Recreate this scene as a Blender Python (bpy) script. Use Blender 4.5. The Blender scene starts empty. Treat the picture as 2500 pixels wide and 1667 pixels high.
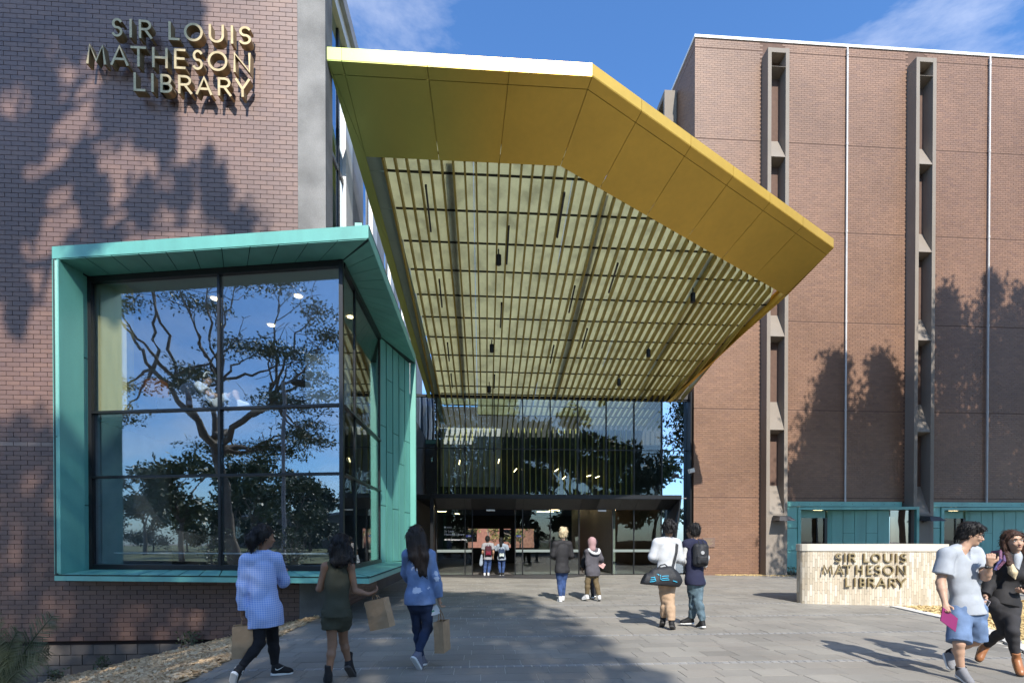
import bpy, math, random
import numpy as np
from mathutils import Vector, Matrix
random.seed(7); rng = np.random.default_rng(7)
SC = bpy.context.scene
COL = SC.collection

# ------------------------------------------------------------------ camera, sky, sun, exposure
cam_data = bpy.data.cameras.new('camera')
cam = bpy.data.objects.new('camera', cam_data); COL.objects.link(cam)
cam_data.sensor_width = 36.0
cam_data.lens = 36.0 * 1180 / 2500            # a 17 mm shift lens
TILT, YAW = math.radians(0.46), math.atan(73 / 1180)
cam.location = (0, 0, 1.5)
cam.rotation_euler = (math.pi / 2 - TILT, 0, -YAW)
cam_data.shift_y = (1315 + 1180 * math.tan(TILT) - 833.5) / 2500
cam_data.clip_start, cam_data.clip_end = 0.1, 2000
SC.camera = cam

SUN = Vector((0.10, -1.0, 0.88)).normalized()  # towards the sun
world = bpy.data.worlds.new('World'); SC.world = world; world.use_nodes = True
wn, wl = world.node_tree.nodes, world.node_tree.links
wn.clear()
w_out = wn.new('ShaderNodeOutputWorld'); w_bg = wn.new('ShaderNodeBackground')
w_sky = wn.new('ShaderNodeTexSky'); w_sky.sky_type = 'NISHITA'; w_sky.sun_disc = False
w_sky.sun_elevation = math.asin(SUN.z); w_sky.sun_rotation = math.atan2(SUN.x, SUN.y)
w_sky.air_density = 1.0; w_sky.dust_density = 1.0; w_sky.ozone_density = 6.0
w_tc = wn.new('ShaderNodeTexCoord')
w_map = wn.new('ShaderNodeMapping'); w_map.inputs['Scale'].default_value = (1.0, 1.6, 3.2)
w_map.inputs['Rotation'].default_value = (0.2, 0.35, 0.5)
w_n = wn.new('ShaderNodeTexNoise'); w_n.inputs['Scale'].default_value = 1.15
w_n.inputs['Detail'].default_value = 9; w_n.inputs['Roughness'].default_value = 0.62
w_n.inputs['Distortion'].default_value = 0.9; w_n.noise_dimensions = '4D'; w_n.inputs['W'].default_value = 3.4
w_r = wn.new('ShaderNodeValToRGB')
w_r.color_ramp.elements[0].position = 0.46; w_r.color_ramp.elements[0].color = (0, 0, 0, 1)
w_r.color_ramp.elements[1].position = 0.80; w_r.color_ramp.elements[1].color = (.62, .62, .62, 1)
w_mix = wn.new('ShaderNodeMixRGB'); w_mix.inputs['Color2'].default_value = (6.6, 6.5, 6.5, 1)   # cirrus, cover and brightness raised, mostly out of view, as fill light
wl.new(w_tc.outputs['Generated'], w_map.inputs['Vector']); wl.new(w_map.outputs['Vector'], w_n.inputs['Vector'])
wl.new(w_n.outputs['Fac'], w_r.inputs['Fac']); wl.new(w_r.outputs['Color'], w_mix.inputs['Fac'])
w_tint = wn.new('ShaderNodeMixRGB'); w_tint.blend_type = 'MULTIPLY'; w_tint.inputs['Fac'].default_value = 1
w_tint.inputs['Color2'].default_value = (.66, .90, 1.07, 1)              # the deep blue of a polarised winter sky
wl.new(w_sky.outputs['Color'], w_tint.inputs['Color1']); wl.new(w_tint.outputs['Color'], w_mix.inputs['Color1']); wl.new(w_mix.outputs['Color'], w_bg.inputs['Color'])
w_bg.inputs['Strength'].default_value = 0.087
wl.new(w_bg.outputs['Background'], w_out.inputs['Surface'])

sun_data = bpy.data.lights.new('sun', 'SUN'); sun_data.energy = 2.3; sun_data.angle = math.radians(0.5)
sun_data.color = (1.0, 0.95, 0.87)
sun = bpy.data.objects.new('sun', sun_data); COL.objects.link(sun)
sun.rotation_euler = SUN.to_track_quat('Z', 'Y').to_euler(); sun.location = (3, -30, 40)

vs = SC.view_settings
SC.display_settings.display_device = 'sRGB'
vs.view_transform = 'Standard'; vs.look = 'None'; vs.gamma = 1.0; vs.use_curve_mapping = False
vs.exposure = 1.70
cy = SC.cycles
cy.max_bounces = 7; cy.diffuse_bounces = 4; cy.glossy_bounces = 4; cy.transmission_bounces = 6
cy.transparent_max_bounces = 16; cy.caustics_reflective = False; cy.caustics_refractive = False
cy.sample_clamp_indirect = 6.0
cy.use_denoising = True
try: cy.denoiser = 'OPENIMAGEDENOISE'
except Exception: pass

# ------------------------------------------------------------------ helpers
def _new(name):
    m = bpy.data.materials.new(name); m.use_nodes = True
    nt = m.node_tree; nt.nodes.clear()
    out = nt.nodes.new('ShaderNodeOutputMaterial')
    return m, nt, out

def _rand(nt):
    """one random number per object and per loose piece"""
    oi = nt.nodes.new('ShaderNodeObjectInfo'); ge = nt.nodes.new('ShaderNodeNewGeometry')
    ad = nt.nodes.new('ShaderNodeMath'); ad.operation = 'ADD'
    fr = nt.nodes.new('ShaderNodeMath'); fr.operation = 'FRACT'
    nt.links.new(oi.outputs['Random'], ad.inputs[0]); nt.links.new(ge.outputs['Random Per Island'], ad.inputs[1])
    nt.links.new(ad.outputs[0], fr.inputs[0])
    return fr.outputs[0]

def M(name, col, rough=.6, metal=0., var=.12, vscale=3., bump=0., bscale=60., spec=.5, pieces=None,
      fine=.0, fscale=120., sheen=0., world=True, stretch=(1, 1, 1), emit=0., coat=0., coat_rough=.3):
    """Principled material: colour with cloudy variation, optional fine speckle, per-piece tints and bump."""
    m, nt, out = _new(name); N, L = nt.nodes, nt.links
    b = N.new('ShaderNodeBsdfPrincipled')
    b.inputs['Roughness'].default_value = rough; b.inputs['Metallic'].default_value = metal
    b.inputs['Specular IOR Level'].default_value = spec
    if coat: b.inputs['Coat Weight'].default_value = coat; b.inputs['Coat Roughness'].default_value = coat_rough
    if sheen: b.inputs['Sheen Weight'].default_value = sheen
    if emit:
        b.inputs['Emission Color'].default_value = (*col, 1); b.inputs['Emission Strength'].default_value = emit
    L.new(b.outputs[0], out.inputs['Surface'])
    if world:
        co = N.new('ShaderNodeNewGeometry').outputs['Position']
    else:
        co = N.new('ShaderNodeTexCoord').outputs['Object']
    mp = N.new('ShaderNodeMapping'); mp.inputs['Scale'].default_value = stretch
    L.new(co, mp.inputs['Vector']); co = mp.outputs['Vector']
    cur = None
    if pieces:
        rp = N.new('ShaderNodeValToRGB'); L.new(_rand(nt), rp.inputs['Fac'])
        els = rp.color_ramp.elements
        while len(els) < len(pieces): els.new(.5)
        for i, c in enumerate(pieces):
            els[i].position = i / max(1, len(pieces) - 1); els[i].color = (*c, 1)
        cur = rp.outputs['Color']
    def mult(cur, fac_socket, amt):
        mr = N.new('ShaderNodeMapRange'); L.new(fac_socket, mr.inputs['Value'])
        mr.inputs['From Min'].default_value = .25; mr.inputs['From Max'].default_value = .75
        mr.inputs['To Min'].default_value = 1 - amt; mr.inputs['To Max'].default_value = 1 + amt
        mx = N.new('ShaderNodeMixRGB'); mx.blend_type = 'MULTIPLY'; mx.inputs['Fac'].default_value = 1
        if cur is None: mx.inputs['Color1'].default_value = (*col, 1)
        else: L.new(cur, mx.inputs['Color1'])
        L.new(mr.outputs[0], mx.inputs['Color2'])
        return mx.outputs['Color']
    if var:
        n = N.new('ShaderNodeTexNoise'); n.inputs['Scale'].default_value = vscale; n.inputs['Detail'].default_value = 6
        L.new(co, n.inputs['Vector']); cur = mult(cur, n.outputs['Fac'], var)
    if fine:
        n = N.new('ShaderNodeTexNoise'); n.inputs['Scale'].default_value = fscale; n.inputs['Detail'].default_value = 3
        L.new(co, n.inputs['Vector']); cur = mult(cur, n.outputs['Fac'], fine)
    if cur is None: b.inputs['Base Color'].default_value = (*col, 1)
    else: L.new(cur, b.inputs['Base Color'])
    if bump:
        n = N.new('ShaderNodeTexNoise'); n.inputs['Scale'].default_value = bscale; n.inputs['Detail'].default_value = 4
        L.new(co, n.inputs['Vector'])
        bp = N.new('ShaderNodeBump'); bp.inputs['Strength'].default_value = bump; bp.inputs['Distance'].default_value = .01
        L.new(n.outputs['Fac'], bp.inputs['Height']); L.new(bp.outputs['Normal'], b.inputs['Normal'])
    return m

def glass(name, tint, refl, boost=1.0, rough=0.0, glint=(1, 1, 1)):
    """flat architectural glass: part mirror, part tinted see-through"""
    m, nt, out = _new(name); N, L = nt.nodes, nt.links
    t = N.new('ShaderNodeBsdfTransparent'); t.inputs['Color'].default_value = (*tint, 1)
    g = N.new('ShaderNodeBsdfGlossy'); g.inputs['Roughness'].default_value = rough; g.inputs['Color'].default_value = (*glint, 1)
    lw = N.new('ShaderNodeLayerWeight'); lw.inputs['Blend'].default_value = .5
    gp = N.new('ShaderNodeNewGeometry'); nz = N.new('ShaderNodeTexNoise'); nz.inputs['Scale'].default_value = .9; nz.inputs['Detail'].default_value = 1; L.new(gp.outputs['Position'], nz.inputs['Vector'])
    bp = N.new('ShaderNodeBump'); bp.inputs['Strength'].default_value = .10; bp.inputs['Distance'].default_value = .03; L.new(nz.outputs['Fac'], bp.inputs['Height']); L.new(bp.outputs['Normal'], g.inputs['Normal'])
    f = N.new('ShaderNodeMath'); f.operation = 'POWER'; f.inputs[1].default_value = 5.0; L.new(lw.outputs['Facing'], f.inputs[0])
    a = N.new('ShaderNodeMath'); a.operation = 'MULTIPLY_ADD'; a.use_clamp = True
    a.inputs[1].default_value = boost; a.inputs[2].default_value = refl
    L.new(f.outputs[0], a.inputs[0])
    mx = N.new('ShaderNodeMixShader'); L.new(a.outputs[0], mx.inputs[0])
    L.new(t.outputs[0], mx.inputs[1]); L.new(g.outputs[0], mx.inputs[2]); L.new(mx.outputs[0], out.inputs['Surface'])
    return m

def origin_of(o):
    v = Vector((0, 0, 0))
    while o is not None: v = v + o.location; o = o.parent
    return v

def tag(o, label=None, cat=None, group=None, kind=None):
    if label: o['label'] = label
    if cat: o['category'] = cat
    if group: o['group'] = group
    if kind: o['kind'] = kind
    return o

def thing(name, loc, label, cat, group=None):
    o = bpy.data.objects.new(name, None); COL.objects.link(o); o.location = loc; o.empty_display_size = .2
    return tag(o, label, cat, group)

class MB:
    """collects simple solids and links them as one mesh object"""
    def __init__(s): s.v = []; s.f = []; s.n = 0
    def add(s, verts, faces):
        s.v.extend([tuple(p) for p in verts]); s.f.extend([tuple(i + s.n for i in f) for f in faces]); s.n += len(verts); return s
    def box(s, x0, y0, z0, x1, y1, z1):
        x0, x1 = min(x0, x1), max(x0, x1); y0, y1 = min(y0, y1), max(y0, y1); z0, z1 = min(z0, z1), max(z0, z1)
        return s.add([(x0,y0,z0),(x1,y0,z0),(x1,y1,z0),(x0,y1,z0),(x0,y0,z1),(x1,y0,z1),(x1,y1,z1),(x0,y1,z1)],
                     [(0,3,2,1),(4,5,6,7),(0,1,5,4),(1,2,6,5),(2,3,7,6),(3,0,4,7)])
    def obox(s, c, ax, ay, az):
        """box from a centre and three half-axis vectors"""
        c, ax, ay, az = Vector(c), Vector(ax), Vector(ay), Vector(az)
        P = [c + i*ax + j*ay + k*az for k in (-1, 1) for (i, j) in ((-1,-1),(1,-1),(1,1),(-1,1))]
        if ax.cross(ay).dot(az) < 0: return s.add(P, [(0,1,2,3),(7,6,5,4),(4,5,1,0),(5,6,2,1),(6,7,3,2),(7,4,0,3)])
        return s.add(P, [(0,3,2,1),(4,5,6,7),(0,1,5,4),(1,2,6,5),(2,3,7,6),(3,0,4,7)])
    def bar(s, a, b, w, h, up=(0, 0, 1)):
        a, b = Vector(a), Vector(b); d = (b - a); l = d.length; d.normalize()
        sx = d.cross(Vector(up))
        if sx.length < 1e-5: sx = d.cross(Vector((1, 0, 0)))
        sx.normalize(); u = sx.cross(d)
        return s.obox((a + b) / 2, d * l / 2, sx * w / 2, u * h / 2)
    def prism(s, poly, off):
        """closed solid from a planar loop of 3-D points moved by off"""
        n = len(poly); off = Vector(off); P = [Vector(p) for p in poly]
        nrm = Vector((0, 0, 0))
        for i in range(n): nrm += P[i].cross(P[(i + 1) % n])
        if nrm.dot(off) > 0: P = P[::-1]
        V = P + [p + off for p in P]
        F = [tuple(range(n)), tuple(range(2*n - 1, n - 1, -1))] + [((i+1) % n, i, n + i, n + (i+1) % n) for i in range(n)]
        return s.add(V, F)
    def hexa(s, bot, top):
        """solid between two quads listed in the same order"""
        return s.add(list(bot) + list(top), [(0,3,2,1),(4,5,6,7),(0,1,5,4),(1,2,6,5),(2,3,7,6),(3,0,4,7)])
    def tube(s, pts, rad, seg=8, cap=True):
        pts = [Vector(p) for p in pts]; k = len(pts)
        rad = [rad] * k if isinstance(rad, (int, float)) else rad
        V, F = [], []; ref = Vector((0.13, 0.31, 0.94))
        for i, p in enumerate(pts):
            d = (pts[min(i+1, k-1)] - pts[max(i-1, 0)])
            d = d.normalized() if d.length > 1e-9 else Vector((0, 0, 1))
            a = d.cross(ref)
            if a.length < .05: a = d.cross(Vector((1, 0, 0)))
            a.normalize(); b = d.cross(a); ref = b.cross(d) if False else ref
            for j in range(seg):
                t = 2 * math.pi * j / seg
                V.append(p + (a * math.cos(t) + b * math.sin(t)) * rad[i])
        for i in range(k - 1):
            for j in range(seg):
                F.append((i*seg + j, i*seg + (j+1) % seg, (i+1)*seg + (j+1) % seg, (i+1)*seg + j))
        if cap: F += [tuple(range(seg - 1, -1, -1)), tuple((k-1)*seg + j for j in range(seg))]
        return s.add(V, F)
    def sheet(s, quad): return s.add(quad, [(0, 1, 2, 3)])
    def build(s, name, mat, parent=None, smooth=False):
        return link_mesh(name, mesh_of(name, s.v, s.f, mat, origin_of(parent) if parent else None, smooth), parent)

def mesh_of(name, v, f, mat, origin=None, smooth=False):
    me = bpy.data.meshes.new(name)
    v = np.asarray([tuple(p) for p in v], dtype=float).reshape(-1, 3)
    if origin is not None: v = v - np.array(origin)
    me.from_pydata(v.tolist(), [], f)
    for m in (mat if isinstance(mat, (list, tuple)) else [mat]): me.materials.append(m)
    if smooth: me.shade_smooth()
    me.update(); return me

def link_mesh(name, me, parent=None, loc=(0, 0, 0)):
    o = bpy.data.objects.new(name, me); COL.objects.link(o); o.location = loc
    if parent is not None: o.parent = parent
    return o

def np_mesh(name, v, quads, mat, parent=None, smooth=False):
    """fast mesh from numpy arrays (n,3) and (m,4) or (m,3)"""
    v = np.asarray(v, dtype=np.float32)
    if parent is not None: v = v - np.array(origin_of(parent), dtype=np.float32)
    q = np.asarray(quads, dtype=np.int32); k = q.shape[1]
    me = bpy.data.meshes.new(name)
    me.vertices.add(len(v)); me.vertices.foreach_set('co', v.ravel())
    me.loops.add(q.size); me.loops.foreach_set('vertex_index', q.ravel())
    me.polygons.add(len(q)); me.polygons.foreach_set('loop_start', np.arange(0, q.size, k, dtype=np.int32))
    me.polygons.foreach_set('loop_total', np.full(len(q), k, dtype=np.int32))
    me.materials.append(mat); me.update(calc_edges=True); me.validate()
    if smooth: me.shade_smooth()
    else: me.shade_flat()
    return link_mesh(name, me, parent)

BOXV = np.array([(-1,-1,-1),(1,-1,-1),(1,1,-1),(-1,1,-1),(-1,-1,1),(1,-1,1),(1,1,1),(-1,1,1)], dtype=np.float32) / 2
BOXF = np.array([(0,3,2,1),(4,5,6,7),(0,1,5,4),(1,2,6,5),(2,3,7,6),(3,0,4,7)], dtype=np.int32)
def boxes_np(cen, size):
    """many axis-aligned boxes: centres (n,3), sizes (n,3)"""
    cen = np.asarray(cen, np.float32); size = np.broadcast_to(np.asarray(size, np.float32), cen.shape)
    v = (cen[:, None, :] + BOXV[None] * size[:, None, :]).reshape(-1, 3)
    f = (BOXF[None] + 8 * np.arange(len(cen), dtype=np.int32)[:, None, None]).reshape(-1, 4)
    return v, f
_box_me = {}
def piece_boxes(name, cen, size, mat, parent):
    """the same solid many times as separate objects that share one mesh"""
    og = origin_of(parent)
    for c, s in zip(cen, np.broadcast_to(np.asarray(size, float), (len(cen), 3))):
        key = (name, mat.name, tuple(round(float(q), 3) for q in s))
        if key not in _box_me:
            _box_me[key] = mesh_of(name, BOXV * np.array(key[2]), BOXF.tolist(), mat)
        link_mesh(name, _box_me[key], parent, Vector([float(q) for q in c]) - og)

def in_view(x, y, z):
    """rough size and place in the frame of a world point, used to pick the pieces that show largest"""
    d = x * math.sin(YAW) + y * math.cos(YAW); l = x * math.cos(YAW) - y * math.sin(YAW)
    return 1250 + 1180 * l / d, 1315 - 1180 * (z - 1.5) / d, 1180 / d
# ------------------------------------------------------------------ materials
BRICKS = [(.135,.078,.062),(.155,.090,.070),(.170,.098,.074),(.145,.086,.070),(.182,.104,.076),(.125,.074,.064)]
brick_m = M('glazed_brick', BRICKS[1], rough=.46, var=.24, vscale=.45, bump=.12, bscale=90, pieces=BRICKS, spec=.62)
BRICKS2 = [(.190,.108,.070),(.206,.119,.077),(.225,.129,.083),(.198,.116,.078),(.235,.134,.086),(.180,.104,.072)]
brick2_m = M('brown_brick', BRICKS2[1], rough=.47, var=.17, vscale=.35, bump=.12, bscale=90, pieces=BRICKS2, spec=.30)
pale_brick_m = M('pale_brick', (.24,.17,.14), rough=.6, var=.1, pieces=[(.21,.15,.125),(.27,.195,.16)])
mortar_m = M('mortar', (.12,.07,.05), rough=.9, var=.15, vscale=6)
mortar_dark_m = M('mortar_dark', (.045,.030,.027), rough=.9, var=.15, vscale=6)
block_m = M('grey_block', (.13,.11,.095), rough=.9, var=.25, vscale=3, bump=.5, bscale=60, pieces=[(.11,.095,.085),(.15,.128,.11),(.13,.105,.085)])
concrete_m = M('stained_concrete', (.20,.195,.185), rough=.85, var=.45, vscale=1.4, bump=.3, bscale=50, fine=.18, fscale=60)
pale_conc_m = M('pale_concrete', (.55,.53,.49), rough=.8, var=.1, vscale=2, bump=.15)
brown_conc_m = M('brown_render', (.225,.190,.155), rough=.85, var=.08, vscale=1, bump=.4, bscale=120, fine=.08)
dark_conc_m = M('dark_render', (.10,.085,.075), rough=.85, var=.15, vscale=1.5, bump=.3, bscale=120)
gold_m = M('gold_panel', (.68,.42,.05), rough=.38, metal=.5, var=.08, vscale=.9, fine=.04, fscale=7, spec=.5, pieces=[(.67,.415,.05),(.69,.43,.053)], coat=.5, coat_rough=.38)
gn_, gl_ = gold_m.node_tree.nodes, gold_m.node_tree.links                  # base colour turns greener towards the wall end
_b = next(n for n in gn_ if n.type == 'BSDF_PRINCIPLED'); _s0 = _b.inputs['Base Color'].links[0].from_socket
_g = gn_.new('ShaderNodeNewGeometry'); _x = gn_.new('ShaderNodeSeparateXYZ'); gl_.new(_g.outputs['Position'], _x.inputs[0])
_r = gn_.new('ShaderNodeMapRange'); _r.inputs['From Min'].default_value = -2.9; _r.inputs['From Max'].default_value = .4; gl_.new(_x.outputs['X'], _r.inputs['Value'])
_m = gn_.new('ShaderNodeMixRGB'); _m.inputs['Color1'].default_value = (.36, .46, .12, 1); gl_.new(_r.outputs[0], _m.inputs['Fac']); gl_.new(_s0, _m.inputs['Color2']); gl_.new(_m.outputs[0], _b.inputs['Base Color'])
slat_m = M('olive_slat', (.40,.30,.075), rough=.45, metal=.35, var=.1, vscale=2)
batten_m = M('black_batten', (.012,.012,.013), rough=.5, var=0)
soffit_m = M('pale_soffit', (.80,.78,.60), rough=.7, var=.16, vscale=1.3, fine=.08, fscale=30)
def translucent(name, col, trans, amount):
    mt = M(name, col, rough=.7, var=.14, vscale=1.3, fine=.10, fscale=26); nt = mt.node_tree; N, L = nt.nodes, nt.links
    b = next(n for n in N if n.type == 'BSDF_PRINCIPLED'); o = next(n for n in N if n.type == 'OUTPUT_MATERIAL'); t = N.new('ShaderNodeBsdfTranslucent')
    no = N.new('ShaderNodeTexNoise'); no.inputs['Scale'].default_value = 2.2; no.inputs['Detail'].default_value = 7; no.inputs['Roughness'].default_value = .65; g = N.new('ShaderNodeNewGeometry'); L.new(g.outputs['Position'], no.inputs['Vector'])
    r = N.new('ShaderNodeValToRGB'); r.color_ramp.elements[0].position = .30; r.color_ramp.elements[0].color = (*[c * .72 for c in trans], 1); r.color_ramp.elements[1].position = .55; r.color_ramp.elements[1].color = (*trans, 1)
    L.new(no.outputs['Fac'], r.inputs['Fac']); L.new(r.outputs['Color'], t.inputs['Color'])
    mx = N.new('ShaderNodeMixShader'); mx.inputs[0].default_value = amount; L.new(b.outputs[0], mx.inputs[1]); L.new(t.outputs[0], mx.inputs[2]); L.new(mx.outputs[0], o.inputs['Surface']); return mt
soffit_m = translucent('translucent_sheet', (.74,.74,.60), (.80,.79,.58), .60)
soffit_green_m = M('pale_green_strip', (.42,.55,.46), rough=.6, var=.12, vscale=1)
teal_m = M('teal_copper', (.11,.35,.295), rough=.45, metal=.0, stretch=(2.4, 2.4, .5), var=.16, vscale=1.1, bump=.1, bscale=40, fine=.10, fscale=90,
           pieces=[(.10,.335,.28),(.12,.365,.31),(.11,.35,.295)], spec=.9)
joint_m = M('dark_joint', (.02,.05,.045), rough=.8, var=0)
black_m = M('black_metal', (.016,.017,.019), rough=.35, metal=.3, var=0)
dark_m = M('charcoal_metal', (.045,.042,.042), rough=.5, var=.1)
white_m = M('white_paint', (.78,.77,.74), rough=.5, var=.05)
grey_m = M('grey_panel', (.33,.33,.34), rough=.7, var=.2, vscale=3, fine=.1, fscale=50)
bronze_m = M('bronze_letter', (.40,.315,.175), rough=.42, metal=.75, var=.2, vscale=8, fine=.12, fscale=60)
bronze_side_m = bronze_m
paver_m = M('granite_paver', (.2,.2,.2), rough=.62, var=.20, vscale=.9, fine=.22, fscale=260, bump=.15, bscale=220, spec=.35,
            pieces=[(.205,.192,.168),(.235,.220,.192),(.265,.247,.214),(.22,.206,.182),(.25,.229,.198),(.238,.222,.194)])
grout_m = M('pale_grout', (.50,.47,.41), rough=.9, var=.1)
cobble_m = M('cobble', (.2,.2,.2), rough=.7, var=.1, fine=.2, fscale=260, pieces=[(.20,.197,.19),(.28,.272,.258),(.235,.23,.22)])
soil_m = M('mulch_base', (.24,.155,.085), rough=.95, var=.35, vscale=6, bump=.8, bscale=35, fine=.4, fscale=40)
chip_m = M('wood_chip', (.4,.28,.15), rough=.85, var=.1, vscale=20, pieces=[(.42,.27,.14),(.62,.44,.25),(.50,.34,.18),(.72,.55,.34),(.30,.19,.10),(.57,.40,.22)])
straw_m = M('straw_chip', (.55,.42,.2), rough=.85, var=.1, vscale=20, pieces=[(.55,.40,.17),(.68,.52,.26),(.45,.31,.13),(.60,.46,.22)])
ground_m = M('campus_ground', (.24,.225,.195), rough=.95, var=.25, vscale=.12, fine=.2, fscale=4)
lawn_m = M('lawn', (.10,.115,.045), rough=.95, var=.3, vscale=.3, fine=.3, fscale=8)
tile_m = M('cream_tile', (.66,.58,.45), rough=.5, var=.05, vscale=6, pieces=[(.54,.48,.38),(.44,.37,.27),(.60,.54,.44),(.49,.41,.30),(.40,.34,.25),(.57,.51,.41)], bump=.08)
tile_joint_m = M('tile_joint', (.42,.37,.30), rough=.9, var=.05)
cream_m = M('cream_cap', (.56,.51,.42), rough=.7, var=.05)
glass_bay = glass('bay_glass', (.88,.92,.94), .19, .8, glint=(.86,.93,1.0))
glass_side = glass('bay_side_glass', (.84,.88,.87), .07, .9)
glass_ent = glass('entrance_glass', (.84,.90,.88), .045, .9)
glass_blue = glass('blue_glass', (.12,.20,.28), .55, .6, glint=(.75,.88,1.0))
glass_win = glass('window_glass', (.25,.3,.33), .35, .7)
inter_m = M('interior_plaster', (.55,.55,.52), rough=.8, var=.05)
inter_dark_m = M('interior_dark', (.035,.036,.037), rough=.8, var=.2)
inter_floor_m = M('interior_floor', (.16,.15,.14), rough=.35, var=.1)
timber_m = M('pale_timber', (.50,.42,.20), rough=.6, var=.12, vscale=2, stretch=(6, 6, .6))
fin_m = M('lime_fin', (.36,.33,.09), rough=.55, var=.05)
lamp_m = M('warm_lamp', (1.0,.78,.42), emit=3.5, var=0)
bark_m = M('gum_bark', (.20,.165,.13), rough=.9, var=.35, vscale=2.5, bump=.6, bscale=16, stretch=(1, 1, .3))
leaf_m = M('gum_leaf', (.09,.115,.05), rough=.5, var=.2, vscale=.4, pieces=[(.07,.10,.04),(.11,.14,.06),(.09,.115,.055),(.12,.14,.07)])
leaf_dark_m = M('dark_leaf', (.04,.06,.025), rough=.6, var=.2, vscale=.4, pieces=[(.03,.05,.02),(.055,.08,.03),(.04,.06,.03)])
palm_m = M('palm_leaf', (.06,.08,.04), rough=.5, var=.2, vscale=2, pieces=[(.05,.07,.035),(.085,.105,.05),(.065,.085,.04)])
# ------------------------------------------------------------------ ground, paving, beds
def ground_z(x, y):
    if x > -3.2: return -.035
    return max(-1.6, -.035 - .24 * (-3.2 - x))
gx = [-300, -120, -60, -30, -20, -14, -9.8] + [-9.8 + .6 * i for i in range(1, 11)] + [-3.2, 0, 4, 9, 15, 30, 60, 120, 300]
gx = sorted(set(round(a, 2) for a in gx)); gy = [-300, -120, -60, -30, -12, -4, 0, 4, 9.4, 9.6, 14, 20, 40, 80, 160, 400]
gv = [(x, y, ground_z(x, y) if y < 13 else -.035) for y in gy for x in gx]
gf = [(j*len(gx)+i, j*len(gx)+i+1, (j+1)*len(gx)+i+1, (j+1)*len(gx)+i) for j in range(len(gy)-1) for i in range(len(gx)-1)]
g = link_mesh('ground', mesh_of('ground', gv, gf, ground_m)); tag(g, kind='structure')
g = MB().sheet([(-120,-140,-.028),(120,-140,-.028),(120,-9,-.028),(-120,-9,-.028)]).build('lawn', lawn_m); tag(g, kind='structure')

def right_edge(y):
    if y < 8.1: return 7.15 + (y - 6.0) * .655
    if y < 10.2: return 8.53 + (y - 8.11) * .22
    return 12.6
plaza = MB()
pv = [(-3.2, 2.5), (right_edge(2.5), 2.5), (7.15, 6.0), (8.53, 8.11), (9.0, 10.2), (12.6, 10.2), (12.6, 19.44), (8.75, 19.44), (8.75, 20.0), (-3.0, 20.0), (-3.0, 9.5), (-3.2, 9.5)]
plaza = link_mesh('paving', mesh_of('paving', [(x, y, -.006) for x, y in pv], [tuple(range(len(pv)))], grout_m)); tag(plaza, kind='structure')
cen, siz, ccen, csiz = [], [], [], []
y = 5.65 - 1.72 * 2; rows = []
while y < 19.9:
    rows.append((y, .10, True))
    for k in range(6): rows.append((y + .10 + .27 * k, .27, False))
    y += 1.72
for (y0, h, cob) in rows:
    y1 = min(y0 + h, 19.94)
    if y1 - y0 < .05: continue
    ym = (y0 + y1) / 2; xe = right_edge(ym) - .02; xs = -3.19 if ym < 9.45 else -2.98
    if ym > 19.43: xe = min(xe, 8.73)
    x = xs - random.random() * .4
    while x < xe:
        w = .105 if cob else random.choice((.42, .5, .5, .58, .62))
        a, b = max(x, xs), min(x + w, xe)
        if b - a > .04:
            (ccen if cob else cen).append(((a + b) / 2, ym, -.015 + random.uniform(-.0012, .0012)))
            (csiz if cob else siz).append((round(b - a - (.016 if cob else .009), 3), round(y1 - y0 - (.016 if cob else .009), 3), .03))
        x += w
def largest(cen, siz, n, horizontal=True, ok=None):
    sc = []
    for i, (c, s) in enumerate(zip(cen, siz)):
        px, py, k = in_view(*c)
        if not (0 < px < 2500 and 0 < py < 1667) or (ok and not ok(px, py)): sc.append(0); continue
        d = 1180 / k
        sc.append(s[0] * k * (s[1] * k * (1.5 - c[2]) / d if horizontal else s[2] * k))
    o = sorted(range(len(cen)), key=lambda i: -sc[i])
    big = [i for i in o[:n] if sc[i] > 0]; bs = set(big)
    return big, [i for i in range(len(cen)) if i not in bs]
big, rest = largest(cen, siz, 300)
piece_boxes('paver', [cen[i] for i in big], [siz[i] for i in big], paver_m, plaza)
o = np_mesh('paver_field', *boxes_np([cen[i] for i in rest], [siz[i] for i in rest]), paver_m, plaza); tag(o, kind='stuff')
big, rest = largest(ccen, csiz, 200)
piece_boxes('cobble', [ccen[i] for i in big], [csiz[i] for i in big], cobble_m, plaza)
o = np_mesh('cobble_rows', *boxes_np([ccen[i] for i in rest], [csiz[i] for i in rest]), cobble_m, plaza); tag(o, kind='stuff')

def chips(name, area, n, mat, size, zf, label=None):
    V, F = [], []
    c = np.array([area() for _ in range(n)]); ang = rng.uniform(0, 6.283, n); tip = rng.normal(0, .28, (n, 2))
    L_ = rng.uniform(.5, 1.25, n) * size; W_ = L_ * rng.uniform(.2, .42, n); lift = rng.uniform(.0, .022, n)
    ca, sa = np.cos(ang), np.sin(ang)
    cc = np.stack([c[:, 0], c[:, 1], np.array([zf(*p) for p in c]) + .012 + lift], 1)
    ux = np.stack([ca, sa, tip[:, 0]], 1); uy = np.stack([-sa, ca, tip[:, 1]], 1); uz = np.array([0, 0, 1.])
    q = []
    for (i, j, k) in ((-1,-1,0),(1,-1,0),(1,1,0),(-1,1,0),(-1,-1,1),(1,-1,1),(1,1,1),(-1,1,1)):
        q.append(cc + ux * (i * L_ / 2)[:, None] + uy * (j * W_ / 2)[:, None] + uz * (k * .006))
    v = np.stack(q, 1).reshape(-1, 3)
    f = (BOXF[None, 1:] + 8 * np.arange(n)[:, None, None]).reshape(-1, 4)
    o = np_mesh(name, v, f, mat); tag(o, kind='stuff'); return o
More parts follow.
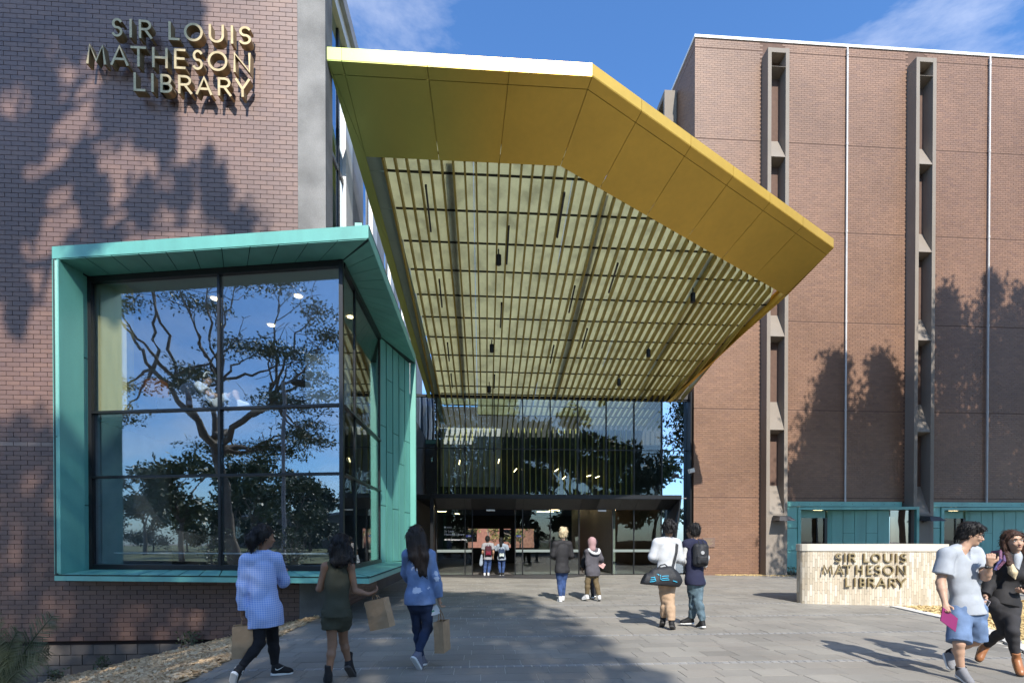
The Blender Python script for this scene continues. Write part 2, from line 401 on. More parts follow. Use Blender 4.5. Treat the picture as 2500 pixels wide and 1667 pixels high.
def bed_z(x, y): return max(-1.58, -.012 - .24 * (-3.2 - x)) if x < -3.2 else -.012
bed = MB()
xs_ = [-9.6, -8, -7, -6, -5, -4.2, -3.6, -3.2]; ys_ = [2.5, 4, 5, 6, 7, 8, 9, 9.47]
bed.add([(x, y, bed_z(x, y)) for y in ys_ for x in xs_], [(j*8+i, j*8+i+1, (j+1)*8+i+1, (j+1)*8+i) for j in range(7) for i in range(7)])
tag(bed.build('mulch_ground', soil_m, smooth=True), kind='structure')
def area_l():
    while True:
        x, y_ = random.uniform(-8.8, -3.12), random.uniform(4.2, 9.46)
        if in_view(x, y_, bed_z(x, y_))[1] < 1720 and in_view(x, y_, 0)[0] > -60: return (x, y_)
chips('wood_chips', area_l, 24000, chip_m, .095, bed_z)
rb = [(7.2, 5.98), (8.6, 8.1), (9.07, 10.2), (9.9, 10.16), (11.2, 10.6), (14, 10.6), (14, 5.98)]
tag(link_mesh('bed_ground', mesh_of('bed_ground', [(x, y_, -.02) for x, y_ in rb], [tuple(range(len(rb)))], soil_m)), kind='structure')
def area_r():
    while True:
        y_ = random.uniform(6.2, 10.9); x = random.uniform(right_edge(min(y_, 10.1)) + .26, 13.5)
        if y_ < 10.15 or x > 11.1: return (x, y_)
chips('straw_mulch', area_r, 9000, straw_m, .09, lambda x, y: -.015)
def area_r2():
    x = random.uniform(9.6, 12.6); return (x, 19.4 - random.random() ** 2 * (.25 + .25 * (x - 9.6)))
chips('leaf_litter', area_r2, 700, straw_m, .06, lambda x, y: -.005)
eb = MB()
for (a, b) in (((7.2, 5.98), (8.56, 8.08)), ((8.57, 8.12), (9.05, 10.2))):
    d = (Vector(b) - Vector(a)).normalized(); n = Vector((d.y, -d.x)) * .24
    eb.prism([(a[0], a[1], -.03), (b[0], b[1], -.03), (b[0]+n.x, b[1]+n.y, -.03), (a[0]+n.x, a[1]+n.y, -.03)], (0, 0, .045))
tag(eb.build('bed_kerb', pale_conc_m), kind='structure')

# ------------------------------------------------------------------ brickwork
def brick_field(x0, x1, z0, z1, yf, pitch_z, skip=None, length=.24, gap=.009, axis='x', jit=.0012, depth=.05):
    """stretcher bond courses on a plane; returns centres and sizes of the bricks"""
    C_, S_ = [], []; r = 0; z = z0
    while z + pitch_z * .6 < z1:
        x = x0 - (length / 2 if r % 2 else 0) - .0
        while x < x1:
            a, b = max(x, x0), min(x + length - gap, x1)
            if b - a > .03:
                c = (a + b) / 2; zc = z + (pitch_z - gap) / 2
                if not (skip and skip(c, zc)):
                    j = random.uniform(-jit, jit)
                    if axis == 'x': C_.append((c, yf + depth / 2 + j, zc)); S_.append((round(b - a, 3), depth, round(pitch_z - gap, 4)))
                    else: C_.append((yf + depth / 2 + j, c, zc)); S_.append((depth, round(b - a, 3), round(pitch_z - gap, 4)))
            x += length
        z += pitch_z; r += 1
    return C_, S_

# ------------------------------------------------------------------ left library wing
lib = thing('library_building', (-3.2, 9.48, 0), 'brown brick library wing with bronze lettering high on its wall', 'building')
WY = 9.48
BAY = (-7.74, -3.0, .70, 6.78)
def in_bay(x, z): return x > BAY[0] - .1 and BAY[2] < z < BAY[3] - .06
def cream_row(z): return 3.17 < z < 3.26
bc, bs = brick_field(-11.5, -3.495, -.40, 12.85, WY, .0813 + .0047, in_bay)
cream_i = [i for i, c in enumerate(bc) if cream_row(c[2])]
main_i = [i for i in range(len(bc)) if not cream_row(bc[i][2])]
C1, S1 = [bc[i] for i in main_i], [bs[i] for i in main_i]
big, rest = largest(C1, S1, 300, False, lambda px, py: px < 125 or py < 540 or (1440 < py < 1560 and px < 530))
piece_boxes('brick', [C1[i] for i in big], [S1[i] for i in big], brick_m, lib)
tag(np_mesh('brickwork', *boxes_np([C1[i] for i in rest], [S1[i] for i in rest]), brick_m, lib), kind='stuff')
piece_boxes('pale_brick', [bc[i] for i in cream_i], [bs[i] for i in cream_i], pale_brick_m, lib)
w = MB()
w.box(-11.6, WY + .013, -.40, BAY[0], 14, 12.85)                       # core behind the bricks, open where the bay goes in
w.box(BAY[0], WY + .013, -.40, -3.49, 14, BAY[2])
w.box(BAY[0], WY + .013, BAY[3], -3.49, 14, 12.85)
w.build('wall_core', mortar_dark_m, lib)
sc_, ss_ = brick_field(9.98, 13.9, -.05, .70, -3.03, .086, axis='y')
tag(np_mesh('plinth_bricks', *boxes_np(sc_, ss_), brick_m, lib), kind='stuff')
MB().box(-3.40, 9.98, -.3, -3.012, 13.95, .72).build('plinth_core', mortar_dark_m, lib)
fc, fs = brick_field(-11.5, -3.2, -2.0, -.43, WY + .07, .19, length=.40, gap=.014, jit=.005)
piece_boxes('concrete_block', fc, fs, block_m, lib)
MB().box(-11.6, WY + .10, -2.0, -3.0, 10.5, -.42).build('footing', mortar_dark_m, lib)
for z0, z1 in ((-.3, .735), (6.78, 12.85)): MB().box(-3.488, WY - .012, z0, -2.972, 9.90, z1).build('corner_pillar', concrete_m, lib)
# the long side of the wing, running back to the entrance
def sidebox(name, y0, y1, z0, z1, mat, x=-3.02, t=.2): return MB().box(x - t, y0, z0, x, y1, z1).build(name, mat, lib)
yy = 9.92
for k in range(4):
    sidebox('window', yy, yy + .60, 6.9, 12.3, glass_blue, -3.06, .02); sidebox('mullion', yy + .60, yy + .68, 6.9, 12.3, black_m, -3.03, .08)
    sidebox('window', yy + .68, yy + .98, 6.9, 12.3, glass_blue, -3.06, .02)
    sidebox('white_pier', yy + 1.0, yy + 1.55, 6.9, 12.3, white_m, -2.99)
    sidebox('rail', yy, yy + 1.0, 9.30, 9.40, grey_m, -3.035, .06)
    sidebox('grey_panel', yy + 1.56, yy + 2.60, 6.9, 12.3, grey_m, -3.0)
    yy += 2.62
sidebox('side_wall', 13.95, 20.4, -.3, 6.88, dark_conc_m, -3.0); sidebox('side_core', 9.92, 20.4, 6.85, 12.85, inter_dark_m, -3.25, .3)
sidebox('white_pier', 20.42, 21.6, 6.0, 12.85, white_m, -2.99); sidebox('grey_panel', 21.62, 24.5, 6.0, 12.85, grey_m, -2.99); sidebox('far_window', 18.2, 19.7, 4.2, 6.8, glass_blue, -2.97, .03)
e = MB(); e.prism([(-11.6, 9.2, 12.86), (-2.9, 9.2, 12.86), (-2.9, 20.6, 12.86), (-11.6, 20.6, 12.86)], (0, 0, .16)); e.build('roof_slab', grey_m, lib)
MB().box(-3.75, 9.92, 12.31, -2.95, 20.6, 12.84).build('eave', white_m, lib)
MB().box(-2.945, 9.2, 12.60, -2.86, 20.6, 12.90).build('gutter', grey_m, lib)

# ------------------------------------------------------------------ bay window in its teal frame
bay = thing('bay_window', (-4.6, 9.2, .745), 'large teal copper framed bay window jutting from the brick wall, reflecting trees', 'bay window')
OL, OR, OF = Vector((-7.73, 9.24, 0)), Vector((-1.90, 8.28, 0)), Vector((-1.90, 14.05, 0))
GL, GR, GF = Vector((-7.51, 9.83, 0)), Vector((-2.535, 8.96, 0)), Vector((-2.535, 12.17, 0))
CF = Vector((-2.06, 14.05, 0))
ZB0, ZB1, ZT0, ZT1 = .745, .862, 6.53, 6.758
def at(v, z): return (v.x, v.y, z)
def lerp(a, b, t): return a + (b - a) * t
fd = (OR - OL).normalized(); fn = Vector((-fd.y, fd.x, 0))            # fn points into the building
OLi = OL + fd * .13
back = [OL, OR, OF, Vector((-7.73, 14.05, 0))]
s = MB(); s.prism([at(v, ZT0 + .012) for v in back], (0, 0, ZT1 - ZT0 - .012)); s.build('top_slab', teal_m, bay)
MB().prism([at(v, ZT1 + .002) for v in (OL + fn * .03, OR + fn * .03, OF, Vector((-7.7, 14.05, 0)))], (0, 0, .012)).build('roof_sheet', dark_m, bay)
MB().box(-2.16, 8.42, ZT1 + .015, -2.04, 8.56, ZT1 + .12).build('roof_bracket', teal_m, bay)
sl = [OL, OR, OF, Vector((-3.0, 14.05, 0)), Vector((-3.0, 9.95, 0)), Vector((-3.5, 9.44, 0)), Vector((-7.7, 9.44, 0))]
MB().prism([at(v, ZB0) for v in sl], (0, 0, ZB1 - ZB0 - .03)).build('bottom_slab', teal_m, bay)
MB().prism([at(v, ZB1 - .03) for v in (OL + fn*.02, OR + fn*.02 - Vector((.02,0,0)), OF - Vector((.02,0,0)), Vector((-7.6, 14.0, 0)))], (0, 0, .022)).build('sill_backing', joint_m, bay)
MB().prism([at(v, ZT0 + .004) for v in (OL + fn*.02, OR + fn*.02 - Vector((.02,0,0)), OF - Vector((.02,0,0)), Vector((-7.6, 14.0, 0)))], (0, 0, .006)).build('soffit_backing', joint_m, bay)
# front jamb and its reveal
MB().hexa([at(OL, ZB1), at(OLi, ZB1), at(OLi + fn * .45, ZB1), at(OL + fn * .45, ZB1)], [at(OL, ZT0), at(OLi, ZT0), at(OLi + fn * .45, ZT0), at(OL + fn * .45, ZT0)]).build('jamb', teal_m, bay)
G0 = GL - fd * .02
for k in range(2):
    a, b = lerp(OLi, G0, k / 2 + .018), lerp(OLi, G0, (k + 1) / 2 - .018)
    n = Vector((-.06, -.02, 0))
    cut = (3.35, )[0] if k == 0 else 2.15
    zs = [ZB1 + .02, cut, ZT0 - .01] if k == 0 else [ZB1 + .03, cut, 4.95, ZT0 - .01]
    for z0, z1 in zip(zs[:-1], zs[1:]):
        MB().hexa([at(a, z0), at(b, z0), at(b + n, z0), at(a + n, z0)], [at(a, z1 - .018), at(b, z1 - .018), at(b + n, z1 - .018), at(a + n, z1 - .018)]).build('reveal_panel', teal_m, bay)
n = Vector((-.05, 0, 0)); a, b = OLi + n, G0 + n
MB().hexa([at(a, ZB1), at(b, ZB1), at(b + n, ZB1), at(a + n, ZB1)], [at(a, ZT0), at(b, ZT0), at(b + n, ZT0), at(a + n, ZT0)]).build('reveal_backing', joint_m, bay)
def strip_panels(name, o0, o1, i0, i1, n, z_o, z_i, t, gap=.017):
    for k in range(n):
        g0 = gap / (o1 - o0).length
        t0, t1 = k / n + g0 / 2, (k + 1) / n - g0 / 2
        q = [lerp(o0, o1, t0), lerp(o0, o1, t1), lerp(i0, i1, t1), lerp(i0, i1, t0)]
        zz = [z_o, z_o, z_i, z_i]
        MB().prism([at(v, z) for v, z in zip(q, zz)], (0, 0, t)).build(name, teal_m, bay)
# soffit panels: perpendicular to the glass in front, across to the side
inL = OLi + fn * .004
strip_panels('soffit_panel', inL, OR - fd * .02 + fn * .004, inL + (GL - OLi), GR, 11, ZT0 - .008, ZT0 - .008, .008)
strip_panels('soffit_panel', OR + Vector((-.004, .05, 0)), OF - Vector((.004, .02, 0)), GR + Vector((0, .02, 0)), GF + Vector((0, .0, 0)), 14, ZT0 - .008, ZT0 - .008, .008)
strip_panels('sill_panel', OLi + fn * .004, OR - fd * .02 + fn * .004, GL, GR, 15, ZB1 - .004, ZB1 + .05, .008, .024)
strip_panels('sill_panel', OR + Vector((-.004, .05, 0)), CF + Vector((.12, -.03, 0)), GR + Vector((0, .02, 0)), GF + Vector((0, 0, 0)), 16, ZB1 - .004, ZB1 + .05, .008, .034)
# far reveal
for k in range(5):
    a, b = lerp(GF, CF, k / 5 + .012), lerp(GF, CF, (k + 1) / 5 - .012); n = Vector((-.04, .03, 0))
    cut = (2.35, 3.75, 2.3, 3.55, 2.25)[k]; zs = [ZB1 + .04, cut, cut + 2.0 if k % 2 == 0 else 5.6, ZT0 - .01]
    for z0, z1 in zip(zs[:-1], zs[1:]):
        MB().hexa([at(a, z0), at(b, z0), at(b + n, z0), at(a + n, z0)], [at(a, z1 - .018), at(b, z1 - .018), at(b + n, z1 - .018), at(a + n, z1 - .018)]).build('reveal_panel', teal_m, bay)
n = Vector((-.03, .02, 0)); m2 = Vector((-.25, .2, 0))
MB().hexa([at(GF + n, ZB1), at(CF + n, ZB1), at(CF + m2, ZB1), at(GF + m2, ZB1)], [at(GF + n, ZT0), at(CF + n, ZT0), at(CF + m2, ZT0), at(GF + m2, ZT0)]).build('reveal_backing', joint_m, bay)
MB().box(CF.x, CF.y - .01, ZB0, OF.x, CF.y + .14, ZT0).build('end_jamb', teal_m, bay)
# glazing
ZR = [ZB1 + .10, 2.685, 3.925, ZT0 - .07]
gn = Vector((-(GR - GL).normalized().y, (GR - GL).normalized().x, 0))
M0 = lerp(GL, GR, .528); S0 = Vector((-2.535, 9.86, 0))
def pane(a, b, z0, z1, mat, n): 
    return MB().hexa([at(a, z0), at(b, z0), at(b + n * .012, z0), at(a + n * .012, z0)], [at(a, z1), at(b, z1), at(b + n * .012, z1), at(a + n * .012, z1)]).build('pane', mat, bay)
for z0, z1 in zip(ZR[:-1], ZR[1:]):
    for a, b in ((GL, M0), (M0, GR)):
        d = (b - a).normalized(); pane(a + d * .022, b - d * .022, z0 + .02, z1 - .02, glass_bay, gn)
    for a, b in ((GR, S0), (S0, GF)):
        d = (b - a).normalized(); pane(a + d * .022, b - d * .022, z0 + .02, z1 - .02, glass_side, Vector((-1, 0, 0)))
for i, z in enumerate(ZR):
    h = .045 if 0 < i < 3 else .14
    zc = z if 0 < i < 3 else (z - .02 if i == 0 else z + .02)
    MB().bar(at(GL - gn*.01, zc), at(GR - gn*.01, zc), .09, h).build('transom', black_m, bay)
    MB().bar(at(GR + Vector((.005, .05, 0)), zc), at(GF + Vector((.005, 0, 0)), zc), .09, h * .8).build('transom', black_m, bay)
for v, r in ((GL, .035), (M0, .022), (GR, .035), (S0, .02), (GF, .02)):
    MB().box(v.x - r, v.y - r - .03, ZB1 + .03, v.x + r, v.y + .03, ZT0 - .01).build('mullion', black_m, bay)
# the room behind the glass
rm = MB()
rm.box(-7.68, 9.95, ZB1 - .02, -7.60, 14.0, ZT0); rm.build('room_wall', grey_m, bay)
MB().box(-7.6, 9.95, 3.95, -6.95, 10.15, ZT0 - .03).build('timber_lining', timber_m, bay)
MB().box(-7.6, 13.9, ZB1 - .02, -2.3, 14.0, ZT0).build('room_back', M('room_grey', (.16,.17,.18), rough=.8), bay)
MB().prism([at(v, ZT0 - .06) for v in (GL + gn*.1, GR + gn*.1 + Vector((-.05, 0, 0)), GF + Vector((-.06, 0, 0)), Vector((-2.6, 13.9, 0)), Vector((-7.6, 13.9, 0)))], (0, 0, .05)).build('room_ceiling', inter_m, bay)
MB().prism([at(v, 3.80) for v in (GL + gn*.12, GR + gn*.12 + Vector((-.1, 0, 0)), GF + Vector((-.1, 0, 0)), Vector((-2.64, 13.9, 0)), Vector((-7.6, 13.9, 0)))], (0, 0, .14)).build('upper_floor', inter_dark_m, bay)
MB().prism([at(v, ZB1 - .012) for v in (GL + gn*.12, GR + gn*.12 + Vector((-.1, 0, 0)), GF + Vector((-.1, 0, 0)), Vector((-2.64, 13.9, 0)), Vector((-7.6, 13.9, 0)))], (0, 0, .03)).build('lower_floor', inter_dark_m, bay)
MB().box(-7.5, 12.2, ZB1 + .02, -2.75, 12.3, 3.79).build('lower_partition', inter_dark_m, bay)
MB().box(-4.05, 11.4, 3.95, -3.05, 11.5, 5.75).build('white_screen', white_m, bay)
MB().tube([at(lerp(GL, GR, .04) + gn*.25, 1.22), at(lerp(GL, GR, .97) + gn*.25, 1.22)], .016, 8).build('hand_rail', white_m, bay)
for q in ((.37, .9), (.72, 1.0), (.45, 2.2), (.85, 2.0)):
    c = lerp(GL, GR, q[0]) + gn * q[1]
    MB().tube([at(c, ZT0 - .075), at(c, ZT0 - .062)], .07, 12).build('downlight', lamp_m, bay)

# ------------------------------------------------------------------ gold canopy
can = thing('entrance_canopy', (3.0, 14.0, 8.9), 'folded gold metal canopy sloping down over the library entrance', 'canopy')
CZ = lambda y_: 10.68 - .3276 * (y_ - 9.55)
P0, P1, P2, P3, P4 = (-2.968, 9.55), (2.19, 9.55), (9.76, 12.92), (7.98, 20.02), (-2.22, 20.02)
I0, I1, I2, I3, I4 = (-2.62, 11.2), (1.82, 11.2), (9.46, 14.55), (7.75, 20.02), (-2.05, 20.02)
def cp(p, dz=0.): return Vector((p[0], p[1], CZ(p[1]) + dz))
def lp(a, b, t): return (a[0] + (b[0] - a[0]) * t, a[1] + (b[1] - a[1]) * t)
def cpanel(name, q, dz=0., t=.012, mat=None, ins=.006):
    c = (sum(p[0] for p in q) / len(q), sum(p[1] for p in q) / len(q))
    qq = []
    for i, p in enumerate(q):                                           # pull each edge in by ins so that a joint shows
        d1 = Vector(p) - Vector(q[i - 1]); d2 = Vector(q[(i + 1) % len(q)]) - Vector(p)
        n1 = Vector((-d1.y, d1.x)).normalized(); n2 = Vector((-d2.y, d2.x)).normalized()
        if n1.dot(Vector(c) - Vector(p)) < 0: n1 = -n1
        if n2.dot(Vector(c) - Vector(p)) < 0: n2 = -n2
        b = (n1 + n2); b = b / max(.35, b.dot(n1)) * ins
        qq.append((p[0] + b.x, p[1] + b.y))
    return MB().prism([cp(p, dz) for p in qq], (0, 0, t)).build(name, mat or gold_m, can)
def band(o0, o1, i0, i1, fo, fi, e=.13):
    for k in range(len(fo) - 1):
        a, b = lp(o0, o1, fo[k]), lp(o0, o1, fo[k + 1]); d, c = lp(i0, i1, fi[k]), lp(i0, i1, fi[k + 1])
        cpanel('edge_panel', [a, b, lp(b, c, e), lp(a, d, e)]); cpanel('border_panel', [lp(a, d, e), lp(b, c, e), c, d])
band(P0, P1, I0, I1, [0, .054, .37, .68, 1], [0, .0, .37, .68, 1])
band(P1, P2, I1, I2, [0, .155, .33, .50, .665, .83, 1], [0, .135, .315, .485, .65, .815, 1])
for (a, b, c, d) in ((P2, P3, I3, I2), (P0, P4, I4, I0)):
    fr = [0, .25, .5, .75, 1]
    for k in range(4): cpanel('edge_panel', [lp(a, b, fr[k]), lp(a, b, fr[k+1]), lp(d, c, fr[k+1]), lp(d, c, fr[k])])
FH = .25
def fascia(a, b, fr):
    d = (Vector(b) - Vector(a)).normalized(); n = Vector((-d.y, d.x)) * .02
    for k in range(len(fr) - 1):
        p, q = lp(a, b, fr[k] + .0006), lp(a, b, fr[k + 1] - .0006)
        m = [(p[0] + n.x, p[1] + n.y), (q[0] + n.x, q[1] + n.y)]
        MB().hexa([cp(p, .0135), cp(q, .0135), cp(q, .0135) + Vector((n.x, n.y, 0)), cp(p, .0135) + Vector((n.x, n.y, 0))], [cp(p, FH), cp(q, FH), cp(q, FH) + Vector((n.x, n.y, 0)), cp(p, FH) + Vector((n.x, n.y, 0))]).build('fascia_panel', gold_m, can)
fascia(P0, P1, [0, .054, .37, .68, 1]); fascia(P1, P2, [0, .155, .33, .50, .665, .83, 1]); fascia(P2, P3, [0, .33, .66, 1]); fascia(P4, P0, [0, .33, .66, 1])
ins_ = lambda p, q, t: lp(p, q, t)
TO = [(-2.94, 9.58), (2.18, 9.58), (9.71, 12.95), (7.95, 20.0), (-2.2, 20.0)]; TI = [(-2.42, 11.05), (1.86, 11.05), (9.36, 14.48), (7.62, 20.0), (-1.95, 20.0)]
for k in range(5):
    a_, b_ = k, (k + 1) % 5
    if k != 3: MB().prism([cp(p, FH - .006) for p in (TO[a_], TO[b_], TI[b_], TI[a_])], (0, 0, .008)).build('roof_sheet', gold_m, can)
for xa in (-.75, 3.1, 6.6): MB().bar(cp((xa, y_start(xa) if False else 11.4 + max(0, xa - 1.8) * .43), .42), cp((xa + .02, 19.9), .42), .16, .22).build('roof_beam', dark_m, can)
# soffit field: pale panels, black battens across, olive slats along
def fan(x0, y_): return x0 + (.85 - x0) * .0107 * (y_ - 11.2)
def y_start(x0):
    if x0 <= I1[0]: return 11.2
    t = (x0 - I1[0]) / (I2[0] - I1[0]); return I1[1] + t * (I2[1] - I1[1])
y_rows = [11.02, 11.24] + [11.66 + .875 * k for k in range(9)] + [19.53, 20.02, 20.8, 21.5, 22.2]
def xr(y_):
    if y_ < 11.25: return 1.95
    if y_ < 14.3: return min(9.5, 1.95 + (y_ - 11.2) / (14.55 - 11.2) * 7.6)
    if y_ > 20.02: return 7.6
    return 9.5 - (y_ - 14.3) / 5.72 * 1.65
def xl(y_): return -2.72 + (y_ - 11.2) / 8.8 * .58
for y0, y1 in zip(y_rows[:-1], y_rows[1:]):
    xs2 = [xl(y0) + .42] + [x for x in (-.2, 2.2, 4.6, 7.0) if x < min(xr(y0), xr(y1))] + [max(xr(y0), xr(y1))]
    for a, b in zip(xs2[:-1], xs2[1:]):
        if b - a < .1: continue
        q = [(a + .004, y0 + .004), (b - .004, y0 + .004), (b - .004, y1 - .004), (a + .004, y1 - .004)]
        if b == xs2[-1]: q[1] = (xr(y0), y0 + .004); q[2] = (xr(y1), y1 - .004)
        if y0 > 20 and a < (y0 - 20.4) * 4.6 - 2.4: continue
        MB().prism([cp(p, .235) for p in q], (0, 0, .012)).build('soffit_panel', soffit_m, can)
    q = [(xl(y0) + .05, y0 + .004), (xl(y0) + .41, y0 + .004), (xl(y1) + .41, y1 - .004), (xl(y1) + .05, y1 - .004)]
    MB().prism([cp(p, .19) for p in q], (0, 0, .012)).build('edge_strip', soffit_green_m, can)
for y_ in y_rows[1:-1]:
    MB().bar(cp((xl(y_) + .45, y_), .214), cp((xr(y_) - .05, y_), .214), .04, .034).build('batten', batten_m, can)
MB().bar(cp((1.95, 11.32), .214), cp((9.4, 14.62), .214), .05, .034).build('batten', batten_m, can)
x0 = -2.26
while x0 < 9.3:
    ys0 = y_start(x0) + .015; a, b = (fan(x0, ys0), ys0), (fan(x0, 22.2), 22.2)
    MB().hexa([cp((a[0]-.022, a[1]), .003), cp((a[0]+.022, a[1]), .003), cp((b[0]+.022, b[1]), .003), cp((b[0]-.022, b[1]), .003)],
              [cp((a[0]-.022, a[1]), .195), cp((a[0]+.022, a[1]), .195), cp((b[0]+.022, b[1]), .195), cp((b[0]-.022, b[1]), .195)]).build('slat', slat_m, can)
    x0 += .2655
# lamps hung between the slats
for (x, y_, l) in ((-1.34, 12.3, 1.15), (2.01, 12.33, 1.15), (.70, 13.2, 1.1), (-1.25, 14.83, 1.0), (.61, 15.6, 1.0), (2.78, 14.9, 1.0), (3.86, 14.1, 1.0), (-1.19, 17.3, .9), (2.51, 17.3, .9), (3.52, 16.5, .9), (-1.17, 18.85, .8), (.48, 18.85, .8)):
    a, b = cp((x, y_ - l / 2), -.02), cp((x, y_ + l / 2), -.02)
    t = thing('light_bar', (a + b) / 2, 'slim dark linear light in the %s of the canopy, %s' % ({12.3: 'front', 12.33: 'front', 13.2: 'front half', 14.83: 'middle', 15.6: 'middle', 14.9: 'middle', 14.1: 'front half', 17.3: 'rear half', 16.5: 'rear half', 18.85: 'far end'}[y_], 'by its left edge' if x < 0 else ('left of centre' if x < 1.5 else 'near centre' if x < 2.6 else 'right of centre' if x < 3 else 'farthest right')), 'light', 'linear lights under the canopy')
    MB().bar(a, b, .045, .05).build('housing', dark_m, t); MB().bar(a, a + (b - a) * .08, .05, .055).build('end_block', black_m, t)
for (x, y_) in ((.46, 13.46), (6.45, 14.5), (.34, 16.85), (5.9, 16.9), (.28, 19.1), (5.3, 18.5)):
    c = cp((x, y_)); t = thing('spotlight', c, 'black cylinder spotlight under the %s of the canopy on its %s side' % ('front' if y_ < 15 else 'middle' if y_ < 18 else 'rear', 'left' if x < 2 else 'right'), 'spotlight', 'cylinder spotlights under the canopy')
    MB().tube([c + Vector((0, 0, .12)), c + Vector((0, 0, -.06))], .02, 8).build('stem', black_m, t)
    MB().tube([c + Vector((0, 0, -.05)), c + Vector((0, 0, -.30))], .075, 14).build('housing', black_m, t)
    MB().tube([c + Vector((0, 0, -.28)), c + Vector((0, 0, -.315))], .055, 14).build('lens', dark_m, t)
# ------------------------------------------------------------------ glazed entrance and lobby
ent = thing('glass_entrance', (2.9, 20.0, 0), 'tall glazed library entrance with black portal and open sliding doors', 'entrance')
MX = [-2.95, -1.86, -.695, .498, 1.68, 2.829, 3.98, 5.188, 6.374, 7.569, 8.66]
GY = 20.0
for a, b in zip(MX[:-1], MX[1:]):
    right = a > 7.0
    for z0, z1 in (((3.30, 5.22), (5.22, 7.32)) if not right else ((.05, 3.22), (3.22, 5.22), (5.22, 7.32))):
        gm = glass_blue if (right or b < -1.8) else glass_ent
        MB().box(a + .012, GY, z0 + .012, b - .012, GY + .014, z1 - .012).build('pane', gm, ent)
for x in MX[1:-1]:
    MB().box(x - .02, GY - .05, 3.25, x + .02, GY + .12, 7.34).build('mullion', black_m, ent)
    MB().box(x - .045, GY - .07, 5.10, x + .045, GY - .035, 5.28).build('patch_fitting', black_m, ent)
MB().box(-2.95, GY - .02, 5.205, 8.7, GY + .05, 5.235).build('transom', black_m, ent)
MB().box(7.57, GY - .02, 3.205, 8.7, GY + .05, 3.235).build('transom', grey_m, ent)
MB().box(-2.95, GY - .06, 7.30, 8.72, GY + .1, 7.40).build('head_beam', black_m, ent)
MB().box(8.66, GY - .35, 0, 8.735, GY + .1, 7.6).build('side_post', black_m, ent)
MB().box(7.0, GY - .1, 7.37, 8.73, GY + .1, 7.95).build('head_panel', dark_m, ent)
# black portal: sloped header and leaning cheek
PX0, PX1, PXR = -2.05, 7.95, 8.12
MB().hexa([(PX0, 19.25, 3.12), (PXR, 19.25, 3.12), (PX1, 19.98, 2.72), (PX0 + .2, 19.98, 2.72)], [(PX0, 19.25, 3.28), (PXR, 19.25, 3.28), (PX1, 19.98, 3.28), (PX0 + .2, 19.98, 3.28)]).build('portal_header', black_m, ent)
xs3 = [-1.85, -.70, -.42, 1.36, 1.68, 2.84, 4.03, 4.75, 5.70, 6.35, 7.3]
for a, b in zip(xs3[:-1], xs3[1:]):
    if (b - a) < .2: continue
    MB().hexa([(a + .01, 19.275, 3.098), (b - .01, 19.275, 3.098), (b - .01, 19.965, 2.718), (a + .01, 19.965, 2.718)], [(a + .01, 19.275, 3.108), (b - .01, 19.275, 3.108), (b - .01, 19.965, 2.728), (a + .01, 19.965, 2.728)]).build('header_panel', (dark_m if round(a, 2) not in (-.42, 4.03) else black_m), ent)
MB().hexa([(PX1 - .32, 19.3, 0), (PX1 - .20, 19.3, 0), (PX1 - .1, 19.99, 0), (PX1 - .32, 19.99, 0)], [(PXR - .06, 19.26, 3.11), (PXR, 19.26, 3.11), (PX1 + .02, 19.99, 3.11), (PX1 - .1, 19.99, 3.11)]).build('portal_cheek', black_m, ent)
MB().box(PX0, 19.3, 0, PX0 + .12, 19.99, 3.11).build('portal_cheek', black_m, ent)
def door_pane(a, b, y_): 
    MB().box(a, y_, .03, b, y_ + .012, 2.70).build('pane', glass_ent, ent)
    MB().box(a, y_ - .004, .95, b, y_ - .001, 1.06).build('frosted_band', frost_m, ent)
frost_m = M('frosted_film', (.16, .19, .18), rough=.6, var=0)
for a, b, yp in ((-1.86, -.71, 20.0), (-.69, -.41, 20.05), (1.38, 1.66, 20.05), (1.70, 2.83, 20.0), (2.85, 4.03, 20.0), (5.47, 6.36, 20.0), (6.39, 7.55, 20.0)): door_pane(a, b, yp)
for x in (-1.87, -.70, -.40, 1.37, 1.68, 2.84, 4.04, 5.46, 6.375, 7.56): MB().box(x - .02, GY - .03, 0, x + .02, GY + .08, 2.72).build('mullion', black_m, ent)
MB().box(-2.0, GY - .03, 0, 7.9, GY + .07, .03).build('threshold', black_m, ent)
for x in (.35, 5.0):
    MB().box(x - .17, 19.90, 2.645, x + .17, 19.97, 2.71).build('door_sensor', white_m, ent)
for x in (-.72, .55, 1.75, 3.3): pass
# wall notice lettered on the glass
tag(MB().prism([(-1.98, 19.2, .004), (2.7, 17.95, .004), (4.2, 19.25, .004), (4.2, 19.9, .004), (-1.98, 19.9, .004)], (0, 0, .008)).build('entrance_strip', dark_m), 'dark flat strip in front of the entrance doors', 'mat')  # flat dark polygon on the paving before the doors
# lobby
MB().box(-3.0, 20.1, -.02, 8.73, 38, .0).build('lobby_floor', inter_floor_m, ent)
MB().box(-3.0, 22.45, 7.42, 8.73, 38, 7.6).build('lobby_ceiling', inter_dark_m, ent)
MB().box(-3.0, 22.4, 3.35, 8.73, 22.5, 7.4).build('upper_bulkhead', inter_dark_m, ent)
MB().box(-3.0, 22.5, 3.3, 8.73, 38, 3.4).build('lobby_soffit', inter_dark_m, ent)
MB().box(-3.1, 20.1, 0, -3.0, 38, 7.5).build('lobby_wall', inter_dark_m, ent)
MB().box(5.6, 20.6, 0, 5.75, 30, 3.28).build('tiled_wall', M('grey_lobby_tile', (.20,.19,.165), rough=.5, var=.2, vscale=14), ent)
MB().box(-1.9, 22.39, 3.9, .9, 22.385, 6.6).build('pale_screen', grey_m, ent)
e = MB(); e.box(-3.0, 37.8, 0, 8.73, 38, .35); e.box(-3.0, 37.8, 2.3, 8.73, 38, 3.3)
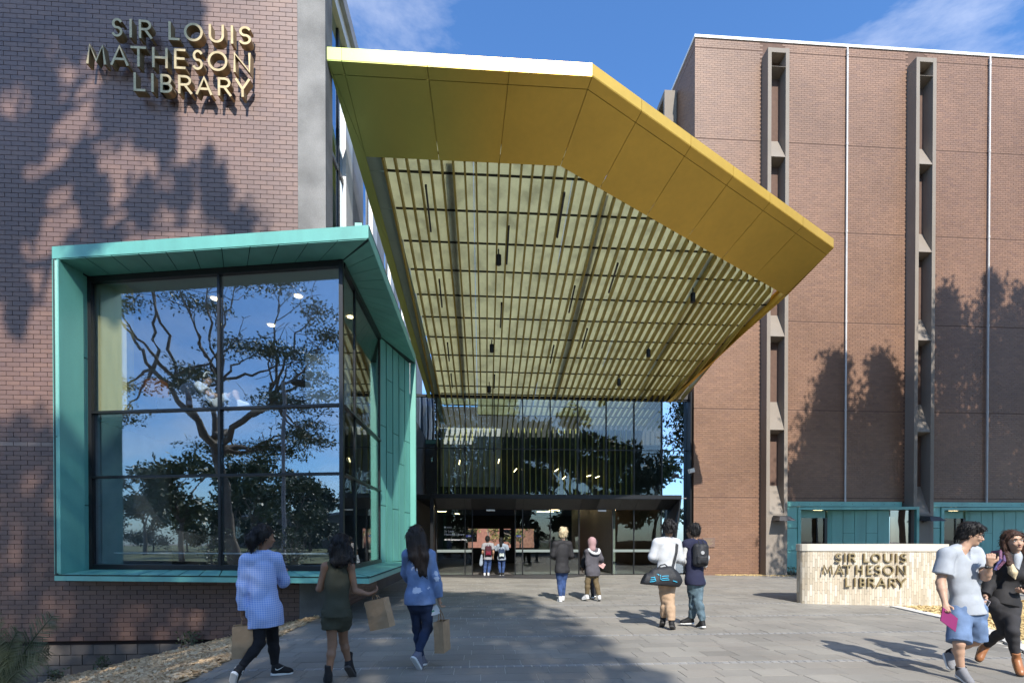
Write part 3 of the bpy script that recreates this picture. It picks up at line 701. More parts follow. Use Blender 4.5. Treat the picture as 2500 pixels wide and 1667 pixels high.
for x0_, x1_ in ((-3.0, -1.1), (1.35, 1.7), (2.25, 2.6), (4.1, 8.73)): e.box(x0_, 37.8, .35, x1_, 38, 2.3)
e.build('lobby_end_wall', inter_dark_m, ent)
MB().box(-1.1, 30.0, 0, 4.0, 30.4, .95).build('counter', inter_dark_m, ent)
x = -2.3
while x < 7.2:
    MB().box(x - .02, 22.22, 3.42, x + .02, 22.36, CZ(22.3) + .1).build('lime_fin', fin_m, ent)
    x += .2655
for k in range(20):
    x, y_ = random.uniform(-2.6, 8.2), random.uniform(22.8, 35)
    a = random.choice((0, .5, 1.1)); d = Vector((math.cos(a), math.sin(a), 0)) * .28
    z = 3.27 if y_ > 22.6 else 4.2 + random.random() * 1.2
    MB().bar(Vector((x, y_, z)) - d, Vector((x, y_, z)) + d, .05, .03).build('ceiling_lamp', lamp_m, ent)
for (x, y_, z, a) in ((-2.2, 21.6, 5.0, 1.4), (-1.0, 21.6, 4.9, 1.45), (.75, 21.8, 5.0, 1.35), (1.5, 21.8, 4.6, .9), (3.4, 22, 4.65, .6), (3.75, 22, 4.3, .7), (4.9, 22, 4.4, .3), (5.3, 22, 4.35, .4)):
    d = Vector((math.cos(a), 0, math.sin(a))) * .10; MB().bar(Vector((x, y_, z)) - d, Vector((x, y_, z)) + d, .03, .03).build('ceiling_lamp', lamp_m, ent)

# ------------------------------------------------------------------ right brick building
rb_ = thing('brick_tower', (8.735, 19.5, 0), 'five storey brown brick library block with tall rendered window fins', 'building')
RX, RY = 8.735, 19.5
JZ = [-.10, 3.245, 6.914, 10.60, 14.354, 17.994, 21.698, 22.06]
FINS = [(11.575, 12.475), (17.93, 18.81), (24.3, 25.2)]
def in_fin(x): return any(a < x < b for a, b in FINS)
RC, RS = [], []
for z0, z1 in zip(JZ[:-1], JZ[1:]):
    n = max(1, round((z1 - z0 - .045) / .086)); p = (z1 - z0 - .045) / n
    c, s_ = brick_field(RX, 27.0, z0, z1 - .035, RY, p, lambda x, z: in_fin(x) or (z < 3.06 and x > 12.3))
    RC += c; RS += s_
big, rest = largest(RC, RS, 300, False, lambda px, py: (px < 1860 and 1000 < py < 1400) or (px < 1860 and py < 330))
piece_boxes('brick', [RC[i] for i in big], [RS[i] for i in big], brick2_m, rb_)
tag(np_mesh('brickwork', *boxes_np([RC[i] for i in rest], [RS[i] for i in rest]), brick2_m, rb_), kind='stuff')
SCn, SSn = [], []
for z0, z1 in zip(JZ[2:-1], JZ[3:]):
    n = max(1, round((z1 - z0 - .03) / .086)); p = (z1 - z0 - .03) / n
    c, s_ = brick_field(19.56, 30.0, z0, z1 - .02, RX, p, axis='y'); SCn += c; SSn += s_
tag(np_mesh('side_brickwork', *boxes_np(SCn, SSn), brick2_m, rb_), kind='stuff')
w = MB(); w.box(RX + .009, RY + .009, -.3, 12.4, 32, 22.06); w.box(12.4, RY + .009, 3.06, 29, 32, 22.06); w.build('wall_core', mortar_m, rb_)
MB().box(RX - .03, RY - .03, 22.062, 29.2, 32, 22.17).build('roof_flashing', white_m, rb_)
LIPS = [20.65, 17.02, 13.40, 9.75, 5.95]; SILLS = [18.47, 14.9, 11.3, 7.80, 4.30]
for fi, (a, b) in enumerate(FINS):
    fy, by, j = 19.06, 19.72, .15
    for x0_, x1_ in ((a, a + j), (b - j, b)): MB().box(x0_, fy, -.1, x1_, 19.75, 21.40).build('fin_jamb', brown_conc_m, rb_)
    MB().box(a + j + .001, fy + .002, 21.22, b - j - .001, 19.75, 21.398).build('fin_cap', brown_conc_m, rb_)
    xa, xb = a + j + .002, b - j - .002
    MB().hexa([(xa, fy + .004, 20.65), (xb, fy + .004, 20.65), (xb, by, 20.50), (xa, by, 20.50)], [(xa, fy + .004, 20.66), (xb, fy + .004, 20.66), (xb, by, 21.02), (xa, by, 21.02)]).build('spandrel', brown_conc_m, rb_)
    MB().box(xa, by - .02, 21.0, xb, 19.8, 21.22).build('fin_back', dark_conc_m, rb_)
    for k in range(5):
        zl = LIPS[k + 1] if k < 4 else 2.52
        MB().hexa([(xa, fy + .004, zl), (xb, fy + .004, zl), (xb, by, zl - .12), (xa, by, zl - .12)], [(xa, fy + .004, zl + .01), (xb, fy + .004, zl + .01), (xb, by, SILLS[k]), (xa, by, SILLS[k])]).build('spandrel', brown_conc_m, rb_)
        zt = LIPS[k] - .35
        wv = MB().box(xa, by + .0, SILLS[k], xb, by + .02, LIPS[k] + .2).build('window', glass_win, rb_)
        f = MB()
        for q0, q1 in ((xa, xa + .05), (xb - .065, xb - .003)): f.box(q0, by - .05, SILLS[k] + .01, q1, by - .002, zt)
        f.box(xa + .05, by - .05, SILLS[k] + .01, xb - .065, by - .002, SILLS[k] + .07); f.box(xa + .05, by - .05, zt - .06, xb - .065, by - .002, zt)
        f.build('window_frame', white_m, wv)
    MB().box(xa, fy + .004, -.1, xb, 19.7, 2.515).build('fin_base', brown_conc_m, rb_)
pipe_m = M('grey_pipe', (.50,.49,.47), rough=.6, var=.12)
for x in (15.234, 21.586):
    MB().tube([(x, RY - .07, 3.05), (x, RY - .07, 22.0)], .036, 10).build('downpipe', pipe_m, rb_)
    for z in JZ[2:-1]: MB().tube([(x, RY - .07, z - .05), (x, RY - .07, z + .05)], .045, 10).build('pipe_collar', pipe_m, rb_)
# a fin on the shaded flank
f = MB(); f.box(8.15, 21.3, 8, 8.7, 21.45, 21.55); f.box(8.15, 22.1, 8, 8.7, 22.25, 21.55); f.box(8.15, 21.45, 21.3, 8.7, 22.1, 21.55); f.build('flank_fin', brown_conc_m, rb_)
f = MB()
for z in LIPS: f.hexa([(8.2, 21.46, z - .3), (8.2, 22.09, z - .3), (8.7, 22.09, z - .4), (8.7, 21.46, z - .4)], [(8.2, 21.46, z - .28), (8.2, 22.09, z - .28), (8.7, 22.09, z + .8), (8.7, 21.46, z + .8)])
f.build('flank_spandrel', brown_conc_m, rb_)

# teal shopfront bays at the foot of the block
def teal_bay(x0_, x1_, n_first, label):
    xl_, xr_ = x0_ + .70, x1_ + .0
    t = thing('teal_bay', ((x0_ + x1_) / 2, 19.4, 0), label, 'bay window', 'teal bays at the foot of the brick block')
    MB().box(x0_, 19.40, 2.86, x1_ - .32, 19.56, 3.06).build('header_flashing', teal_m, t)
    for k in range(11):
        x = x0_ + .25 + k * (x1_ - x0_ - .9) / 10; MB().tube([(x, 19.402, 2.96), (x, 19.395, 2.96)], .014, 6).build('rivet', dark_m, t)
    for z0, z1 in ((.12, 1.0), (1.02, 1.95), (1.97, 2.84)): MB().box(x0_ + .02, 19.46, z0, xl_, 19.6, z1).build('side_panel', teal_m, t)
    A, B = Vector((xl_, 19.42, 0)), Vector((xr_, 18.92, 0)); d = (B - A).normalized(); n = Vector((-d.y, d.x, 0))
    MB().hexa([at(A, 2.72), at(B, 2.72), at(B + n * .75, 2.72), at(A + n * .35, 2.72)], [at(A, 2.83), at(B, 2.83), at(B + n * .75, 2.83), at(A + n * .35, 2.83)]).build('head', teal_m, t)
    MB().hexa([at(A, .15), at(A + d * .12, .15), at(A + d * .12 + n * .3, .15), at(A + n * .3, .15)], [at(A, 2.718), at(A + d * .12, 2.718), at(A + d * .12 + n * .3, 2.718), at(A + n * .3, 2.718)]).build('jamb', teal_m, t)
    MB().hexa([at(B - d * .10, .15), at(B, .15), at(B + n * .8, .15), at(B - d * .10 + n * .8, .15)], [at(B - d * .10, 2.718), at(B, 2.718), at(B + n * .8, 2.718), at(B - d * .10 + n * .8, 2.718)]).build('jamb', teal_m, t)
    W = B - A
    w0, w1 = A + W * .03 + n * .55, A + W * .30 + n * .62
    q0, q1 = A + W * .35 + n * .58, A + W * .80 + n * .30
    pw = MB().hexa([at(w0, .5), at(w1, .5), at(w1 + n * .02, .5), at(w0 + n * .02, .5)], [at(w0, 2.4), at(w1, 2.4), at(w1 + n * .02, 2.4), at(w0 + n * .02, 2.4)]).build('window', glass_win2, t)
    MB().bar(at(w0 + (w1 - w0) * .72 - n * .02, .5), at(w0 + (w1 - w0) * .72 - n * .02, 2.4), .03, .03, (0, 1, 0)).build('frame', black_m, pw)
    MB().bar(at(w1, .5), at(w1, 2.4), .12, .10, (0, 1, 0)).build('frame', black_m, pw)
    MB().hexa([at(w0, 2.4), at(w1, 2.4), at(w1 + n * .3, 2.4), at(w0 + n * .3, 2.4)], [at(w0, 2.716), at(w1, 2.716), at(w1 + n * .3, 2.716), at(w0 + n * .3, 2.716)]).build('soffit_panel', teal_m, t)
    MB().hexa([at(w1 + d * .09, .3), at(q0, .3), at(q0 + n * .1, .3), at(w1 + d * .09 + n * .1, .3)], [at(w1 + d * .09, 2.716), at(q0, 2.716), at(q0 + n * .1, 2.716), at(w1 + d * .09 + n * .1, 2.716)]).build('reveal_panel', teal_m, t)
    for k in range(5):
        a, b = q0 + (q1 - q0) * (k / 5 + .004), q0 + (q1 - q0) * ((k + 1) / 5 - .004)
        cuts = [.3, .9, 2.716] if k % 2 == 0 else [.3, 1.75, 2.716]
        for z0, z1 in zip(cuts[:-1], cuts[1:]):
            MB().hexa([at(a, z0), at(b, z0), at(b + n * .08, z0), at(a + n * .08, z0)], [at(a, z1 - .01), at(b, z1 - .01), at(b + n * .08, z1 - .01), at(a + n * .08, z1 - .01)]).build('wall_panel', teal_m, t)
    MB().hexa([at(q0 + n * .03, .3), at(q1 + n * .03, .3), at(q1 + n * .2, .3), at(q0 + n * .2, .3)], [at(q0 + n * .03, 2.71), at(q1 + n * .03, 2.71), at(q1 + n * .2, 2.71), at(q0 + n * .2, 2.71)]).build('backing', joint_m, t)
    r0, r1 = q1 + d * .03, B - d * .14 + n * .25
    MB().hexa([at(r0, .3), at(r1, .3), at(r1 + n * .02, .3), at(r0 + n * .02, .3)], [at(r0, 2.70), at(r1, 2.70), at(r1 + n * .02, 2.70), at(r0 + n * .02, 2.70)]).build('narrow_window', glass_brown, t)
    MB().box(x0_ + .03, 19.62, .1, x1_, 20.9, .3).build('plinth', dark_m, t)
    bx = MB(); bx.box(x0_ + .03, 20.9, .1, x1_, 21.0, 3.0); bx.box(x0_ + .03, 19.95, 2.84, x1_, 21.0, 3.0); bx.build('interior', inter_dark_m, t)
    for k in range(3):
        x = xl_ + .3 + k * .55; MB().box(x, 20.2 + .1 * k, 2.76, x + .4, 20.28 + .1 * k, 2.80).build('ceiling_lamp', lamp_m, t)
glass_win2 = glass('shop_glass', (.45, .45, .42), .06, .8)
glass_brown = glass('brown_glass', (.30, .24, .20), .22, .8)
teal_bay(12.48, 18.05, 1, 'teal copper framed window bay directly behind the cream sign wall')
teal_bay(18.82, 24.25, 1, 'teal copper framed window bay farther right behind the couple')

# wall lamps on the fins, security camera, plaque
for (x, lab) in ((12.03, 'brown hooded wall lamp on the first rendered fin'), (18.37, 'brown hooded wall lamp on the second rendered fin')):
    t = thing('wall_lamp', (x, 19.05, 2.3), lab, 'lamp')
    MB().box(x - .06, 18.98, 2.2, x + .06, 19.055, 2.4).build('back_plate', dark_m, t)
    MB().hexa([(x - .28, 18.45, 2.22), (x + .42, 18.45, 2.22), (x + .34, 19.0, 2.26), (x - .24, 19.0, 2.26)], [(x - .16, 18.6, 2.40), (x + .26, 18.6, 2.40), (x + .26, 19.0, 2.46), (x - .2, 19.0, 2.46)]).build('hood', dark_m, t)
t = thing('security_camera', (8.5, 19.3, 4.25), 'small white security camera on the black post beside the entrance glass', 'camera')
MB().obox((8.50, 19.2, 4.27), (.11, -.05, .03), (.03, .07, 0), (-.02, 0, .075)).build('housing', white_m, t)
MB().bar((8.56, 19.22, 4.2), (8.66, 19.62, 4.1), .04, .04).build('bracket', dark_m, t)
MB().obox((8.40, 19.17, 4.245), (.005, -.002, .001), (.022, .05, 0), (-.01, 0, .05)).build('lens', black_m, t)
t = thing('wall_plaque', (9.37, 19.49, 1.35), 'brown metal plaque fixed to the brick wall beside the entrance', 'plaque')
MB().box(9.10, 19.462, 1.16, 9.63, 19.478, 1.55).build('plate', M('plaque_brown', (.16, .10, .075), rough=.5, var=.1), t)
l = MB()
for k in range(6): l.box(9.16, 19.458, 1.46 - .045 * k, 9.55 - .06 * (k % 3), 19.4605, 1.475 - .045 * k)
l.build('lettering', bronze_m, t)

# ------------------------------------------------------------------ cream sign wall
sw = thing('sign_wall', (9.2, 10.9, 0), 'low curved cream tiled wall carrying bronze library lettering', 'wall')
fr = [(7.62, 11.22), (7.50, 11.10), (7.435, 10.97), (7.44, 10.84), (7.53, 10.74), (7.70, 10.68), (8.1, 10.58), (8.6, 10.465), (9.15, 10.34), (9.5, 10.285), (9.85, 10.25), (10.15, 10.27), (10.45, 10.35), (10.72, 10.5), (10.92, 10.72), (11.02, 11.0), (11.04, 11.4)]
# resample the curve at tile pitch
def resample(pts, step):
    out = [Vector(pts[0])]; acc = 0
    for a, b in zip(pts[:-1], pts[1:]):
        a, b = Vector(a), Vector(b); l = (b - a).length; t = step - acc
        while t <= l: out.append(a + (b - a) * t / l); t += step
        acc = l - (t - step)
    return out
cv = resample(fr, .0515)
poly = [tuple(v) for v in cv] + [(10.7, 11.6), (9.3, 11.3), (8.0, 11.45)]
def inset(poly, d):
    out = []; n = len(poly)
    for i in range(n):
        a, b, c = Vector(poly[i-1]), Vector(poly[i]), Vector(poly[(i+1) % n])
        e = (c - a).normalized(); out.append((b.x - e.y * d, b.y + e.x * d))
    return out
core = inset(poly, .012)
MB().prism([(x, y_, -.05) for x, y_ in core], (0, 0, 1.27)).build('core', tile_joint_m, sw)
capo = inset(poly, -.022)
MB().prism([(x, y_, 1.222) for x, y_ in capo], (0, 0, .158)).build('cap', cream_m, sw)
tiles = []
for i in range(len(cv) - 1):
    a, b = cv[i], cv[i + 1]; d = (b - a); l = d.length; d.normalize(); n = Vector((-d.y, d.x)); m = (a + b) / 2
    zb = -.02 - (.13 if i % 2 else 0) - random.choice((0, .06))
    z = zb
    while z < 1.20:
        z0, z1 = max(z, -.02), min(z + .262, 1.208)
        if z1 - z0 > .02: tiles.append((m, d, n, l, z0, z1))
        z += .265
def tile_mb(mb, T):
    m, d, n, l, z0, z1 = T
    mb.obox((m.x + n.x * .009, m.y + n.y * .009, (z0 + z1) / 2), (d.x * (l - .0035) / 2, d.y * (l - .0035) / 2, 0), (n.x * .01, n.y * .01, 0), (0, 0, (z1 - z0 - .0035) / 2))
front_t = [T for T in tiles if in_view(T[0].x, T[0].y, 1)[0] < 2330 and T[2].y > -.2]
for T in front_t[:300]:
    mb = MB(); tile_mb(mb, T); mb.build('tile', tile_m, sw)
mb = MB()
for T in tiles:
    if T not in front_t[:300]: tile_mb(mb, T)
tag(mb.build('tile_field', tile_m, sw), kind='stuff')

# ------------------------------------------------------------------ raised letters
def letter_strokes(ch, w):
    """centre-line strokes of a geometric sans capital, x from 0 to w, y from 0 to 1"""
    def arc(cx, cy, rx, ry, a0, a1, n=14): return [(cx + rx * math.cos(math.radians(a0 + (a1 - a0) * i / n)), cy + ry * math.sin(math.radians(a0 + (a1 - a0) * i / n))) for i in range(n + 1)]
    if ch == 'I': return [[(w/2, 0), (w/2, 1)]]
    if ch == 'L': return [[(0, 1), (0, 0), (w, 0)]]
    if ch == 'T': return [[(0, 1), (w, 1)], [(w/2, 1), (w/2, 0)]]
    if ch == 'H': return [[(0, 0), (0, 1)], [(w, 0), (w, 1)], [(0, .52), (w, .52)]]
    if ch == 'E': return [[(w, 1), (0, 1), (0, 0), (w, 0)], [(0, .52), (w*.9, .52)]]
    if ch == 'N': return [[(0, 0), (0, 1), (w, 0), (w, 1)]]
    if ch == 'M': return [[(0, 0), (w*.13, 1), (w*.5, .12), (w*.87, 1), (w, 0)]]
    if ch == 'A': return [[(0, 0), (w/2, 1), (w, 0)], [(w*.19, .30), (w*.81, .30)]]
    if ch == 'Y': return [[(0, 1), (w/2, .42), (w, 1)], [(w/2, .42), (w/2, 0)]]
    if ch == 'O': return [arc(w/2, .5, w/2, .5, 0, 360, 36)]
    if ch == 'U': return [[(0, 1), (0, .38)] + arc(w/2, .38, w/2, .38, 180, 360, 16)[1:] + [(w, 1)]]
    if ch == 'S': return [arc(w*.52, .745, w*.44, .255, 35, 250, 14) + arc(w*.48, .255, w*.48, .255, 70, -145, 14)]
    if ch in 'RB':
        top = [(0, 1), (w*.48, 1)] + arc(w*.48, .745, w*.44, .255, 90, -90, 12)[1:] + [(0, .49)]
        if ch == 'R': return [[(0, 0), (0, 1)], top, [(w*.45, .49), (w, 0)]]
        return [[(0, 0), (0, 1)], top, [(0, .49), (w*.52, .49)] + arc(w*.52, .245, w*.48, .245, 90, -90, 12)[1:] + [(0, 0)]]
def letter(ch, x0_, x1_, z0, z1, yf, depth, sw_, parent, frame=None):
    """one letter as a mitred band along its strokes, pushed out from the wall; frame maps (s, out) to plan"""
    H_ = z1 - z0 - sw_; W_ = max(.001, (x1_ - x0_ - sw_) / H_) if ch != 'I' else .001
    mb = MB()
    for si, st in enumerate(letter_strokes(ch, W_)):
        closed = (abs(st[0][0] - st[-1][0]) + abs(st[0][1] - st[-1][1])) < 1e-6 and len(st) > 4
        P_ = [Vector((x0_ + sw_/2 + p[0] * H_, z0 + sw_/2 + p[1] * H_)) for p in st]
        if ch == 'I': P_ = [Vector(((x0_ + x1_) / 2, p.y)) for p in P_]
        if closed: P_ = P_[:-1]
        n = len(P_); L_, R_ = [], []
        for i in range(n):
            a = P_[i - 1] if (i > 0 or closed) else None; c = P_[(i + 1) % n] if (i < n - 1 or closed) else None; b = P_[i]
            d1 = (b - a).normalized() if a is not None else None; d2 = (c - b).normalized() if c is not None else None
            if d1 is None: d1 = d2
            if d2 is None: d2 = d1
            n1, n2 = Vector((-d1.y, d1.x)), Vector((-d2.y, d2.x)); m = n1 + n2
            m = m / max(.55, m.dot(n1)) * (sw_ / 2) if m.length > .3 else n1 * sw_ / 2
            e = Vector((0, 0))
            if not closed and i == 0: e = -d2 * sw_ / 2
            if not closed and i == n - 1: e = d1 * sw_ / 2
            L_.append(b + m + e); R_.append(b - m + e)
        dy = .0015 * si
        def pt(p, out):
            if frame: q = frame(p.x, out); return (q[0], q[1], p.y)
            return (p.x, yf + depth - out, p.y)
        V, F = [], []
        for i in range(n): V += [pt(L_[i], depth - dy), pt(R_[i], depth - dy), pt(L_[i], 0), pt(R_[i], 0)]
        for i in range(n if closed else n - 1):
            j = (i + 1) % n; a, b = 4 * i, 4 * j
            F += [(a, a+1, b+1, b), (a+2, b+2, b+3, a+3), (a, b, b+2, a+2), (a+1, a+3, b+3, b+1)]
        if not closed: F += [(0, 2, 3, 1), (4*(n-1), 4*(n-1)+1, 4*(n-1)+3, 4*(n-1)+2)]
        mb.add(V, F)
    return mb.build('letter_' + ch.lower(), bronze_m, parent)
WORDS = {'SIR LOUIS': ([('S', -6.707, -6.509), ('I', -6.391, -6.352), ('R', -6.231, -5.998), ('L', -5.713, -5.518), ('O', -5.44, -5.108), ('U', -5.003, -4.732), ('I', -4.614, -4.566), ('S', -4.476, -4.243)], 10.605, 10.94),
  'MATHESON': ([('M', -7.144, -6.80), ('A', -6.723, -6.414), ('T', -6.376, -6.105), ('H', -6.001, -5.729), ('E', -5.617, -5.416), ('S', -5.299, -5.103), ('O', -5.024, -4.674), ('N', -4.568, -4.259)], 10.09, 10.455),
  'LIBRARY': ([('L', -6.327, -6.12), ('I', -6.017, -5.978), ('B', -5.861, -5.653), ('R', -5.549, -5.301), ('A', -5.236, -4.947), ('R', -4.847, -4.605), ('Y', -4.539, -4.274)], 9.645, 9.98)}
t = thing('wall_sign', (-5.7, 9.4, 10.3), 'bronze letters SIR LOUIS MATHESON LIBRARY high on the left brick wall', 'sign')
for wd, (ls, z0, z1) in WORDS.items():
    for ch, a, b in ls: letter(ch, a, b, z0, z1, 9.27, .13, .042, t)
t2 = thing('low_sign', (9.1, 10.3, .85), 'bronze letters SIR LOUIS MATHESON LIBRARY on the low cream wall', 'sign')
W2 = {'SIR LOUIS': ([('S', 590, 680), ('I', 715, 745), ('R', 785, 885), ('L', 1000, 1085), ('O', 1110, 1240), ('U', 1290, 1410), ('I', 1455, 1480), ('S', 1520, 1610)], .972, 1.176),
  'MATHESON': ([('M', 400, 555), ('A', 590, 715), ('T', 705, 830), ('H', 890, 985), ('E', 1050, 1130), ('S', 1155, 1245), ('O', 1280, 1430), ('N', 1475, 1600)], .690, .910),
  'LIBRARY': ([('L', 740, 815), ('I', 865, 890), ('B', 945, 1020), ('R', 1060, 1160), ('A', 1190, 1320), ('R', 1360, 1460), ('Y', 1470, 1605)], .414, .62)}
sa, sb = Vector((7.70, 10.68)), Vector((9.85, 10.25)); sd = (sb - sa).normalized(); sn = Vector((sd.y, -sd.x))
def sframe(s_, out): 
    i = min(range(len(cv)), key=lambda k: abs((cv[k] - sa).dot(sd) - s_)); base = (cv[i] - sa).dot(sn)
    q = sa + sd * s_ + sn * (.03 + out + 0.02); return (q.x, q.y)
S_OF = lambda u: .084 + (u - 400) * .001444                     # along the wall, metres from its first bend
for wd, (ls, z0, z1) in W2.items():
    for ch, a, b in ls: letter(ch, S_OF(a), S_OF(b), z0, z1, 0, .045, .025, t2, sframe)
# ------------------------------------------------------------------ trees and plants
def leaf_quads(cen, size, rs, elong=2.2, droop=0.):
    """one small pointed leaf spray per centre, random attitude"""
    n = len(cen); a = rs.normal(size=(n, 3)); a[:, 2] -= droop; a /= np.linalg.norm(a, axis=1)[:, None]
    b = rs.normal(size=(n, 3)); b -= a * (a * b).sum(1)[:, None]; b /= np.linalg.norm(b, axis=1)[:, None]
    s = (size * rs.uniform(.6, 1.4, n))[:, None]
    v = np.stack([cen - a * s / 2, cen + b * s / elong / 2 , cen + a * s / 2, cen - b * s / elong / 2], 1).reshape(-1, 3)
    return v, np.arange(4 * n, dtype=np.int32).reshape(-1, 4)
def clump_points(clumps, per, rs, shell=.55):
    """points inside ellipsoid clumps (x,y,z,rx,ry,rz)"""
    out = []
    for c in clumps:
        n = int(per * c[3] * c[4] * c[5] if len(c) < 7 else c[6])
        d = rs.normal(size=(n, 3)); d /= np.linalg.norm(d, axis=1)[:, None]
        r = rs.uniform(0, 1, n) ** shell
        r *= .75 + .35 * np.sin(d[:, 0] * 5 + c[0]) * np.cos(d[:, 2] * 4 + c[1])
        out.append(np.array(c[:3]) + d * r[:, None] * np.array(c[3:6]))
    return np.concatenate(out)
def limb(mb, a, b, r0, r1, rs, wig=.12, n=6, seg=7):
    a, b = np.array(a, float), np.array(b, float); L_ = np.linalg.norm(b - a); pts = []
    for i in range(n + 1):
        t = i / n; p = a + (b - a) * t
        if 0 < i < n: p = p + rs.normal(size=3) * wig * L_ * .25
        p[2] += math.sin(math.pi * t) * L_ * .05
        pts.append(tuple(p))
    mb.tube(pts, [r0 + (r1 - r0) * (i / n) for i in range(n + 1)], seg); return pts
def make_tree(name, base, label, fork, clumps, leaf, per, size, trunk_r, group=None, seed=1, twigs=True, droop=.3, cat='tree'):
    rs = np.random.default_rng(seed); t = thing(name, base, label, cat, group); mb = MB()
    fork = np.array(fork, float); limb(mb, base, fork, trunk_r, trunk_r * .62, rs, .05, 8, 10)
    K = max(4, len(clumps) // 5); cc = np.array([c[:3] for c in clumps]); seeds = cc[rs.choice(len(cc), K, False)]
    grp = np.argmin(((cc[:, None] - seeds[None]) ** 2).sum(-1), 1)
    for g_ in range(K):
        m_ = cc[grp == g_]
        if not len(m_): continue
        hub = fork + (m_.mean(0) - fork) * rs.uniform(.50, .66) + rs.normal(size=3) * trunk_r * .8
        limb(mb, fork + (0, 0, rs.uniform(-.8, .6) * trunk_r * 3), hub, trunk_r * .52, trunk_r * .26, rs, .09, 7)
        for c in m_:
            mid = hub + (c - hub) * rs.uniform(.45, .6) + rs.normal(size=3) * trunk_r * .5
            limb(mb, hub, mid, trunk_r * .24, trunk_r * .13, rs, .12); limb(mb, mid, c, trunk_r * .13, trunk_r * .04, rs, .12)
            if twigs:
                for _ in range(4): limb(mb, mid + (c - mid) * rs.uniform(.3, .9), c + rs.normal(size=3) * .9, trunk_r * .07, .010, rs, .25, 4, 5)
    mb.build('trunk', bark_m, t, True)
    v, f = leaf_quads(clump_points(clumps, per, rs), size, rs, droop=droop)
    np_mesh('crown', v, f, leaf, t); return t
TX, TZ = SUN.x / -SUN.y, SUN.z / -SUN.y
def upsun(x, z, y_, yw):                                                 # where a crown stands whose shade falls there
    return (x + TX * (yw - y_), y_, z + TZ * (yw - y_))
# dense cypresses standing behind the forecourt
rs = np.random.default_rng(5)
for k, (x, y_, h, r) in enumerate(((-6.0, -14.2, 24.1, 1.7), (-3.6, -13.6, 23.9, 1.7), (-1.2, -14.3, 24.3, 1.7), (1.0, -13.7, 24.0, 1.6), (2.55, -14.2, 24.1, 1.55))):
    t = thing('cypress', (x, y_, 0), 'tall dense dark cypress behind the viewer, %s in its close row' % ('leftmost', 'second from the left', 'middle one', 'second from the right', 'rightmost')[k], 'tree', 'cypresses behind the forecourt')
    mb = MB(); limb(mb, (x, y_, -.1), (x, y_, h - 1.5), .28, .05, rs, .02, 8, 8); mb.build('trunk', bark_m, t, True)
    n = 7600; z = .6 + (h - .7) * rs.uniform(0, 1, n); a = rs.uniform(0, 6.283, n)
    rad = r * np.minimum(1, (h - z) / 1.1 + .35) * (.93 + .1 * np.sin(a * 5 + z * 1.3)) * rs.uniform(.0, 1, n) ** .5
    v, f = leaf_quads(np.stack([x + rad * np.cos(a), y_ + rad * np.sin(a), z], 1), .31, rs, 1.5, -.3)
    np_mesh('crown', v, f, leaf_dark_m, t)
# gum tree whose crown shades the top of the left wall
Y1 = -5.0
blobs = [(-8.7, 11.2, .8, .8), (-8.0, 11.5, .8, .7), (-7.2, 11.4, .7, .5), (-6.5, 11.4, .6, .5), (-5.95, 11.1, .5, .55), (-5.6, 11.5, .45, .35), (-8.8, 10.3, .6, .5), (-8.2, 10.3, .35, .3), (-6.75, 10.65, .4, .3), (-6.3, 10.3, .3, .25), (-7.5, 10.75, .45, .3), (-6.9, 11.0, .5, .35), (-5.75, 10.7, .35, .3), (-5.35, 10.95, .2, .3), (-8.0, 9.6, .35, .25),
         (-6.75, 9.55, .5, .45), (-6.2, 9.4, .45, .5), (-5.9, 9.0, .3, .4), (-8.7, 8.6, .5, .45), (-8.15, 8.9, .3, .3), (-8.75, 7.7, .5, .6), (-8.3, 7.5, .3, .35), (-7.35, 8.15, .25, .35), (-7.15, 7.75, .3, .3), (-5.15, 8.35, .2, .4), (-5.0, 7.95, .35, .3), (-5.6, 8.0, .3, .2), (-8.75, 6.6, .35, .6), (-8.5, 5.8, .3, .35), (-6.3, 7.75, .5, .15), (-4.6, 7.35, .6, .12), (-7.0, 6.6, .6, .12)]
cl = []
for (x, z, rx, rz) in blobs:
    p = upsun(x, z, Y1 + rng.uniform(-1, 1), WY); n = int(3600 * rx * rz + 130)
    cl.append((p[0], p[1], p[2], rx, .8, rz * 1.25, n))
make_tree('gum_tree', (-9.6, -6.2, 0), 'tall gum tree behind the viewer shading the lettered brick wall', (-8.6, -5.4, 19.2), cl, leaf_m, 1, .20, .34, seed=11, twigs=False, droop=.5)
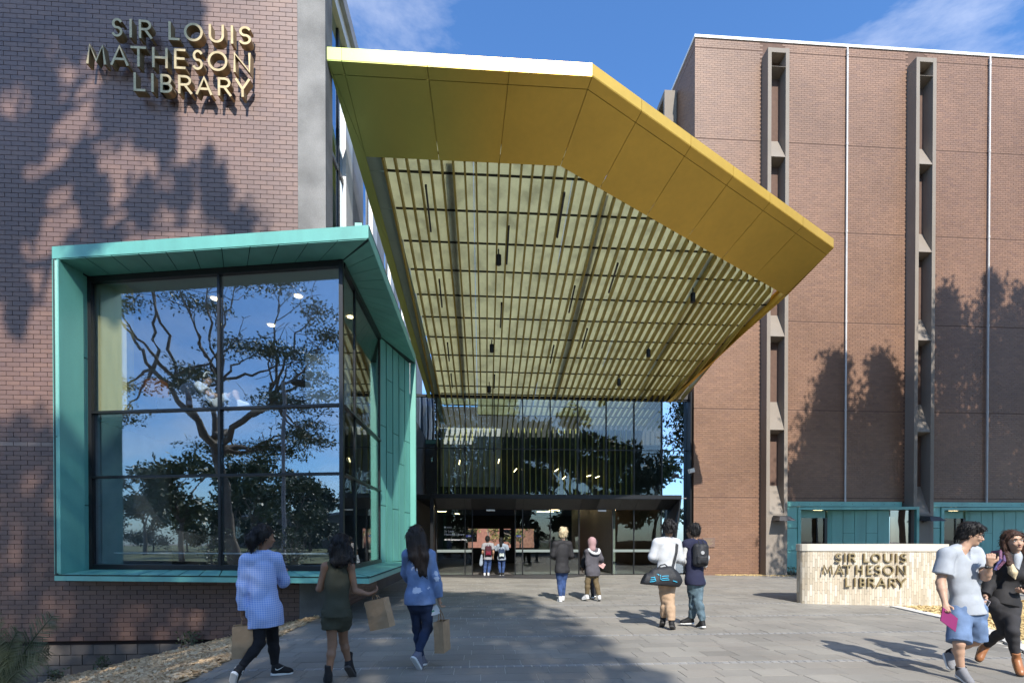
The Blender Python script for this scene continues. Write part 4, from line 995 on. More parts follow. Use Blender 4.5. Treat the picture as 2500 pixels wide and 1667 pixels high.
# casuarinas whose shade climbs the right brick wall
Y2 = 7.4
peaks = [(14.75, 9.2, 1.15), (16.9, 9.3, 1.3), (19.85, 12.3, 1.25), (21.75, 12.7, 1.3), (23.1, 12.2, 1.4), (25.2, 13.0, 1.6), (13.9, 6.1, .9)]
rs = np.random.default_rng(9)
for k, (x, z, r) in enumerate(peaks):
    px, py_, pz = upsun(x, z, Y2 + (k % 3) * .5, RY)
    lab = (('slender dark she-oak right of the plaza, %s from the entrance' % ('first','second','third','fourth','fifth','sixth','')[k]), 'young short she-oak at the end of the row right of the plaza')[k == 6]
    t = thing('she_oak', (px, py_, 0), lab, 'tree', 'she-oaks right of the plaza')
    mb = MB(); limb(mb, (px, py_, -.1), (px, py_, pz - .3), .2, .03, rs, .03, 9, 7)
    nc = 125; zc = pz - (pz - 7.6) * rs.uniform(0, 1, nc) ** .8; dz = pz - zc; ac = rs.uniform(0, 6.283, nc)
    rc = r * (.05 + .30 * dz ** .85) * rs.uniform(.15, 1.15, nc); cc = np.stack([px + rc * np.cos(ac), py_ + rc * np.sin(ac), zc], 1)
    sp = np.repeat(.20 + .26 * np.minimum(1, dz / 3), 100)[:, None]; cc = np.repeat(cc, 100, 0); cc = cc + rs.normal(size=cc.shape) * sp * np.array((1, 1, .75))
    v, f = leaf_quads(cc, .30, rs, 2.6, .4)
    for q in range(12):
        z0 = pz - 1.0 - q * .95
        if z0 > 7: b = rs.uniform(0, 6.28); limb(mb, (px, py_, z0), (px + math.cos(b) * r * .5, py_ + math.sin(b) * r * .5, z0 + .8), .05, .012, rs, .1, 4, 5)
    mb.build('trunk', bark_m, t, True); np_mesh('crown', v, f, leaf_dark_m, t)
# the big gum mirrored in the bay window
B = np.array((-18.0, -3.6, 0.)); rs = np.random.default_rng(21); cl = []
for k in range(38):
    a = rs.uniform(0, 6.283); h = rs.uniform(6.5, 16.5); r = rs.uniform(2.0, 6.3) * (1.1 - abs(h - 11) / 14)
    cl.append((B[0] + math.cos(a) * r, B[1] + math.sin(a) * r, h, rs.uniform(1.2, 2.5), rs.uniform(1.2, 2.5), rs.uniform(.4, .9), 520))
make_tree('gum_tree', tuple(B), 'large spreading gum tree mirrored in the bay window', (-18.9, -3.2, 6.2), cl, leaf_m, 1, .16, .36, seed=22, droop=.6)
# farther trees, seen only as reflections
spots = [(-27, -8, 8.5, 'g'), (-24, -15, 7, 'g'), (-33, -20, 10, 'g'), (-20, -24, 9, 'g'), (-44, -18, 9, 'g'), (-38, -34, 12, 'd'), (-27, -36, 10, 'd'), (-52, -36, 12, 'd'), (-14, -30, 9, 'd'),
         (6, -24, 17, 'd'), (11.5, -22, 18, 'd'), (17.5, -23, 17, 'd'), (2, -30, 18, 'd'), (24, -26, 14, 'g')]
for k, (x, y_, h, kd) in enumerate(spots):
    rs = np.random.default_rng(40 + k); cl = []
    for q in range(15):
        a = rs.uniform(0, 6.283); z = rs.uniform(.32 if kd == 'g' else .08, .92) * h; r = rs.uniform(.3, 1) * h * .26
        cl.append((x + math.cos(a) * r, y_ + math.sin(a) * r, z, h * .17, h * .17, h * .13, 420 if kd == 'd' else 170))
    make_tree('far_tree', (x, y_, 0), ('loose grey-green gum' if kd == 'g' else 'dense dark tree') + ' across the lawn, %s' % ('nearest the big gum', 'behind the big gum', 'left of the long building front', 'in front of the long building end', 'far left in the bay reflection', 'before the long building windows', 'before the long building middle', 'at the far end of the long building', 'at the near end of the long building', 'centre of the entrance reflection', 'tallest in the entrance reflection', 'right in the entrance reflection', 'farthest behind the cypresses', 'far right of the entrance reflection')[k], (x, y_, h * .3), cl, leaf_m if kd == 'g' else leaf_dark_m, 1, h * .045, h * .022, 'trees across the lawn', 60 + k, False)
for k in range(15):
    x, y_, h = -74 + 4.1 * k + random.uniform(-1, 1), -26 - 2.5 * (k % 3), 6.2 + 2.4 * ((k * 7) % 5) / 4; rs = np.random.default_rng(140 + k); cl = []
    for q in range(12):
        a = rs.uniform(0, 6.283); z = rs.uniform(.12, .9) * h; r = rs.uniform(.2, 1) * h * .30
        cl.append((x + math.cos(a) * r, y_ + math.sin(a) * r, z, h * .19, h * .19, h * .14, 230))
    make_tree('screen_tree', (x, y_, 0), 'bushy screen tree in the line across the lawn, number %s from its far end' % ('one two three four five six seven eight nine ten eleven twelve thirteen fourteen fifteen'.split()[k]), (x, y_, h * .25), cl, leaf_dark_m, 1, .34, .12, 'screen trees across the lawn', 160 + k, False)
hd = thing('long_building', (-34, -48, 0), 'long low grey brick building across the lawn behind the viewer', 'building')
MB().box(-70, -56, 0, -6, -48, 5.2).build('wall', brown_conc_m, hd); MB().box(-70.4, -56.4, 5.2, -5.6, -47.6, 5.6).build('roof', grey_m, hd)
for k in range(15): MB().box(-68 + 4.1 * k, -48.05, 1.2, -66 + 4.1 * k, -47.98, 3.6).build('window', glass_win, hd)
t = thing('street_lamp', (-13.2, -1.6, 0), 'grey street lamp with a disc head, mirrored in the bay window', 'street lamp')
MB().tube([(-13.2, -1.6, 0), (-13.2, -1.6, 8.6)], .09, 10).build('pole', grey_m, t)
MB().tube([(-13.2, -1.6, 8.55), (-12.6, -1.9, 8.6)], .04, 8).build('arm', grey_m, t)
MB().tube([(-12.5, -1.95, 8.66), (-12.5, -1.95, 8.60), (-12.5, -1.95, 8.52), (-12.5, -1.95, 8.46)], [.15, .42, .42, .2], 18).build('lamp_head', dark_m, t)
def shrub(name, base, h, r, n, size, mat, label, cat='shrub', group=None, seed=3):
    rs = np.random.default_rng(seed); t = thing(name, base, label, cat, group); mb = MB(); V, F, off = [], [], 0
    for k in range(7):
        a = rs.uniform(0, 6.283); e = np.array(base) + np.array((math.cos(a) * r * .7, math.sin(a) * r * .7, h * rs.uniform(.7, 1))); limb(mb, base, e, .01 + .01 * h, .004, rs, .2, 4, 5)
    mb.build('stem', bark_m, t)
    c = np.array(base) + np.stack([rs.normal(0, r * .45, n), rs.normal(0, r * .45, n), h * rs.uniform(.2, 1.05, n)], 1)
    v, f = leaf_quads(c, size, rs); np_mesh('foliage', v, f, mat, t); return t
for k, (x, y_) in enumerate(((-11.4, .2), (-13.5, -2.6), (-16, -.6), (-9.9, -1.6))):
    shrub('shrub', (x, y_, -.03), 1.9, .8, 500, .12, leaf_m, 'leafy garden shrub mirrored low in the bay window, ' + ('right of the big trunk', 'beside the big trunk', 'left of the lamp post', 'nearest the bay corner')[k], group='shrubs mirrored in the bay window', seed=80 + k)
for (x, y_, h, lab, sd) in ((-5.45, 9.36, .33, 'small green weed at the top of the mulch against the brick wall', 4), (-6.95, 9.30, .24, 'low green weed half way down the mulch slope', 5), (-7.6, 9.1, .22, 'trailing green weed lowest on the mulch slope', 6)):
    shrub('weed', (x, y_, bed_z(x, y_)), h, h * .55, 130, .055, leaf_m, lab, 'weed', seed=sd)
shrub('weed', (12.75, 19.2, -.02), .35, .25, 90, .07, leaf_m, 'small weed by the foot of the first rendered fin', 'weed', seed=7)
# young palm at the lower left
PB = np.array((-7.55, 8.05, -1.02)); t = thing('palm', tuple(PB), 'young feathery palm against the grey block footing', 'palm')
rs = np.random.default_rng(12)
fronds = [(.10, 1.52, .10), (-.35, 1.30, .9), (.75, 1.42, .35), (-.75, 1.25, .5), (.35, 1.35, .75), (-.15, 1.45, .35), (1.05, .95, .8), (-.95, .85, .9), (.55, 1.1, 1.1), (-.5, 1.0, 1.2), (.2, 1.15, 1.2)]
for k, (dx, hh, bend) in enumerate(fronds):
    dy = rs.uniform(-.45, .35); pts = []
    for i in range(15):
        s_ = i / 14; pts.append(PB + np.array((dx * s_ ** (1 + .7 * bend), dy * s_ ** 1.4, hh * s_ - bend * .35 * s_ ** 3)))
    fr_ = MB().tube([tuple(p) for p in pts], [.014 * (1 - .8 * i / 14) + .002 for i in range(15)], 5).build('frond', palm_m, t)
    V, F = [], []
    for i in range(4, 60):
        s_ = i / 59 * 14; a = int(min(13, s_)); p = pts[a] + (pts[a + 1] - pts[a]) * (s_ - a); d = pts[a + 1] - pts[a]; d /= np.linalg.norm(d)
        sd = np.cross(d, (0.2, 1, .1)); sd /= np.linalg.norm(sd); L_ = .30 * math.sin(math.pi * min(1, (i - 2) / 59)) ** .6 + .03
        for q in (-1, 1):
            tip = p + sd * q * L_ * .8 + d * L_ * .55 + np.array((0, rs.uniform(-.06, .06), -.03 * L_)); wv = d * .007
            V += [tuple(p - wv), tuple(p + wv), tuple(p + (tip - p) * .6 + wv), tuple(tip), tuple(p + (tip - p) * .6 - wv)]; m = len(V); F.append((m-5, m-4, m-3, m-2, m-1))
    lf = link_mesh('leaflets', mesh_of('leaflets', V, F, palm_m, origin_of(t)), fr_)
# the garden seen through the lobby
gw = thing('garden_wall', (2, 56, 0), 'orange brick building glimpsed through the lobby doors', 'building')
MB().box(-14, 56, 0, 22, 60, 5).build('wall', M('orange_brick', (.20, .085, .055), rough=.8, var=.3), gw)
for k in range(6): MB().box(-10 + 4 * k, 55.94, 1.2, -8.6 + 4 * k, 55.99, 2.6).build('window', glass_win, gw)
for k, (x, y_, h) in enumerate(((-2.5, 46, 5), (.6, 48, 6), (3.6, 45.5, 5), (6.2, 47, 6))):
    rs = np.random.default_rng(90 + k); cl = [(x + rs.normal() * 1.0, y_ + rs.normal() * .8, h * rs.uniform(.25, .9), .9, .9, .7, 160) for _ in range(9)]
    make_tree('garden_tree', (x, y_, 0), 'sunlit leafy tree through the lobby, ' + ('far left behind the doors', 'straight behind the open door', 'behind the middle glass', 'behind the right hand glass')[k], (x, y_, h * .25), cl, M('sunlit_leaf', (.13, .16, .04), rough=.6, var=.2, pieces=[(.10,.14,.03),(.20,.20,.05),(.26,.14,.05)]) if k == 0 else bpy.data.materials['sunlit_leaf'], 1, .24, .09, 'garden trees through the lobby', 95 + k, False)
POSES = {
 'gingham': dict(head=(-2.322,5.324,1.525), neck=(-2.335,5.313,1.380), shL=(-2.455,5.240,1.268), shR=(-2.237,5.387,1.278), elL=(-2.503,5.211,1.025), wrL=(-2.507,5.239,0.765), haL=(-2.505,5.258,0.695), elR=(-2.204,5.503,1.031), wrR=(-2.319,5.731,1.073), haR=(-2.292,5.770,1.144), hipL=(-2.358,5.269,0.708), hipR=(-2.284,5.365,0.704), knL=(-2.344,5.246,0.403), anL=(-2.481,5.112,0.171), toL=(-2.566,5.176,-0.021), knR=(-2.303,5.474,0.377), anR=(-2.268,5.449,0.095), toR=(-2.138,5.531,0.024)),
 'romper': dict(head=(-1.455,5.129,1.428), neck=(-1.489,5.120,1.281), shL=(-1.616,5.107,1.214), shR=(-1.376,5.153,1.211), elL=(-1.681,5.110,0.984), wrL=(-1.712,5.332,1.000), haL=(-1.705,5.412,1.025), elR=(-1.332,5.168,0.954), wrR=(-1.192,5.199,0.913), haR=(-1.143,5.216,0.932), hipL=(-1.561,5.100,0.749), hipR=(-1.464,5.154,0.740), knL=(-1.552,5.117,0.409), anL=(-1.581,5.076,0.085), toL=(-1.642,5.219,-0.051), knR=(-1.488,5.293,0.403), anR=(-1.440,5.309,0.169), toR=(-1.412,5.366,0.011)),
 'denim': dict(head=(-0.771,5.679,1.521), neck=(-0.755,5.667,1.377), shL=(-0.868,5.643,1.318), shR=(-0.594,5.646,1.299), elL=(-0.905,5.724,1.092), wrL=(-0.873,5.921,1.000), haL=(-0.846,5.960,1.022), elR=(-0.533,5.620,1.048), wrR=(-0.500,5.656,0.810), haR=(-0.490,5.675,0.709), hipL=(-0.785,5.654,0.813), hipR=(-0.650,5.646,0.813), knL=(-0.764,5.770,0.433), anL=(-0.713,5.704,0.108), toL=(-0.696,5.822,-0.004), knR=(-0.638,5.702,0.457), anR=(-0.735,5.546,0.196), toR=(-0.706,5.602,-0.002)),
 'blonde': dict(head=(1.939,11.454,1.631), neck=(1.915,11.454,1.480), shL=(1.718,11.415,1.371), shR=(2.101,11.471,1.370), elL=(1.664,11.416,1.118), wrL=(1.762,11.610,1.028), haL=(1.830,11.686,1.039), elR=(2.157,11.486,1.101), wrR=(2.110,11.669,1.032), haR=(2.057,11.692,1.038), hipL=(1.818,11.434,0.802), hipR=(1.988,11.454,0.800), knL=(1.864,11.499,0.453), anL=(1.864,11.416,0.097), toL=(1.846,11.516,0.016), knR=(1.955,11.543,0.462), anR=(1.946,11.571,0.112), toR=(1.974,11.739,0.029)),
 'hijab': dict(head=(2.626,11.479,1.411), neck=(2.653,11.477,1.280), shL=(2.525,11.464,1.191), shR=(2.785,11.498,1.196), elL=(2.516,11.442,0.950), wrL=(2.552,11.439,0.771), haL=(2.587,11.456,0.694), elR=(2.849,11.503,1.030), wrR=(2.897,11.639,0.947), haR=(2.921,11.678,0.910), hipL=(2.580,11.457,0.756), hipR=(2.724,11.478,0.747), knL=(2.529,11.478,0.465), anL=(2.524,11.516,0.142), toL=(2.459,11.609,0.062), knR=(2.740,11.485,0.456), anR=(2.800,11.438,0.136), toR=(2.850,11.615,0.009)),
 'companion': dict(head=(2.764,11.831,1.394), neck=(2.728,11.832,1.252), shL=(2.532,11.824,1.188), shR=(2.890,11.842,1.187), elL=(2.485,11.805,0.962), wrL=(2.467,11.805,0.777), haL=(2.469,11.814,0.698), elR=(2.925,11.839,1.030), wrR=(2.971,11.935,0.969), haR=(2.991,11.984,0.952), hipL=(2.622,11.805,0.734), hipR=(2.776,11.815,0.733), knL=(2.704,11.848,0.445), anL=(2.740,11.843,0.117), toL=(2.755,11.941,0.026), knR=(2.780,11.923,0.438), anR=(2.805,11.939,0.134), toR=(2.833,12.087,0.045)),
 'sweater': dict(head=(3.089,7.826,1.659), neck=(3.066,7.826,1.525), shL=(2.847,7.799,1.425), shR=(3.263,7.853,1.418), elL=(2.791,7.820,1.204), wrL=(2.929,7.972,1.144), haL=(2.998,8.028,1.141), elR=(3.311,7.868,1.174), wrR=(3.408,7.982,1.108), haR=(3.439,8.020,1.085), hipL=(2.979,7.826,0.868), hipR=(3.120,7.837,0.867), knL=(3.048,7.879,0.472), anL=(3.044,7.957,0.162), toL=(3.061,8.055,0.056), knR=(3.092,7.816,0.453), anR=(3.106,7.762,0.140), toR=(3.172,7.857,-0.005)),
 'varsity': dict(head=(3.568,7.996,1.636), neck=(3.568,7.975,1.491), shL=(3.444,7.952,1.403), shR=(3.718,7.985,1.402), elL=(3.418,7.982,1.211), wrL=(3.472,8.098,1.067), haL=(3.490,8.157,1.050), elR=(3.789,7.999,1.182), wrR=(3.840,8.135,1.036), haR=(3.853,8.194,0.990), hipL=(3.511,7.943,0.829), hipR=(3.661,7.964,0.827), knL=(3.603,8.035,0.462), anL=(3.590,8.083,0.136), toL=(3.494,8.109,0.083), knR=(3.623,7.923,0.462), anR=(3.668,7.838,0.114), toR=(3.652,7.938,0.001)),
 'greytee': dict(head=(5.250,4.886,1.553), neck=(5.192,4.928,1.389), shL=(4.988,4.920,1.328), shR=(5.350,4.918,1.333), elL=(4.911,4.903,1.027), wrL=(4.876,4.803,0.820), haL=(4.852,4.764,0.742), elR=(5.311,4.778,1.097), wrR=(5.219,4.665,1.236), haR=(5.202,4.636,1.325), hipL=(5.121,4.887,0.770), hipR=(5.287,4.877,0.764), knL=(5.003,4.772,0.403), anL=(5.064,4.806,0.116), toL=(5.022,4.667,0.030), knR=(5.333,4.911,0.393), anR=(5.332,5.170,0.208), toR=(5.254,5.074,0.040)),
 'blackjacket': dict(head=(5.949,5.062,1.475), neck=(6.008,5.098,1.345), shL=(5.787,5.091,1.275), shR=(6.169,5.087,1.275), elL=(5.720,5.133,1.015), wrL=(5.605,5.059,0.869), haL=(5.569,5.020,0.798), elR=(6.200,5.043,1.007), wrR=(5.950,4.938,0.931), haR=(5.872,4.922,0.920), hipL=(5.779,5.097,0.799), hipR=(5.965,5.086,0.805), knL=(5.935,5.135,0.455), anL=(6.040,5.447,0.202), toL=(5.931,5.413,0.040), knR=(5.829,4.962,0.489), anR=(5.916,4.994,0.159), toR=(5.833,4.878,0.034)),
 'redpack': dict(head=(0.222,19.925,1.486), neck=(0.240,19.922,1.331), shL=(0.075,19.932,1.239), shR=(0.413,19.911,1.239), elL=(0.021,19.933,0.965), wrL=(0.011,20.033,0.815), haL=(0.002,20.033,0.760), elR=(0.468,19.905,0.965), wrR=(0.452,20.005,0.779), haR=(0.448,20.005,0.724), hipL=(0.157,19.923,0.727), hipR=(0.312,19.913,0.727), knL=(0.130,19.972,0.377), anL=(0.102,19.871,0.073), toL=(0.103,20.020,-0.011), knR=(0.305,20.011,0.374), anR=(0.257,19.861,0.055), toR=(0.259,20.011,-0.021)),
 'bluepack': dict(head=(0.789,19.939,1.440), neck=(0.798,19.938,1.284), shL=(0.643,19.947,1.211), shR=(0.963,19.927,1.211), elL=(0.562,20.001,1.054), wrL=(0.549,20.203,1.180), haL=(0.532,20.254,1.235), elR=(1.057,19.970,1.082), wrR=(1.021,20.174,1.235), haR=(1.013,20.195,1.309), hipL=(0.725,19.938,0.725), hipR=(0.880,19.928,0.725), knL=(0.717,19.986,0.393), anL=(0.750,19.881,0.069), toL=(0.746,20.031,-0.015), knR=(0.891,19.975,0.393), anR=(0.859,19.874,0.051), toR=(0.866,20.023,-0.024)),
 'reader': dict(head=(-5.540,10.138,4.715), neck=(-5.612,10.141,4.599), shL=(-5.761,10.301,4.610), shR=(-5.560,9.987,4.507), elL=(-5.617,10.341,4.498), wrL=(-5.299,10.170,4.389), haL=(-5.183,10.113,4.393), elR=(-5.356,9.923,4.333), wrR=(-5.113,9.978,4.336), haR=(-4.999,9.971,4.354), hipL=(-5.416,10.227,4.287), hipR=(-5.263,9.986,4.213), knL=(-4.976,10.151,4.452), anL=(-4.888,10.093,4.254), toL=(-4.682,10.081,4.231), knR=(-4.881,9.924,4.395), anR=(-4.802,9.917,4.206), toR=(-4.583,9.904,4.184)),
}
PROPS = dict(bagA=(-2.488,5.235,0.427), bagB=(-1.088,5.211,0.706), bagC=(-0.468,5.691,0.367), napkin=(-0.555,5.639,0.677), duffel=(2.907,7.690,0.879), dufTop=(3.126,7.719,1.095), dufSh=(3.210,7.787,1.472), packH=(3.619,7.810,1.236), folder=(4.849,4.733,0.663), packK=(0.256,19.769,1.005), packL=(0.800,19.764,0.914), braid0=(5.803,5.010,1.342), braid1=(5.793,4.960,1.218), braid2=(5.799,4.918,1.065), strap0=(5.770,5.052,1.366), strap1=(5.706,4.996,1.279), strap2=(5.664,5.017,1.158), strapb0=(5.800,5.030,1.341), strapb1=(5.722,4.974,1.255), strapb2=(5.683,5.016,1.165), phone=(5.546,5.002,0.788), clutch=(2.899,11.588,0.872), tote=(-0.044,19.984,0.616), jbag=(6.377,5.264,1.160), chair0=(-5.898,10.308,4.419), lampshade=(-7.395,11.507,4.949), screen=(-4.186,11.507,4.727))
# ------------------------------------------------------------------ people: smooth bodies grown from round bones
def smin(a, b, k):
    h = np.clip(.5 + .5 * (b - a) / k, 0, 1); return b + (a - b) * h - k * h * (1 - h)
class Blob:
    """a distance field on a grid; every bone is blended into it near itself only"""
    def __init__(s, h, k=.02): s.h, s.k, s.ops = h, k, []
    def cone(s, a, b, ra, rb, capa=False, capb=False, w=None, f=1., k=None):
        s.ops.append(('c', np.array(a, float), np.array(b, float), ra, rb, capa, capb, None if w is None else np.array(w, float), f, k)); return s
    def ell(s, c, r, R=None, k=None): s.ops.append(('e', np.array(c, float), np.array(r, float), np.eye(3) if R is None else np.array(R, float), k)); return s
    def hole(s, a, b, ra, rb): s.ops.append(('h', np.array(a, float), np.array(b, float), ra, rb)); return s
    def cut(s, p, n): s.ops.append(('x', np.array(p, float), np.array(n, float) / np.linalg.norm(n))); return s
    def mesh(s, wr=0., wf=14., seed=0, stretch=(1, 1, .6)):
        lo, hi = [], []
        for o in s.ops:
            if o[0] == 'c':
                r = max(o[3], o[4]); lo.append(np.minimum(o[1], o[2]) - r); hi.append(np.maximum(o[1], o[2]) + r)
            elif o[0] == 'e': lo.append(o[1] - max(o[2])); hi.append(o[1] + max(o[2]))
        lo = np.min(lo, 0) - 4 * s.h - wr; hi = np.max(hi, 0) + 4 * s.h + wr
        n = np.ceil((hi - lo) / s.h).astype(int) + 1
        ax = [lo[i] + s.h * np.arange(n[i]) for i in range(3)]
        D = np.full(n, .5, np.float32)
        def sub(l, h_):
            i0 = np.clip(((l - lo) / s.h).astype(int), 0, n - 1); i1 = np.clip(((h_ - lo) / s.h).astype(int) + 2, 1, n)
            sl = tuple(slice(a, b) for a, b in zip(i0, i1))
            return sl, np.stack(np.meshgrid(*[ax[i][sl[i]] for i in range(3)], indexing='ij'), -1).astype(np.float32)
        for o in s.ops:
            if o[0] == 'c':
                _, a, b, ra, rb, ca, cb, w, f, k = o; k = k or s.k; r = max(ra, rb) + 3 * k + s.h
                sl, P = sub(np.minimum(a, b) - r, np.maximum(a, b) + r); d = b - a; L2 = max(d @ d, 1e-9); q = P - a.astype(np.float32)
                t0 = (q @ d.astype(np.float32)) / L2; t = np.clip(t0, 0, 1); e = q - t[..., None] * d.astype(np.float32)
                if w is None: dist = np.sqrt((e * e).sum(-1))
                else:
                    ew = e @ (w / np.linalg.norm(w)).astype(np.float32); dist = np.sqrt(np.maximum((e * e).sum(-1) - ew ** 2, 0) + (ew / f) ** 2)
                v = dist - (ra + (rb - ra) * t); L = math.sqrt(L2)
                if ca: v = np.maximum(v, -t0 * L)
                if cb: v = np.maximum(v, (t0 - 1) * L)
            elif o[0] == 'e':
                _, c, rr, R, k = o; k = k or s.k; r = max(rr) + 3 * k + s.h
                sl, P = sub(c - r, c + r); q = (P - c.astype(np.float32)) @ R.astype(np.float32)
                k0 = np.sqrt(((q / rr) ** 2).sum(-1)) + 1e-6; k1 = np.sqrt(((q / rr ** 2) ** 2).sum(-1)) + 1e-6; v = k0 * (k0 - 1) / k1
            elif o[0] == 'h':
                _, a, b, ra, rb = o; r = max(ra, rb) + s.h * 2; sl, P = sub(np.minimum(a, b) - r, np.maximum(a, b) + r); d = b - a; q = P - a.astype(np.float32)
                t = np.clip((q @ d.astype(np.float32)) / max(d @ d, 1e-9), 0, 1); e = q - t[..., None] * d.astype(np.float32)
                D[sl] = np.maximum(D[sl], (ra + (rb - ra) * t) - np.sqrt((e * e).sum(-1))); continue
            else: continue
            D[sl] = smin(D[sl], v.astype(np.float32), k)
        if wr:
            rs = np.random.default_rng(seed); X, Y, Z = np.meshgrid(*[a.astype(np.float32) for a in ax], indexing='ij')
            X, Y, Z = X * stretch[0], Y * stretch[1], Z * stretch[2]; nz = np.zeros(n, np.float32)
            for i in range(7):
                v = rs.normal(size=3); v *= wf * (1 + i * .45) / np.linalg.norm(v); ph = rs.uniform(0, 6.28)
                nz += (np.sin(X * v[0] + Y * v[1] + Z * v[2] + ph + 1.3 * np.sin(X * v[1] - Z * v[0] * .7)) / (1 + i * .35)).astype(np.float32)
            nz = nz / 2.2; D += (nz + .45 * np.abs(nz) - .80) * wr
        for o in s.ops:
            if o[0] == 'x':
                g = [ax[i].astype(np.float32) - o[1][i] for i in range(3)]
                D = np.maximum(D, g[0][:, None, None] * o[2][0] + g[1][None, :, None] * o[2][1] + g[2][None, None, :] * o[2][2])
        return surface(D, lo, s.h)
def surface(D, lo, h):
    """surface nets: one vertex per cell the surface crosses, one quad per crossed grid edge"""
    S = D < 0; n = np.array(D.shape); c = [slice(0, -1), slice(1, None)]
    cnt = np.zeros(n - 1, np.int8)
    for i in (0, 1):
        for j in (0, 1):
            for k in (0, 1): cnt += S[c[i], c[j], c[k]]
    act = np.argwhere((cnt > 0) & (cnt < 8)); idx = -np.ones(n - 1, np.int32); idx[tuple(act.T)] = np.arange(len(act))
    acc = np.zeros((len(act), 3)); num = np.zeros(len(act))
    corners = [(i, j, k) for i in (0, 1) for j in (0, 1) for k in (0, 1)]
    for a in range(8):
        for b in range(a + 1, 8):
            ca, cb = np.array(corners[a]), np.array(corners[b])
            if abs(ca - cb).sum() != 1: continue
            da = D[tuple((act + ca).T)]; db = D[tuple((act + cb).T)]; m = (da < 0) != (db < 0)
            t = (da[m] / (da[m] - db[m]))[:, None]; acc[m] += ca + (cb - ca) * t; num[m] += 1
    V = lo + h * (act + acc / num[:, None]); Q = []
    for ax in range(3):
        u, v = (ax + 1) % 3, (ax + 2) % 3
        sl0 = [slice(1, -1)] * 3; sl0[ax] = slice(0, -1); sl1 = list(sl0); sl1[ax] = slice(1, None)
        A, B_ = S[tuple(sl0)], S[tuple(sl1)]; e = np.argwhere(A != B_)
        if not len(e): continue
        off = np.ones(3, int); off[ax] = 0; p = e + off; eu, ev = np.eye(3, dtype=int)[u], np.eye(3, dtype=int)[v]
        g = lambda q: idx[tuple(q.T)]
        q = np.stack([g(p - eu - ev), g(p - ev), g(p), g(p - eu)], 1); flip = ~A[tuple(e.T)]
        q[flip] = q[flip][:, ::-1]; Q.append(q)
    Q = np.concatenate(Q); return V, Q[(Q >= 0).all(1)]

def cloth(name, col, rough=.85, var=.12, bump=.35, bs=160, **k): return M(name, col, rough=rough, var=var, vscale=9, bump=bump, bscale=bs, spec=.25, **k)
def skin(name, col):
    m = M(name, col, rough=.5, var=.07, vscale=14, spec=.35, bump=.05, bscale=200)
    b = next(n for n in m.node_tree.nodes if n.type == 'BSDF_PRINCIPLED'); b.inputs['Subsurface Weight'].default_value = .12
    b.inputs['Subsurface Radius'].default_value = (.012, .005, .003); b.inputs['Subsurface Scale'].default_value = 1.0
    return m
def hairm(name, col, rough=.5): return M(name, col, rough=rough, var=.35, vscale=26, stretch=(1, 1, .22), bump=.9, bscale=70, spec=.22)
SK_LIGHT, SK_TAN, SK_BROWN = skin('skin_light', (.44,.275,.19)), skin('skin_tan', (.38,.23,.145)), skin('skin_brown', (.25,.135,.08))
H_BLACK, H_DARK, H_BROWN = hairm('black_hair', (.012,.011,.011)), hairm('dark_hair', (.028,.02,.016)), hairm('brown_hair', (.05,.026,.018))
H_BLOND = hairm('blond_hair', (.50,.41,.26), .5)
EYE_W, EYE_D, LIP = M('eye_white', (.7,.68,.65), rough=.2, var=0), M('iris_dark', (.02,.012,.01), rough=.1, var=0), M('lip', (.36,.13,.11), rough=.4, var=.05)
SOLE_W, SOLE_D = M('white_sole', (.7,.7,.68), rough=.6), M('dark_sole', (.05,.048,.047), rough=.8)
def V3(p): return np.array(p, float)
def nrm(v): v = np.array(v, float); return v / (np.linalg.norm(v) + 1e-9)

def hand(B, wr, ha, side, S, curl=.6, grip=None):
    """palm, four unequal bent fingers and a thumb that leaves the side of the palm"""
    d = nrm(ha - wr); up = nrm(side - d * (side @ d)); th = np.cross(d, up)        # up = across the knuckles, th = palm normal
    pal = wr + d * .075 * S
    B.cone(wr, wr + d * .035 * S, .024 * S, .027 * S, w=th, f=.75, k=.012)
    for j, q in enumerate((-1, -.35, .3, .95)): B.cone(wr + d * .02 * S + up * q * .012 * S, pal + up * q * .027 * S, .016 * S, .0125 * S, k=.010)
    for j, (q, ln) in enumerate(((-1, .058), (-.35, .070), (.3, .076), (.95, .068))):
        k0 = pal + up * q * .028 * S; d1 = nrm(d + th * curl * .8 + up * q * .05); d2 = nrm(d * (1 - curl) + th * curl * 1.3)
        d3 = nrm(d * (.6 - curl) + th * curl * 1.6)
        k1 = k0 + d1 * ln * .50 * S; k2 = k1 + d2 * ln * .34 * S; k3 = k2 + d3 * ln * .26 * S
        B.cone(k0, k1, .0105 * S, .0095 * S, k=.003); B.cone(k1, k2, .0095 * S, .0086 * S, k=.003); B.cone(k2, k3, .0086 * S, .0070 * S, k=.003)
    t0 = wr + d * .028 * S + up * .024 * S; t1 = t0 + nrm(d * .7 + up * .75 + th * .35) * .042 * S; t2 = t1 + nrm(d * .9 + up * .1 + th * .55) * .032 * S
    B.cone(t0, t1, .0135 * S, .0115 * S, k=.006); B.cone(t1, t2, .0112 * S, .0085 * S, k=.003)

